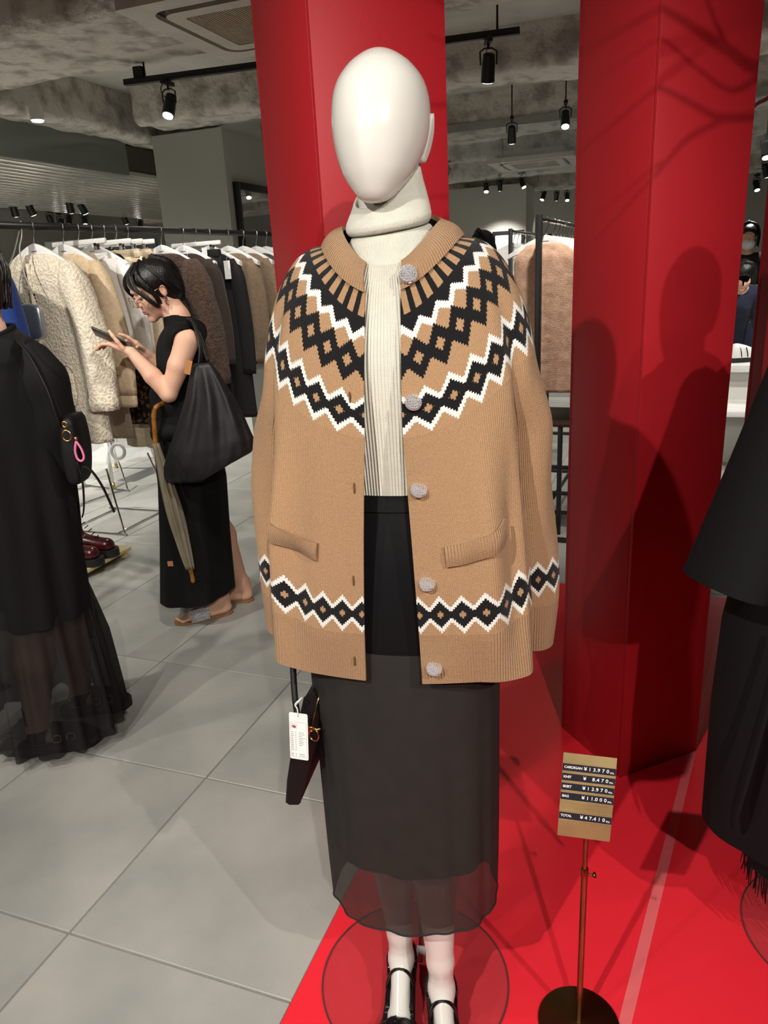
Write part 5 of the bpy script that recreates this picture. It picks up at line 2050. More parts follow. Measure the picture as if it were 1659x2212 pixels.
for k in range(3):
    mk('chain_bead', xf(lathe([(0, -0.005), (0.004, -0.003), (0.0045, 0), (0.004, 0.003), (0, 0.005)], 10), Matrix.Translation((0.118 + 0.004 * k, -0.106, -0.275 - 0.013 * k))), M_black if k == 0 else M_chrome, sbag, local=True)

# ------------------------------------------------------------------ racks seen between the pillars
def small_rack(x, y, length, ang, h, label, n_h, post_w=0.03):
    t = thing('garment_rack', label, 'clothes rack', (x, y, 0))
    d = Vector((math.cos(ang), math.sin(ang), 0))
    sd = Vector((-d.y, d.x, 0))
    a_, b_ = Vector((x, y, 0)), Vector((x, y, 0)) + d * length
    for e in (a_, b_):
        mk('post', box((e.x, e.y, h / 2), (post_w, post_w, h), ang, 0.002), M_black, t, auto=40)
        mk('foot', box((e.x, e.y, 0.012), (0.03, 0.50, 0.024), ang, 0.002), M_black, t, auto=40)
    mk('rail_tube', cyl(tuple(a_ + Vector((0, 0, h - 0.02))), tuple(b_ + Vector((0, 0, h - 0.02))), 0.012, n=12), M_chrome, t)
    mk('lower_rail', cyl(tuple(a_ + Vector((0, 0, 0.10))), tuple(b_ + Vector((0, 0, 0.10))), 0.012, n=12), M_black, t)
    return t, a_, d, h - 0.02 - 0.0045


tr2, ra2, rd2, rz2 = small_rack(0.862, 4.0, 1.5, R(66), 1.745, 'black post garment rack holding the pink beige fur vests', 6)
for zz in (0.08, 0.20, 0.36):
    q = ra2 + rd2 * 0.25
    mk('shelf_bar', box((q.x + 0.10, q.y, zz), (0.30, 0.02, 0.02), R(66) - PI / 2, 0.002), M_black, tr2, auto=40)
q = Vector((1.01, 4.07, 0))
mk('lower_leg', box((q.x, q.y, 0.33), (0.025, 0.025, 0.66), R(66), 0.002), M_black, tr2, auto=40)
mk('lower_shelf', box((q.x + 0.05, q.y + 0.2, 0.655), (0.34, 0.5, 0.02), R(66) - PI / 2, 0.002), pmat('dark_wood', srgb(52, 34, 24), 0.5), tr2, auto=40)
GV = 'fur vests on the black post rack'
GR2 = R(66) - PI / 2
HL2 = 'white hanger on the black post rack between the red pillars'
for k, dx, lab in ((0.17, -0.02, 'pink beige fur vest just behind the black rack post'), (0.37, 0.02, 'pink beige fur vest deeper on the rack behind the red pillar')):
    q = ra2 + rd2 * k
    hang(0, (q.x, q.y, rz2), GR2, HL2, HL2)
    vt = garment('fur_vest', lab, 'vest', (q.x, q.y, rz2), GR2, F_fur, 0.165, 0.78, 0.5, 0.055, 0.01, GV, 0.009, 20 + k, vest=True, collar=False, ht=0.082)
for i in range(9):
    q = ra2 + rd2 * (0.5 + 0.1 * i)
    hang(0, (q.x, q.y, rz2), GR2, HL2, HL2)
    garment('hanging_blouse', 'plain top hanging deep on the black post rack', 'shirt', (q.x, q.y, rz2), GR2, (F_white, F_ecru, F_taupe, F_fur)[i % 4], 0.17, 0.6, 0.5, 0.03, 0.01, 'tops deep on the black post rack', 0, i, 0.05, 0.045, 0.04, collar=False, ht=0.045)
tr3, ra3, rd3, rz3 = small_rack(0.985, 5.5, 1.4, R(66), 1.755, 'second garment rack further back between the red pillars', 6, 0.025)
HL3 = 'white hanger on the further rack between the red pillars'
for i in range(8):
    q = ra3 + rd3 * (0.08 + 0.12 * i)
    hang(0, (q.x, q.y, rz3), GR2, HL3, HL3)
    garment('hanging_blouse', 'plain top hanging on the further rack between the red pillars', 'shirt', (q.x, q.y, rz3), GR2, (F_white, F_blackc, F_ecru, F_white)[i % 4], 0.18, 0.62, 0.5, 0.03, 0.01, 'tops on the further rack', 0, i + 3, 0.05, 0.045, 0.04, collar=False, ht=0.052)
# ================================================================== people
M_skin = pmat('skin', srgb(226, 182, 156), 0.5, col2=srgb(216, 168, 142), nscale=9, bump=0.05, bscale=250, spec=0.35)
M_skin.node_tree.nodes['Principled BSDF'].inputs['Subsurface Weight'].default_value = 0.08
M_skin.node_tree.nodes['Principled BSDF'].inputs['Subsurface Radius'].default_value = (0.01, 0.004, 0.002)
M_hair = pmat('black_hair', (0.006, 0.005, 0.005), 0.28, col2=(0.012, 0.010, 0.009), nscale=40, stretch=(1, 1, 0.2), bump=0.4, bscale=220, spec=0.6)
M_lip = pmat('lip', srgb(176, 96, 92), 0.45)
M_brow = pmat('brow', (0.012, 0.009, 0.008), 0.7)
M_bcl = pmat('black_clothing', (0.005, 0.0048, 0.005), 0.85, col2=(0.004, 0.004, 0.0042), spec=0.25, bump=0.15, bscale=300, bdist=0.002)
M_btote = pmat('black_nylon', (0.010, 0.0095, 0.010), 0.5, bump=0.2, bscale=30, bdist=0.004)


class Frame:
    def __init__(s, c, yaw, pitch, sc=1.0):
        """forward at yaw (world xy), pitched down by pitch."""
        s.c = Vector(c)
        s.sc = sc
        h = Vector((math.cos(yaw), math.sin(yaw), 0))
        s.f = h * math.cos(pitch) + Vector((0, 0, -math.sin(pitch)))
        s.l = Vector((-h.y, h.x, 0))
        s.u = s.f.cross(s.l)
        s.rot = Matrix(((s.f.x, s.l.x, s.u.x), (s.f.y, s.l.y, s.u.y), (s.f.z, s.l.z, s.u.z)))

    def p(s, a, l, b):
        return s.c + (s.f * a + s.l * l + s.u * b) * s.sc

    def r(s, *q):
        return np.array(q) * s.sc


def add_head(F, H):
    e = lambda c, r, k=0.012, op='add': F.ell(H.p(*c), H.r(*r), H.rot, k, op)
    e((-0.012, 0, 0.035), (0.094, 0.074, 0.084))
    e((0.030, 0, -0.030), (0.058, 0.058, 0.080))
    for s in (-1, 1):
        F.cap(H.p(-0.012, s * 0.048, -0.050), H.p(0.060, s * 0.012, -0.098), 0.018 * H.sc, 0.015 * H.sc, 0.014)
        e((0.052, s * 0.034, -0.030), (0.026, 0.022, 0.024), 0.016)
    e((0.064, 0, -0.100), (0.018, 0.020, 0.014), 0.01)
    e((0.072, 0, 0.030), (0.024, 0.050, 0.014), 0.014)
    for s in (-1, 1):
        e((0.092, s * 0.031, 0.006), (0.014, 0.016, 0.010), 0.008, 'sub')
        e((0.077, s * 0.031, 0.004), (0.0105, 0.014, 0.0095), 0.003)
    F.cap(H.p(0.084, 0, 0.004), H.p(0.100, 0, -0.026), 0.0065 * H.sc, 0.0095 * H.sc, 0.008)
    for s in (-1, 1):
        e((0.090, s * 0.011, -0.031), (0.009, 0.0075, 0.007), 0.005)
        e((-0.010, s * 0.074, -0.004), (0.016, 0.007, 0.029), 0.004)
        e((-0.006, s * 0.081, -0.002), (0.008, 0.004, 0.016), 0.003, 'sub')
    e((0.082, 0, -0.058), (0.010, 0.021, 0.0055), 0.003)
    e((0.080, 0, -0.068), (0.0095, 0.018, 0.0060), 0.003)


def face_marks(H, parent):
    mk('lips', fix_normals(join(*[xf(lathe([(0.001, -1), (0.6, -0.8), (1, 0), (0.6, 0.8), (0.001, 1)], 16), Matrix.Translation(H.p(0.0835 - 0.002 * k, 0, -0.0585 - 0.0095 * k)) @ H.rot.to_4x4() @ Matrix.Diagonal((0.0095, 0.019, 0.0048, 1))) for k in (0, 1)])), M_lip, parent)
    for s in (-1, 1):
        pts = [H.p(0.080 - 0.35 * (y - 0.012) ** 1.0 * 0.55, s * y, 0.024 + 0.004 * math.sin((y - 0.012) * 90)) for y in np.linspace(0.012, 0.050, 8)]
        mk('eyebrow', tube([tuple(p) for p in pts], 0.0028, 6), M_brow, parent)
        pts = [H.p(0.0868 - 0.0045 * ((y - 0.031) / 0.013) ** 2, s * y, -0.001 + 0.003 * (1 - ((y - 0.031) / 0.013) ** 2) - 0.003) for y in np.linspace(0.018, 0.044, 8)]
        mk('eyelashes', tube([tuple(p) for p in pts], 0.0014, 5), M_brow, parent)


def hair_cap(H, res=0.004, short=True):
    c = H.c
    F = Field(tuple(c - Vector((0.16, 0.16, 0.16))), tuple(c + Vector((0.16, 0.16, 0.17))), res)
    F.ell(H.p(-0.015, 0, 0.037), H.r(0.101, 0.081, 0.090), H.rot, 0.0)
    F.ell(H.p(-0.045, 0, -0.02), H.r(0.066, 0.072, 0.072), H.rot, 0.02)
    F.ell(H.p(0.105, 0, -0.045), H.r(0.088, 0.085, 0.108), H.rot, 0.01, 'sub')
    F.ell(H.p(0.005, 0.095, -0.035), H.r(0.040, 0.034, 0.045), H.rot, 0.008, 'sub')
    F.ell(H.p(0.005, -0.095, -0.035), H.r(0.040, 0.034, 0.045), H.rot, 0.008, 'sub')
    return F


def hair_locks(H, specs, seed=1):
    rr = random.Random(seed)
    gs = []
    for pts, n, spread, r0, r1 in specs:
        for k in range(n):
            o = [rr.uniform(-1, 1) * spread for _ in range(3)]
            P = [H.p(p[0] + o[0] * (0.4 + 0.6 * i / len(pts)), p[1] + o[1] * (0.3 + 0.7 * i / len(pts)), p[2] + o[2] * 0.7) for i, p in enumerate(pts)]
            q = smooth_pts([tuple(x) for x in P], 5)
            gs.append(tube([tuple(x) for x in q], [r0 + (r1 - r0) * i / (len(q) - 1) for i in range(len(q))], 6))
    return join(*gs)


def finger(F, base, d, lens, r, curl_axis, curls, k=0.004):
    """chain of three bones bending about curl_axis."""
    p = Vector(base)
    d = Vector(d).normalized()
    ax = Vector(curl_axis).normalized()
    for L, c in zip(lens, curls):
        d = (Matrix.Rotation(c, 3, ax) @ d).normalized()
        q = p + d * L
        F.cap(p, q, r, r * 0.9, k)
        p = q
        r *= 0.92
    return p


# ------------------------------------------------------------------ woman with a phone
W1 = thing('person', 'woman in a sleeveless black top and long skirt looking at her phone', 'person', (-0.85, 3.24, 0.0))
H = Frame((-0.895, 3.2, 1.484), R(180 + 34), R(21), 0.97)
F = Field((-1.16, 2.98, 0.0), (-0.60, 3.48, 1.64), 0.005)
add_head(F, H)
F.chain([H.p(-0.025, 0, -0.04), (-0.815, 3.2, 1.375), (-0.795, 3.2, 1.31)], [0.048, 0.046, 0.06], 0.02)
F.ell((-0.815, 3.2, 1.20), (0.088, 0.145, 0.14), None, 0.03)
F.ell((-0.845, 3.2, 1.02), (0.085, 0.125, 0.15), None, 0.04)
F.ell((-0.850, 3.2, 0.90), (0.088, 0.125, 0.11), None, 0.03)
F.cap((-0.785, 3.07, 1.295), (-0.785, 3.32, 1.295), 0.046, 0.046, 0.03)
# near arm (her left), bent up to the phone
F.chain([(-0.752, 3.055, 1.285), (-0.795, 3.035, 1.19), (-0.848, 3.025, 1.082)], [0.047, 0.043, 0.034], 0.012)
F.chain([(-0.848, 3.025, 1.082), (-0.905, 3.035, 1.155), (-0.985, 3.06, 1.252)], [0.035, 0.035, 0.021], 0.010)
wr = Vector((-0.985, 3.06, 1.252))
hd = Vector((-0.90, 0.12, 0.42)).normalized()
hs = Vector((0.10, 0.98, -0.06)).normalized()       # across the palm (away from camera)
hn = hd.cross(hs).normalized()
if hn.z < 0:
    hn = -hn
pc = wr + hd * 0.048
for q in (-0.022, -0.008, 0.008, 0.022):
    F.cap(wr + hs * q * 0.5, wr + hd * 0.082 + hs * q, 0.013, 0.0105, 0.010)
for i, (q, L) in enumerate(((-0.026, 0.9), (-0.009, 1.05), (0.009, 1.0), (0.026, 0.82))):
    finger(F, wr + hd * 0.082 + hs * q, hd, (0.030 * L, 0.022 * L, 0.018 * L), 0.0085, hs, (-0.35, -0.45, -0.5))
finger(F, wr + hd * 0.025 - hs * 0.024 + hn * 0.006, (hd * 0.75 - hs * 0.35 + hn * 0.55), (0.034, 0.026, 0.022), 0.0095, hn, (0.0, -0.2, -0.25))
# far arm (her right), finger on the screen
F.chain([(-0.795, 3.335, 1.28), (-0.83, 3.36, 1.17), (-0.86, 3.365, 1.065)], [0.046, 0.042, 0.034], 0.012)
F.chain([(-0.86, 3.365, 1.065), (-0.92, 3.335, 1.13), (-0.985, 3.275, 1.222)], [0.034, 0.033, 0.021], 0.010)
w2 = Vector((-0.985, 3.275, 1.222))
d2 = Vector((-0.55, -0.35, 0.78)).normalized()
s2 = Vector((0.5, -0.85, -0.05)).normalized()
n2 = d2.cross(s2).normalized()
for q in (-0.020, -0.006, 0.008, 0.021):
    F.cap(w2 + s2 * q * 0.5, w2 + d2 * 0.070 + s2 * q, 0.0125, 0.0105, 0.010)
ax2 = s2 if (Matrix.Rotation(0.5, 3, s2) @ d2).z < d2.z else -s2
for i, (q, cu) in enumerate(((-0.021, (0.7, 0.9, 0.7)), (-0.007, (0.7, 0.9, 0.7)), (0.007, (0.5, 0.7, 0.5)), (0.022, (0.15, 0.2, 0.2)))):
    finger(F, w2 + d2 * 0.070 + s2 * q, d2, (0.036, 0.024, 0.018), 0.0082, ax2, cu)
finger(F, w2 + d2 * 0.03 + s2 * 0.022, (d2 * 0.6 + s2 * 0.6 - n2 * 0.2), (0.030, 0.024, 0.018), 0.0092, n2, (0, 0.2, 0.2))
# legs and feet
F.chain([(-0.86, 3.13, 0.86), (-0.875, 3.15, 0.50), (-0.845, 3.17, 0.36), (-0.800, 3.215, 0.10)], [0.068, 0.055, 0.052, 0.030], 0.03)
F.chain([(-0.85, 3.27, 0.86), (-0.80, 3.30, 0.50), (-0.765, 3.33, 0.36), (-0.715, 3.365, 0.10)], [0.068, 0.055, 0.052, 0.030], 0.03)
FT = []
for heel, toe in ((Vector((-0.775, 3.228, 0.03)), Vector((-0.995, 3.138, 0.022))), (Vector((-0.695, 3.362, 0.03)), Vector((-0.925, 3.385, 0.022)))):
    d = (toe - heel).normalized()
    sd = Vector((-d.y, d.x, 0)).normalized()
    F.cap(heel + Vector((0, 0, 0.005)), heel + Vector((-0.01, 0, 0.075)), 0.028, 0.030, 0.015)
    F.cap(heel + d * 0.02 + Vector((0, 0, 0.055)), heel + d * 0.15 + Vector((0, 0, 0.006)), 0.033, 0.026, 0.02)
    F.cap(heel + d * 0.02, heel + d * 0.16 + sd * 0.012, 0.026, 0.024, 0.015)
    for q in range(5):
        o_ = (q - 2) * 0.0145
        F.cap(heel + d * 0.165 + sd * o_, heel + d * (0.225 - 0.006 * abs(q - 1)) + sd * o_ * 0.95 - Vector((0, 0, 0.006)), 0.010, 0.0085, 0.005)
    FT.append((heel, toe, d, sd))
mk('body', F.mesh(), M_skin, W1)
face_marks(H, W1)
# hair
G = hair_cap(H)
hl = hair_locks(H, [([(0.02, 0.0, 0.124), (0.072, 0.032, 0.096), (0.088, 0.060, 0.045), (0.070, 0.078, -0.005), (0.042, 0.079, -0.055)], 26, 0.009, 0.0035, 0.0012),
                    ([(0.0, 0.0, 0.126), (0.05, 0.042, 0.103), (0.055, 0.074, 0.055), (0.035, 0.083, 0.0), (0.028, 0.081, -0.045)], 22, 0.010, 0.0035, 0.0012),
                    ([(-0.02, 0.0, 0.127), (0.0, 0.050, 0.104), (-0.02, 0.080, 0.05), (-0.045, 0.078, 0.005), (-0.075, 0.060, -0.045)], 26, 0.010, 0.0035, 0.0015),
                    ([(0.04, -0.01, 0.114), (0.086, 0.015, 0.082), (0.096, 0.040, 0.055), (0.086, 0.064, 0.030)], 14, 0.008, 0.0035, 0.0015),
                    ([(0.02, -0.02, 0.122), (0.080, -0.030, 0.086), (0.090, -0.056, 0.045), (0.068, -0.074, 0.0), (0.045, -0.074, -0.05)], 22, 0.010, 0.0035, 0.0012),
                    ([(-0.05, 0.0, 0.120), (-0.095, 0.02, 0.085), (-0.115, 0.02, 0.03), (-0.105, 0.02, -0.04), (-0.088, 0.015, -0.08)], 30, 0.018, 0.004, 0.002)], 4)
mk('hair', join(G.mesh(), hl), M_hair, W1)
# eyeglasses and ear studs
M_wire = pmat('thin_gold_wire', (0.45, 0.33, 0.22), 0.25, 1.0)
eg = thing('eyeglasses', 'round thin metal glasses on the woman with the phone', 'glasses', tuple(H.p(0.1, 0, -0.01)))
for s in (-1, 1):
    ring_ = [tuple(H.p(0.106 + 0.002 * math.cos(a), s * 0.034 + 0.024 * math.cos(a), -0.008 + 0.022 * math.sin(a))) for a in np.linspace(0, 2 * PI, 28, endpoint=False)]
    mk('rim', tube(ring_, 0.0012, 6, closed=True), M_wire, eg)
    mk('temple', tube([tuple(H.p(0.106, s * 0.058, 0.0)), tuple(H.p(0.05, s * 0.076, 0.006)), tuple(H.p(-0.012, s * 0.082, 0.012)), tuple(H.p(-0.026, s * 0.080, -0.012))], 0.0011, 6), M_wire, eg)
mk('bridge', tube([tuple(H.p(0.107, -0.011, -0.004)), tuple(H.p(0.111, 0, 0.0)), tuple(H.p(0.107, 0.011, -0.004))], 0.0012, 6), M_wire, eg)
er = thing('drop_earring', 'small silver drop earring on the woman with the phone', 'earring', tuple(H.p(-0.008, 0.082, -0.035)))
for dz, dx, r in ((-0.030, 0, 0.0055), (-0.041, 0.002, 0.0045), (-0.050, -0.001, 0.0035)):
    mk('bead', xf(lathe([(0, -1), (0.7, -0.7), (1, 0), (0.7, 0.7), (0, 1)], 10), Matrix.Translation(H.p(-0.006 + dx, 0.084, dz)) @ Matrix.Scale(r, 4)), M_chrome, er)
# sleeveless top
F = Field((-1.02, 2.98, 0.80), (-0.66, 3.44, 1.42), 0.006)
F.ell((-0.818, 3.2, 1.20), (0.103, 0.158, 0.155), None, 0.03)
F.ell((-0.862, 3.2, 1.02), (0.112, 0.145, 0.15), None, 0.05)
F.ell((-0.868, 3.2, 0.92), (0.125, 0.165, 0.10), None, 0.03)
F.cap((-0.782, 3.065, 1.300), (-0.785, 3.330, 1.300), 0.056, 0.056, 0.035)
F.cap((-0.800, 3.2, 1.32), (-0.822, 3.2, 1.372), 0.062, 0.054, 0.02)
P = F.all()
wv = 0.004 * np.sin(P[..., 2] * 60 + P[..., 1] * 25) + 0.003 * np.sin(P[..., 1] * 70 + P[..., 2] * 22)
F.d = (F.d + wv * np.clip((1.25 - P[..., 2]) * 4, 0, 1)).astype(np.float32)
for s in (-1, 1):
    F.cap((-0.752, 3.2 + s * 0.185, 1.285), (-0.80, 3.2 + s * 0.19, 1.17), 0.046, 0.046, 0.01, 'sub')
F.d = np.maximum(F.d, (P[..., 2] - 1.385 - (P[..., 0] + 0.82) * 0.2)).astype(np.float32)
mk('sleeveless_top', F.mesh(), M_bcl, W1)
# long skirt
P = []
for i in range(41):
    z = 0.98 - 0.862 * i / 40
    cx = ipl(z, (0.06, 0.4, 0.67, 0.95), (-0.902, -0.872, -0.848, -0.855))
    hx = ipl(z, (0.06, 0.4, 0.67, 0.95), (0.170, 0.153, 0.146, 0.128))
    hy = ipl(z, (0.06, 0.4, 0.67, 0.95), (0.165, 0.16, 0.165, 0.16))
    row = []
    for j in range(80):
        th = 2 * PI * j / 80
        f = 0.008 * math.sin(5 * th + 1) * (1 - z) + 0.004 * math.sin(11 * th) * (1 - z)
        row.append((cx + (hx + f) * math.cos(th), 3.21 + (hy + f) * math.sin(th), z + 0.02 * math.cos(th) * (1 - z) * (1 if math.cos(th) > 0 else 0.3)))
    P.append(row)
sk = mk('long_skirt', loft(P, False, flip=True), M_bcl, W1, solid=0.003)
mk('skirt_label', xf(box((0, 0, 0), (0.024, 0.001, 0.024)), Matrix.Translation((-0.955, 3.062, 0.33))), pmat('tan_leather', srgb(176, 120, 82), 0.6), sk, smooth=False)
# sandals
M_glit = pmat('silver_glitter', (0.85, 0.85, 0.87), 0.3, 0.3, col2=(0.40, 0.40, 0.41), nscale=260, ramp=(0.46, 0.54), bump=0.8, bscale=300)
for n_, (heel, toe, d, sd) in enumerate(FT):
    sdl = thing('slide_sandal', ('silver glitter sandal on the front foot of the woman with the phone', 'silver glitter sandal on the rear foot of the woman with the phone')[n_], 'sandal', (heel.x, heel.y, 0), 'glitter sandals')
    so = []
    for k in range(21):
        u = k / 20
        x = -0.032 + 0.275 * u
        hw = spl(u, (0, 0.08, 0.3, 0.7, 0.9, 1.0), (0.008, 0.03, 0.033, 0.043, 0.036, 0.010))
        c_ = Vector((heel.x, heel.y, 0)) + d * x
        c_.z = 0
        so.append([tuple(c_ - sd * hw + Vector((0, 0, 0.012))), tuple(c_ + sd * hw + Vector((0, 0, 0.012))), tuple(c_ + sd * hw + Vector((0, 0, 0.0005))), tuple(c_ - sd * hw + Vector((0, 0, 0.0005)))])
    mk('sole', fix_normals(loft(so, True)), pmat('cork_sole', srgb(150, 110, 74), 0.7), sdl, auto=40)
    P = []
    for k in range(9):
        x = 0.085 + 0.085 * k / 8
        c_ = Vector((heel.x, heel.y, 0)) + d * x
        hgt = 0.078 - 0.030 * k / 8
        P.append([tuple(c_ + sd * 0.044 * math.cos(a) + Vector((0, 0, 0.010 + hgt * math.sin(a) ** 0.8))) for a in np.linspace(0.02, PI - 0.02, 18)])
    mk('upper_band', fix_normals(grid(P)), M_glit, sdl, solid=0.004)
# phone
ph = thing('smartphone', 'dark smartphone held by the woman in black', 'phone', tuple(pc))
pcn = wr + hd * 0.098 + hn * 0.020
_c, _s = math.cos(R(30)), math.sin(R(30))
hs_, hn_ = hs * _c - hn * _s, hn * _c + hs * _s
Mx = Matrix(((hd.x, hs_.x, hn_.x, pcn.x), (hd.y, hs_.y, hn_.y, pcn.y), (hd.z, hs_.z, hn_.z, pcn.z), (0, 0, 0, 1)))
mk('case', xf(box((0, 0, 0), (0.145, 0.072, 0.008), bev=0.003), Mx), M_black, ph, auto=40)
mk('screen', xf(box((0, 0, 0.0042), (0.138, 0.066, 0.0006)), Mx), pmat('phone_screen', (0.10, 0.11, 0.13), 0.1, emit=(0.75, 0.8, 0.9), estr=0.15), ph, smooth=False)
mk('camera_lens', xf(cyl((-0.055, 0.02, -0.004), (-0.055, 0.02, -0.0062), 0.008, n=16), Mx), M_chrome, ph, auto=40)
# tote bag on her near shoulder
tote = thing('tote_bag', 'big soft black tote bag hanging from the shoulder of the woman with the phone', 'bag', (-0.71, 2.99, 0.72))
prof = ((1.20, -0.722, -0.652, 0.018), (1.15, -0.745, -0.622, 0.030), (1.06, -0.775, -0.578, 0.045), (0.96, -0.820, -0.542, 0.058), (0.86, -0.868, -0.517, 0.066), (0.79, -0.898, -0.516, 0.064), (0.745, -0.905, -0.535, 0.05), (0.722, -0.895, -0.60, 0.03))
P = []
for i in range(29):
    k = i / 28
    z = 1.20 - 0.478 * k
    zs_ = [q[0] for q in prof][::-1]
    xl, xr, dp = (ipl(z, zs_, [q[c] for q in prof][::-1]) for c in (1, 2, 3))
    row = []
    for j in range(72):
        th = 2 * PI * j / 72
        f = 0.010 * math.sin(8 * th + 3 * k) * math.sin(PI * min(1, k * 1.15)) + 0.005 * math.sin(17 * th + 1) * k
        row.append(((xl + xr) / 2 + (xr - xl) / 2 * math.cos(th), 2.985 + (dp + f) * math.sin(th), z + 0.095 * max(0, (math.cos(th) + 0.0)) * (k ** 3) * 1.0))
    P.append(row)
mk('bag_body', fix_normals(loft(P, True)), M_btote, tote)
for dy in (-0.012, 0.014):
    mk('shoulder_strap', tube(smooth_pts([(-0.705, 2.985 + dy, 1.17), (-0.690, 3.0 + dy, 1.26), (-0.715, 3.055 + dy, 1.345), (-0.745, 3.09 + dy, 1.362), (-0.71, 3.10 + dy, 1.30), (-0.675, 3.03 + dy, 1.20)], 5), 0.011, 8, flat=(0.45, 1.0)), M_btote, tote)
mk('leather_patch', box((-0.737, 2.955, 1.19), (0.024, 0.003, 0.055), R(15), rot=Matrix.Rotation(R(18), 3, 'Y')), pmat('tan_patch', srgb(190, 128, 78), 0.55), tote, smooth=False)
# umbrella
umb = thing('folded_umbrella', 'folded olive grey umbrella with bamboo handle beside the long skirt', 'umbrella', (-0.86, 3.03, 0.25))
M_bamb = pmat('bamboo', srgb(170, 112, 44), 0.35, col2=srgb(128, 78, 28), nscale=30)
M_olive = pmat('olive_cloth', srgb(128, 120, 100), 0.7, bump=0.15, bscale=120)
uy = 3.028


def up_(x, z, dy=0.0):
    return (x * 1.042, uy + dy, 1.5 - (1.5 - z) * 1.042)


hpts = smooth_pts([(-0.855, uy + 0.075, 1.050), up_(-0.852, 1.056, 0.035), up_(-0.870, 1.048), up_(-0.884, 1.015), up_(-0.890, 0.955), up_(-0.893, 0.900)], 5)
mk('handle', tube([tuple(p) for p in hpts], [0.0095 + 0.0018 * (i % 5 == 0) for i in range(len(hpts))], 10), M_bamb, umb)
mk('shaft', cyl(up_(-0.893, 0.91), up_(-0.826, 0.33), 0.004, n=8), M_steel, umb)
P = []
a_, b_ = Vector(up_(-0.893, 0.905)), Vector(up_(-0.826, 0.362))
for i in range(31):
    u = i / 30
    r = spl(u, (0, 0.12, 0.3, 0.55, 0.85, 1), (0.012, 0.016, 0.024, 0.031, 0.024, 0.017))
    c_ = a_.lerp(b_, u)
    P.append([tuple(c_ + Vector((math.cos(t), math.sin(t), 0)) * r * (1 + 0.22 * math.sin(8 * t + 2.6 * u))) for t in np.linspace(0, 2 * PI, 48, endpoint=False)])
mk('canopy', fix_normals(loft(P, True)), M_olive, umb)
mk('tip', tube([up_(-0.826, 0.365), up_(-0.8245, 0.352), up_(-0.823, 0.335), up_(-0.822, 0.312), up_(-0.8215, 0.300)], [0.013, 0.010, 0.0085, 0.0105, 0.008], 12), M_bamb, umb)

# ------------------------------------------------------------------ woman in black seen from behind
W2 = thing('person', 'person in a loose black dress with sheer tiered hem seen from behind', 'person', (-1.19, 2.28, 0.0))
H2 = Frame((-1.150, 2.27, 1.535), R(98), R(8))
F = Field((-1.52, 1.95, 0.0), (-0.86, 2.62, 1.70), 0.006)
add_head(F, H2)
F.chain([H2.p(-0.02, 0, -0.04), (-1.14, 2.25, 1.40), (-1.15, 2.25, 1.34)], [0.052, 0.054, 0.060], 0.02)
F.cap((-1.06, 2.245, 1.295), (-1.25, 2.29, 1.295), 0.042, 0.042, 0.02)
F.ell((-1.17, 2.26, 1.17), (0.14, 0.12, 0.15), None, 0.03)
F.ell((-1.18, 2.27, 0.98), (0.125, 0.11, 0.16), None, 0.04)
F.ell((-1.18, 2.27, 0.84), (0.145, 0.13, 0.12), None, 0.03)
F.chain([(-1.03, 2.23, 1.29), (-0.978, 2.225, 1.15), (-0.990, 2.26, 1.00), (-1.05, 2.39, 0.955)], [0.046, 0.040, 0.034, 0.023], 0.012)
F.chain([(-1.27, 2.29, 1.29), (-1.335, 2.29, 1.15), (-1.33, 2.32, 1.00), (-1.29, 2.45, 0.955)], [0.046, 0.040, 0.034, 0.023], 0.012)
for h_ in (Vector((-1.05, 2.39, 0.955)), Vector((-1.29, 2.45, 0.955))):
    for q in range(4):
        finger(F, h_ + Vector((0.014 * (q - 1.5), 0.03, 0.0)), (-0.1, 0.9, -0.2), (0.035, 0.025, 0.02), 0.0085, (1, 0, 0), (-0.2, -0.3, -0.3))
    F.cap(h_, h_ + Vector((0, 0.045, -0.005)), 0.024, 0.02, 0.01)
    finger(F, h_ + Vector((0, 0.01, 0.015)), (0.1, 0.6, 0.5), (0.03, 0.024, 0.018), 0.009, (1, 0, 0), (-0.2, -0.2, -0.2))
LG = []
for hip, knee, ank, heel, toe in (((-1.16, 2.20, 0.82), (-1.155, 2.19, 0.48), (-1.215, 2.195, 0.10), Vector((-1.255, 2.188, 0)), Vector((-1.045, 2.240, 0))),
                                  ((-1.18, 2.36, 0.82), (-1.12, 2.40, 0.48), (-1.155, 2.425, 0.10), Vector((-1.20, 2.415, 0)), Vector((-1.005, 2.462, 0)))):
    kn = Vector(knee)
    F.chain([hip, knee, tuple(kn.lerp(Vector(ank), 0.35)), ank], [0.080, 0.056, 0.062, 0.036], 0.03)
    d = (toe - heel).normalized()
    F.cap(Vector(ank), heel + d * 0.03 + Vector((0, 0, 0.06)), 0.033, 0.03, 0.015)
    F.cap(heel + d * 0.03 + Vector((0, 0, 0.06)), heel + d * 0.17 + Vector((0, 0, 0.045)), 0.032, 0.026, 0.015)
    LG.append((Vector(ank), heel, toe, d, Vector((-d.y, d.x, 0))))
mk('body', F.mesh(), M_skin, W2)
face_marks(H2, W2)
G = hair_cap(H2)
G.ell(H2.p(-0.050, 0, -0.025), H2.r(0.060, 0.070, 0.062), H2.rot, 0.02)
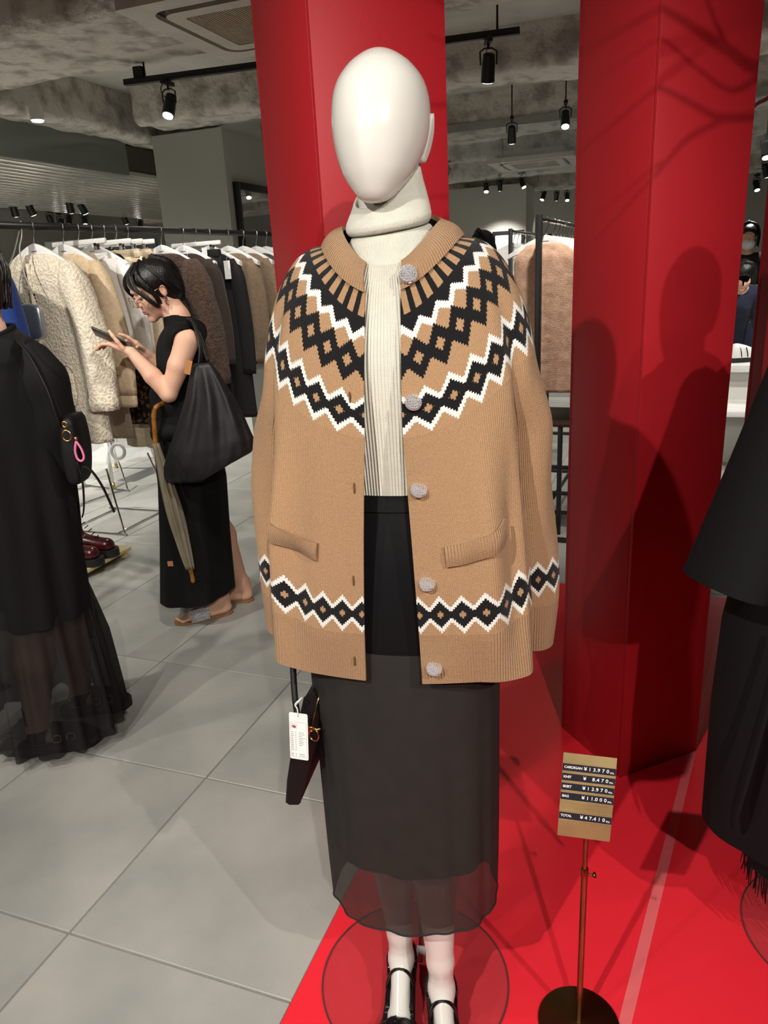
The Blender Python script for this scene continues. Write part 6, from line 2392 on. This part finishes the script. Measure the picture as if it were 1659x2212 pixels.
hl = hair_locks(H2, [([(-0.02, 0.0, 0.130), (-0.07, s * 0.05, 0.105), (-0.095, s * 0.075, 0.04), (-0.09, s * 0.074, -0.02), (-0.078, s * 0.062, -0.072)], 26, 0.025, 0.007, 0.003) for s in (-1, -0.3, 0.3, 1)]
                + [([(0.0, 0.0, 0.132), (0.0, s * 0.06, 0.105), (-0.02, s * 0.09, 0.04), (-0.02, s * 0.084, -0.02), (-0.02, s * 0.078, -0.070)], 16, 0.018, 0.007, 0.003) for s in (-1, 1)], 9)
mk('hair', join(G.mesh(), hl), M_hair, W2)
# loose top
P = []
tab = ((1.405, -1.135, 0.070), (1.392, -1.138, 0.088), (1.375, -1.145, 0.112), (1.353, -1.15, 0.143), (1.29, -1.158, 0.178), (1.226, -1.162, 0.190), (1.163, -1.165, 0.194), (0.99, -1.17, 0.196), (0.764, -1.18, 0.196), (0.541, -1.195, 0.195), (0.47, -1.20, 0.192))
zt, ct, ht = [q[0] for q in tab][::-1], [q[1] for q in tab][::-1], [q[2] for q in tab][::-1]
for i in range(61):
    k = i / 60
    z = 1.405 - 0.890 * k ** 1.25
    cx, hx = spl(z, zt, ct), spl(z, zt, ht)
    row = []
    for j in range(90):
        th = 2 * PI * j / 90
        f = (0.010 * math.sin(6 * th + 4 * z) + 0.006 * math.sin(13 * th + 1)) * min(1, max(0, 1.32 - z) * 2)
        row.append((cx + (hx + f) * math.cos(th), 2.262 + (hx * (0.80 if z < 1.3 else 0.86) + f) * math.sin(th), z - 0.028 * (math.sin(th) < 0) * abs(math.sin(th)) * max(0, 1 - k * 12) + 0.028 * math.sin(th - 0.6) * k ** 6))
    P.append(row)
mk('loose_top', fix_normals(loft(P, False)), M_bcl, W2, solid=0.004)
for pts_ in ([(-1.035, 2.25, 1.335), (-1.000, 2.235, 1.285), (-0.982, 2.228, 1.18), (-0.990, 2.245, 1.06), (-0.998, 2.28, 0.985), (-1.030, 2.345, 0.962)], [(-1.265, 2.29, 1.335), (-1.31, 2.29, 1.285), (-1.338, 2.292, 1.18), (-1.335, 2.31, 1.06), (-1.325, 2.34, 0.985), (-1.305, 2.40, 0.962)]):
    mk('sleeve', tube(smooth_pts(pts_, 5), [0.04 + 0.036 * min(1, k / 6) - 0.016 * (k / 25) + 0.003 * math.sin(k * 1.1) for k in range(26)], 20), M_bcl, W2)
nb = [(-1.135 + 0.072 * math.cos(a), 2.262 + 0.064 * math.sin(a), 1.404 - 0.028 * max(0, -math.sin(a))) for a in np.linspace(0, 2 * PI, 40, endpoint=False)]
mk('neck_band', tube(nb, 0.009, 8, closed=True, flat=(1.4, 0.6)), M_bcl, W2)
M_tulle = sheer_mat('black_tulle', (0.012, 0.011, 0.011), 0.84, 60)
P = []
for i in range(31):
    k = i / 30
    z = 0.56 - 0.50 * k
    row = []
    hx = 0.186 + 0.042 * k ** 0.8
    for j in range(200):
        th = 2 * PI * j / 200
        f = (0.014 * math.sin(14 * th + 0.8) + 0.010 * math.sin(23 * th + 2 + k)) * min(1, k * 2.5)
        row.append((-1.195 + (hx + f) * math.cos(th), 2.288 + (hx * 0.92 + f) * math.sin(th), z + 0.02 * math.sin(th - 0.6) * k))
    P.append(row)
mk('sheer_tier', loft(P, False, flip=True), M_tulle, W2)
for n_, (ank, heel, toe, d, sd) in enumerate(LG):
    mk('sock', tube([tuple(heel + d * 0.035 + Vector((0, 0, 0.05))), tuple(ank + Vector((0, 0, -0.01))), tuple(ank + Vector((0.0, 0, 0.04))), tuple(ank + Vector((0.004, -0.001, 0.075)))], [0.041, 0.038, 0.037, 0.040], 18), M_bcl, W2)
    sh = thing('loafer', ('black buckled clog on the nearer foot below the sheer hem', 'black buckled clog on the further foot below the sheer hem')[n_], 'shoe', (heel.x, heel.y, 0), 'black clogs')
    so, up = [], []
    L = (toe - heel).length + 0.05
    for k in range(25):
        u = k / 24
        x = -0.035 + L * u
        hw = spl(u, (0, 0.06, 0.25, 0.5, 0.75, 0.92, 1.0), (0.010, 0.032, 0.038, 0.040, 0.048, 0.038, 0.008))
        c_ = heel + d * x
        so.append([tuple(c_ + sd * hw * cs + Vector((0, 0, zz))) for cs, zz in ((-1, 0.034), (1, 0.034), (1.04, 0.02), (1, 0.002), (-1, 0.002), (-1.04, 0.02))])
    mk('sole', fix_normals(loft(so, True)), M_sole, sh, auto=50)
    for k in range(15):
        u = k / 14
        x = 0.085 + (L - 0.13) * u
        hw = spl(u, (0, 0.4, 0.8, 1.0), (0.041, 0.046, 0.036, 0.012))
        hg = spl(u, (0, 0.4, 0.8, 1.0), (0.068, 0.052, 0.032, 0.010))
        c_ = heel + d * x
        up.append([tuple(c_ + sd * hw * math.cos(a) + Vector((0, 0, 0.032 + hg * math.sin(a)))) for a in np.linspace(0, PI, 20)])
    mk('upper', fix_normals(grid(up)), M_leather, sh, solid=0.004)
    for x in (0.10, 0.145):
        c_ = heel + d * x - sd * 0.042 + Vector((0, 0, 0.060))
        rg = [tuple(c_ + d * 0.013 * sgnpow(math.cos(a), 0.5) + Vector((0, 0, 1)) * 0.013 * sgnpow(math.sin(a), 0.5) - sd * 0.002) for a in np.linspace(0, 2 * PI, 24, endpoint=False)]
        mk('buckle', tube(rg, 0.0018, 6, closed=True), M_steel, sh)
# her bag
hb = thing('crossbody_bag', 'black leather shoulder bag with gold ring and pink loop on the person in loose black', 'bag', (-0.88, 2.14, 0.97))
P = []
for i in range(17):
    k = i / 16
    z = 1.165 - 0.195 * k
    hx = 0.021 + 0.010 * math.sin(PI * k)
    hy = 0.052 + 0.008 * math.sin(PI * k)
    e_ = 0.6 if 0 < i < 16 else 0.3
    P.append([(-0.882 + 0.012 * (1 - k) + hx * sgnpow(math.cos(a), 0.6) * (1 if 0 < i < 16 else 0.7), 2.105 + hy * sgnpow(math.sin(a), 0.6) * (1 if 0 < i < 16 else 0.9), z) for a in np.linspace(0, 2 * PI, 40, endpoint=False)])
mk('bag_body', fix_normals(loft(P, True)), M_leather, hb)
mk('wide_strap', tube(smooth_pts([(-0.885, 2.055, 1.145), (-0.890, 2.05, 1.20), (-0.905, 2.06, 1.255), (-0.945, 2.09, 1.33), (-0.99, 2.13, 1.372), (-1.02, 2.22, 1.39)], 5), 0.017, 8, flat=(0.2, 1.0)), M_leather, hb)
for cz, r in ((1.118, 0.012), (1.150, 0.006)):
    rg = [(-0.868 + r * math.cos(a), 2.035, cz + 1.25 * r * math.sin(a)) for a in np.linspace(0, 2 * PI, 24, endpoint=False)]
    mk('gold_ring', tube(rg, 0.0022, 8, closed=True), M_gold, hb)
mk('gold_stud', xf(lathe([(0, -1), (0.7, -0.7), (1, 0), (0.7, 0.7), (0, 1)], 12), Matrix.Translation((-0.846, 2.04, 1.108)) @ Matrix.Scale(0.006, 4)), M_gold, hb)
M_pink = pmat('pink_cord', srgb(208, 110, 150), 0.5)
mk('pink_loop', tube(smooth_pts([(-0.846, 2.038, 1.100), (-0.852, 2.036, 1.075), (-0.850, 2.036, 1.052), (-0.840, 2.036, 1.044), (-0.831, 2.036, 1.054), (-0.834, 2.036, 1.078), (-0.845, 2.037, 1.100)], 5), 0.0034, 8), M_pink, hb)
mk('long_strap', tube(smooth_pts([(-0.857, 2.05, 1.04), (-0.853, 2.05, 0.99), (-0.862, 2.06, 0.93), (-0.886, 2.10, 0.88), (-0.91, 2.14, 0.85)], 5), 0.006, 8, flat=(0.4, 1.0)), M_leather, hb)
mk('long_strap', tube(smooth_pts([(-0.853, 2.05, 1.00), (-0.842, 2.05, 1.025), (-0.822, 2.05, 1.010), (-0.800, 2.05, 0.965), (-0.783, 2.05, 0.905), (-0.778, 2.05, 0.885)], 5), 0.0065, 8, flat=(0.4, 1.0)), M_leather, hb)


# ------------------------------------------------------------------ shoppers in the background
def bg_person(label, x, y, h, yaw, top, bottom, bend=0.0, mask=False, pitch=12, hair_seed=1, arms=0.35):
    t = thing('person', label, 'person', (x, y, 0))
    k = h / 1.65
    fw = Vector((math.cos(yaw), math.sin(yaw), 0))
    lf = Vector((-fw.y, fw.x, 0))
    o = Vector((x, y, 0))
    hip = o + Vector((0, 0, 0.88 * k))
    up = (Vector((0, 0, 1)) * math.cos(bend) + fw * math.sin(bend))
    sh_ = hip + up * 0.45 * k
    hc = hip + up * 0.66 * k + fw * 0.02
    Hh = Frame(tuple(hc), yaw, R(pitch) + bend * 0.6, k)
    lo = Vector((x - 0.5, y - 0.5, 0))
    Fb = Field(tuple(lo), (x + 0.5, y + 0.5, h + 0.06), 0.010)
    add_head(Fb, Hh)
    Fb.chain([tuple(Hh.p(-0.02, 0, -0.05)), tuple(sh_ + up * 0.05 * k)], [0.05 * k, 0.06 * k], 0.03)
    Ft = Field(tuple(lo), (x + 0.5, y + 0.5, h + 0.06), 0.010)
    for Fx, gr in ((Fb, 0.0), (Ft, 0.014)):
        Fx.chain([tuple(hip), tuple(hip + up * 0.2 * k), tuple(sh_ - up * 0.08 * k)], [0.12 * k + gr, 0.105 * k + gr, 0.125 * k + gr], 0.04)
        Fx.cap(sh_ + lf * 0.15 * k, sh_ - lf * 0.15 * k, 0.055 * k + gr, 0.055 * k + gr, 0.04)
        for s in (-1, 1):
            a0 = sh_ + lf * s * 0.17 * k
            a1 = a0 - Vector((0, 0, 0.27 * k)) + fw * 0.05
            a2 = a1 + fw * arms * 0.6 * k - Vector((0, 0, 0.10 * k))
            if Fx is Fb:
                Fx.chain([tuple(a0), tuple(a1), tuple(a2)], [0.045 * k, 0.036 * k, 0.026 * k], 0.02)
                for q in range(4):
                    finger(Fx, a2 + lf * 0.016 * (q - 1.5) + fw * 0.03, fw, (0.04, 0.03, 0.02), 0.0095, lf, (0.3, 0.3, 0.3))
                finger(Fx, a2 - lf * s * 0.02, fw - lf * s * 0.5, (0.03, 0.025, 0.02), 0.010, lf, (0.2, 0.2, 0.2))
            else:
                Fx.chain([tuple(a0), tuple(a1), tuple(a1.lerp(a2, 0.8))], [0.058 * k, 0.048 * k, 0.04 * k], 0.02)
    for s in (-1, 1):
        kn = o + lf * s * 0.09 * k + fw * 0.02 + Vector((0, 0, 0.48 * k))
        an = o + lf * s * 0.10 * k - fw * 0.02 + Vector((0, 0, 0.08))
        Fb.chain([tuple(hip + lf * s * 0.085 * k), tuple(kn), tuple(an)], [0.085 * k, 0.058 * k, 0.034 * k], 0.03)
        Fb.cap(an + Vector((0, 0, -0.035)), an + fw * 0.14 + Vector((0, 0, -0.05)), 0.035, 0.028, 0.02)
    mk('body', Fb.mesh(), M_skin, t)
    mk('shirt', Ft.mesh(), top, t)
    P = []
    for i in range(16):
        u = i / 15
        z = (0.95 - 0.80 * u) * k
        P.append([tuple(o + fw * (0.14 + 0.02 * u) * math.cos(a) * (1 + 0.05 * math.sin(6 * a) * u) + lf * (0.175 + 0.02 * u) * math.sin(a) * (1 + 0.05 * math.sin(6 * a) * u) + Vector((0, 0, z))) for a in np.linspace(0, 2 * PI, 48, endpoint=False)])
    mk('skirt', fix_normals(loft(P, False)), bottom, t, solid=0.004)
    G_ = hair_cap(Hh, 0.006)
    G_.ell(Hh.p(-0.05, 0, -0.04), Hh.r(0.06, 0.078, 0.075), Hh.rot, 0.02)
    lk = hair_locks(Hh, [([(0.0, 0.0, 0.130), (0.0, s * 0.06, 0.105), (-0.01, s * 0.09, 0.04), (0.0, s * 0.090, -0.03), (0.0, s * 0.082, -0.09)], 10, 0.02, 0.008, 0.003) for s in (-1, 1)], hair_seed)
    mk('hair', join(G_.mesh(), lk), M_hair, t)
    if mask:
        Fm = Field(tuple(Vector(Hh.c) - Vector((0.15, 0.15, 0.18))), tuple(Vector(Hh.c) + Vector((0.15, 0.15, 0.12))), 0.005)
        Fm.ell(Hh.p(0.060, 0, -0.055), Hh.r(0.058, 0.062, 0.052), Hh.rot, 0.0)
        mk('face_mask', Fm.mesh(), M_paper, t)
    return t


bg_person('black haired person behind the racks between the two red pillars', 0.965, 6.65, 1.79, R(200), M_bcl, F_navy, hair_seed=3)
bg_person('masked person in the gap beside the rightmost red pillar', 3.86, 8.0, 1.79, R(250), F_blackc, F_navy, mask=True, hair_seed=5)
bg_person('person in a navy jacket bending over the white table', 3.22, 6.80, 1.62, R(250), F_navy, F_navy, bend=0.75, hair_seed=6)
# ================================================================== small furniture around the rails
# wooden plinth with burgundy boots
M_ply = pmat('pale_plywood', srgb(230, 212, 160), 0.55, col2=srgb(218, 196, 142), nscale=6, stretch=(1, 8, 1))
pl = thing('wooden_plinth', 'pale plywood plinth under the burgundy boots', 'plinth', (-1.72, 3.95, 0.0))
plc = Vector((-1.735, 3.97, 0))
mk('top_board', box((plc.x, plc.y, 0.045), (0.42, 0.36, 0.02), R(69.3), 0.002), M_ply, pl, auto=40)
for s, t in ((0.17, 0), (-0.17, 0)):
    q = plc + Vector((math.cos(R(69.3)), math.sin(R(69.3)), 0)) * s
    mk('side_board', box((q.x, q.y, 0.0175), (0.02, 0.34, 0.035), R(69.3), 0.001), M_ply, pl, auto=40)
M_burg = pmat('burgundy_leather', (0.075, 0.008, 0.010), 0.22, coat=0.3, col2=(0.05, 0.006, 0.008), nscale=12, bump=0.06, bscale=60)
for n_, (hx, hy) in enumerate(((-1.795, 3.855), (-1.755, 3.985))):
    bo = thing('ankle_boot', ('burgundy lace-up ankle boot nearer the plinth corner', 'burgundy lace-up ankle boot beside its pair on the plinth')[n_], 'boot', (hx, hy, 0.055), 'burgundy boots')
    d = Vector((math.cos(R(-6)), math.sin(R(-6)), 0))
    sd = Vector((-d.y, d.x, 0))
    o = Vector((hx, hy, 0.0555))
    so = []
    for k in range(21):
        u = k / 20
        x = -0.05 + 0.29 * u
        hw = spl(u, (0, 0.06, 0.25, 0.5, 0.75, 0.92, 1.0), (0.014, 0.036, 0.042, 0.041, 0.052, 0.044, 0.012))
        c_ = o + d * x
        zt_ = 0.05 if u < 0.35 else 0.042
        so.append([tuple(c_ + sd * hw * cs + Vector((0, 0, zz))) for cs, zz in ((-1, zt_), (1, zt_), (1.05, zt_ * 0.5), (1, 0.0), (-1, 0.0), (-1.05, zt_ * 0.5))])
    mk('lug_sole', fix_normals(loft(so, True)), M_sole, bo, auto=50)
    Fb = Field(tuple(o + Vector((-0.12, -0.10, 0.0))), tuple(o + Vector((0.28, 0.10, 0.30))), 0.006)
    Fb.cap(o + Vector((0, 0, 0.075)), o + Vector((-0.005, 0, 0.22)), 0.046, 0.050, 0.02)
    Fb.cap(o + d * 0.02 + Vector((0, 0, 0.095)), o + d * 0.17 + Vector((0, 0, 0.065)), 0.046, 0.036, 0.03)
    Fb.cap(o + Vector((0, 0, 0.06)), o + d * 0.18 + Vector((0, 0, 0.06)), 0.040, 0.040, 0.02)
    Pq = Fb.all()
    Fb.d = np.maximum(Fb.d, np.maximum(o.z + 0.044 - Pq[..., 2], Pq[..., 2] - o.z - 0.235)).astype(np.float32)
    mk('upper', Fb.mesh(), M_burg, bo)
    for k in range(6):
        u = k / 5
        c_ = o + d * (0.125 - 0.085 * u) + Vector((0, 0, 0.112 + 0.10 * u))
        mk('lace', tube([tuple(c_ + sd * 0.022), tuple(c_ + d * 0.012 + Vector((0, 0, 0.010))), tuple(c_ - sd * 0.022)], 0.0028, 6), M_bcl, bo)

# chrome sled chairs with clear shells
def wire_chair(label, x, y, rz):
    t = thing('wire_chair', label, 'chair', (x, y, 0), None, rz)
    for s in (-1, 1):
        mk('side_frame', tube(smooth_pts([(-0.16, s * 0.21, 0.43), (-0.20, s * 0.23, 0.25), (-0.24, s * 0.24, 0.03), (-0.22, s * 0.24, 0.008), (0.22, s * 0.24, 0.008), (0.24, s * 0.24, 0.03), (0.20, s * 0.23, 0.25), (0.16, s * 0.21, 0.43)], 4), 0.0065, 8), M_chrome, t, local=True)
    for x_ in (-0.19, 0.19):
        mk('cross_bar', tube([(x_, -0.24, 0.010), (x_, 0.24, 0.010)], 0.006, 8), M_chrome, t, local=True)
    P = []
    for i in range(13):
        u = i / 12
        row = []
        for j in range(13):
            v = -1 + 2 * j / 12
            if u < 0.55:
                q = u / 0.55
                p = (0.22 - 0.42 * q, 0.22 * v, 0.44 - 0.02 * math.sin(PI * q) * (1 - v * v) + 0.02 * abs(v) ** 3)
            else:
                q = (u - 0.55) / 0.45
                p = (-0.20 - 0.08 * q + 0.03 * v * v, 0.22 * v * (1 - 0.15 * q), 0.44 + 0.36 * q)
            row.append(p)
        P.append(row)
    mk('shell', grid(P), M_pane, t, local=True, solid=0.006)
    return t


wire_chair('clear shell chair on a chrome sled frame near the wooden plinth', -1.80, 4.78, R(160))
wire_chair('clear shell chair on a chrome sled frame further under the rail', -2.30, 5.45, R(150))
# white bangle hanging at the rail
bd = thing('white_bangle', 'white ring bangle hanging at the chair by the rail', 'bangle', (-1.615, 4.48, 0.54))
mk('ring', tube([(-1.615 + 0.040 * math.cos(a), 4.48, 0.545 + 0.045 * math.sin(a)) for a in np.linspace(0, 2 * PI, 30, endpoint=False)], 0.010, 8, closed=True), M_white, bd)
mk('hang_cord', tube([(-1.615, 4.48, 0.585), (-1.608, 4.49, 0.70), (-1.603, 4.512, 0.797)], 0.002, 6), M_white, bd)
# small white side table with turned legs, brass feet
stb = thing('side_table', 'white side table with slim legs and brass feet under the rail', 'table', (-2.22, 6.0, 0))
mk('table_top', box((-2.22, 6.0, 0.50), (0.62, 0.45, 0.03), R(69.3), 0.006), M_white, stb, auto=40)
for sx, sy in ((1, 1), (1, -1), (-1, 1), (-1, -1)):
    c = Vector((-2.22, 6.0, 0)) + E1 * (0.24 * sx) + E2 * (0.17 * sy)
    o_ = (E1 * sx + E2 * sy) * 0.05
    mk('leg', tube([tuple(c + Vector((0, 0, 0.49))), tuple(c + o_ * 0.4 + Vector((0, 0, 0.25))), tuple(c + o_ + Vector((0, 0, 0.04)))], [0.022, 0.016, 0.011], 12), M_white, stb)
    mk('brass_foot', tube([tuple(c + o_ * 0.98 + Vector((0, 0, 0.045))), tuple(c + o_ * 1.05 + Vector((0, 0, 0.002)))], [0.013, 0.016], 12), M_gold, stb)

# display panels behind the rail
for nm, lab, (s0, s1, t0, t1), z1, mt in (('partition_screen', 'tall blue grey display panel standing behind the rail', (7.2, 7.25, 5.2, 6.0), 2.0, pmat('blue_grey', srgb(96, 112, 134), 0.7)),
                                         ('partition_screen', 'tall pale grey display panel standing behind the rail', (7.3, 7.35, 6.1, 6.8), 2.05, M_wall),
                                         ('partition_screen', 'white display panel near the blue grey one', (8.2, 8.25, 5.0, 5.6), 1.9, M_wallw)):
    tag(mk(nm, prism(st_rect(s0, s1, t0, t1), 0.0, z1, 0.004), mt, smooth=False), lab, 'panel')
# low white shelves in the distance, left
for i in range(3):
    c = st(8.6 + 1.1 * i, 4.4 - 0.9 * i, 0)
    t = thing('display_shelf', ('low white display shelf behind the grey column', 'low white display shelf in the middle of the shop', 'low white display shelf near the far column')[i], 'shelf', (c.x, c.y, 0), 'low white shelves')
    for z in (0.25, 0.6, 0.95):
        mk('shelf_board', box((c.x, c.y, z), (0.4, 1.1, 0.03), GA, 0.003), M_white, t, auto=40)
    for q in (-0.54, 0.54):
        e = c + E2 * q
        mk('side_panel', box((e.x, e.y, 0.5), (0.4, 0.03, 1.0), GA, 0.003), M_white, t, auto=40)

# white display table with a trainer, seen beside the rightmost pillar
wt = thing('display_table', 'white display table beside the rightmost red pillar', 'table', (2.95, 5.75, 0))
mk('table_top', box((2.95, 5.75, 0.72), (1.0, 1.0, 0.05), R(69.3), 0.004), M_white, wt, auto=40)
mk('lower_shelf', box((2.80, 5.35, 0.46), (0.9, 0.9, 0.04), R(69.3), 0.004), M_white, wt, auto=40)
mk('plinth_body', box((2.95, 5.75, 0.35), (0.8, 0.8, 0.70), R(69.3), 0.004), M_wallw, wt, auto=40)
c0 = Vector((2.74, 5.52, 0.746))
sn = thing('trainer', 'white trainer with black stripes on the white display table', 'shoe', tuple(c0))
P = []
for k in range(19):
    u = k / 18
    hw = spl(u, (0, 0.1, 0.4, 0.75, 1.0), (0.02, 0.04, 0.038, 0.046, 0.012))
    hg = spl(u, (0, 0.1, 0.35, 0.7, 1.0), (0.05, 0.10, 0.095, 0.055, 0.02))
    P.append([(c0.x - 0.14 + 0.29 * u, c0.y + hw * math.cos(a), c0.z + 0.03 + hg * math.sin(a)) for a in np.linspace(0, PI, 18)])
mk('upper', fix_normals(grid(P)), M_white, sn, solid=0.004)
so = []
for k in range(19):
    u = k / 18
    hw = spl(u, (0, 0.1, 0.4, 0.75, 1.0), (0.024, 0.044, 0.042, 0.05, 0.016))
    so.append([(c0.x - 0.145 + 0.30 * u, c0.y + cs * hw, c0.z + zz) for cs, zz in ((-1, 0.034), (1, 0.034), (1, 0.0), (-1, 0.0))])
mk('sole', fix_normals(loft(so, True)), M_sole, sn, auto=50)
for k in range(4):
    x = c0.x - 0.06 + 0.045 * k
    mk('stripe', tube([(x, c0.y - 0.043, c0.z + 0.04), (x - 0.004, c0.y - 0.040, c0.z + 0.075), (x - 0.008, c0.y - 0.026, c0.z + 0.105)], 0.008, 6, flat=(0.3, 1.0)), M_bcl, sn)
# framed panel on the far column
fp = thing('wall_picture', 'small black framed panel on the distant pale column', 'picture', tuple(st(11.38, 2.0, 1.5)))
for (t0, t1, z0, z1) in ((1.92, 1.96, 1.35, 2.0), (2.34, 2.38, 1.35, 2.0), (1.96, 2.34, 1.35, 1.39), (1.96, 2.34, 1.96, 2.0)):
    mk('frame_bar', prism(st_rect(11.36, 11.395, t0, t1), z0, z1), M_black, fp, smooth=False)
mk('pane', prism(st_rect(11.38, 11.39, 1.96, 2.34), 1.39, 1.96), M_wallw, fp, smooth=False)
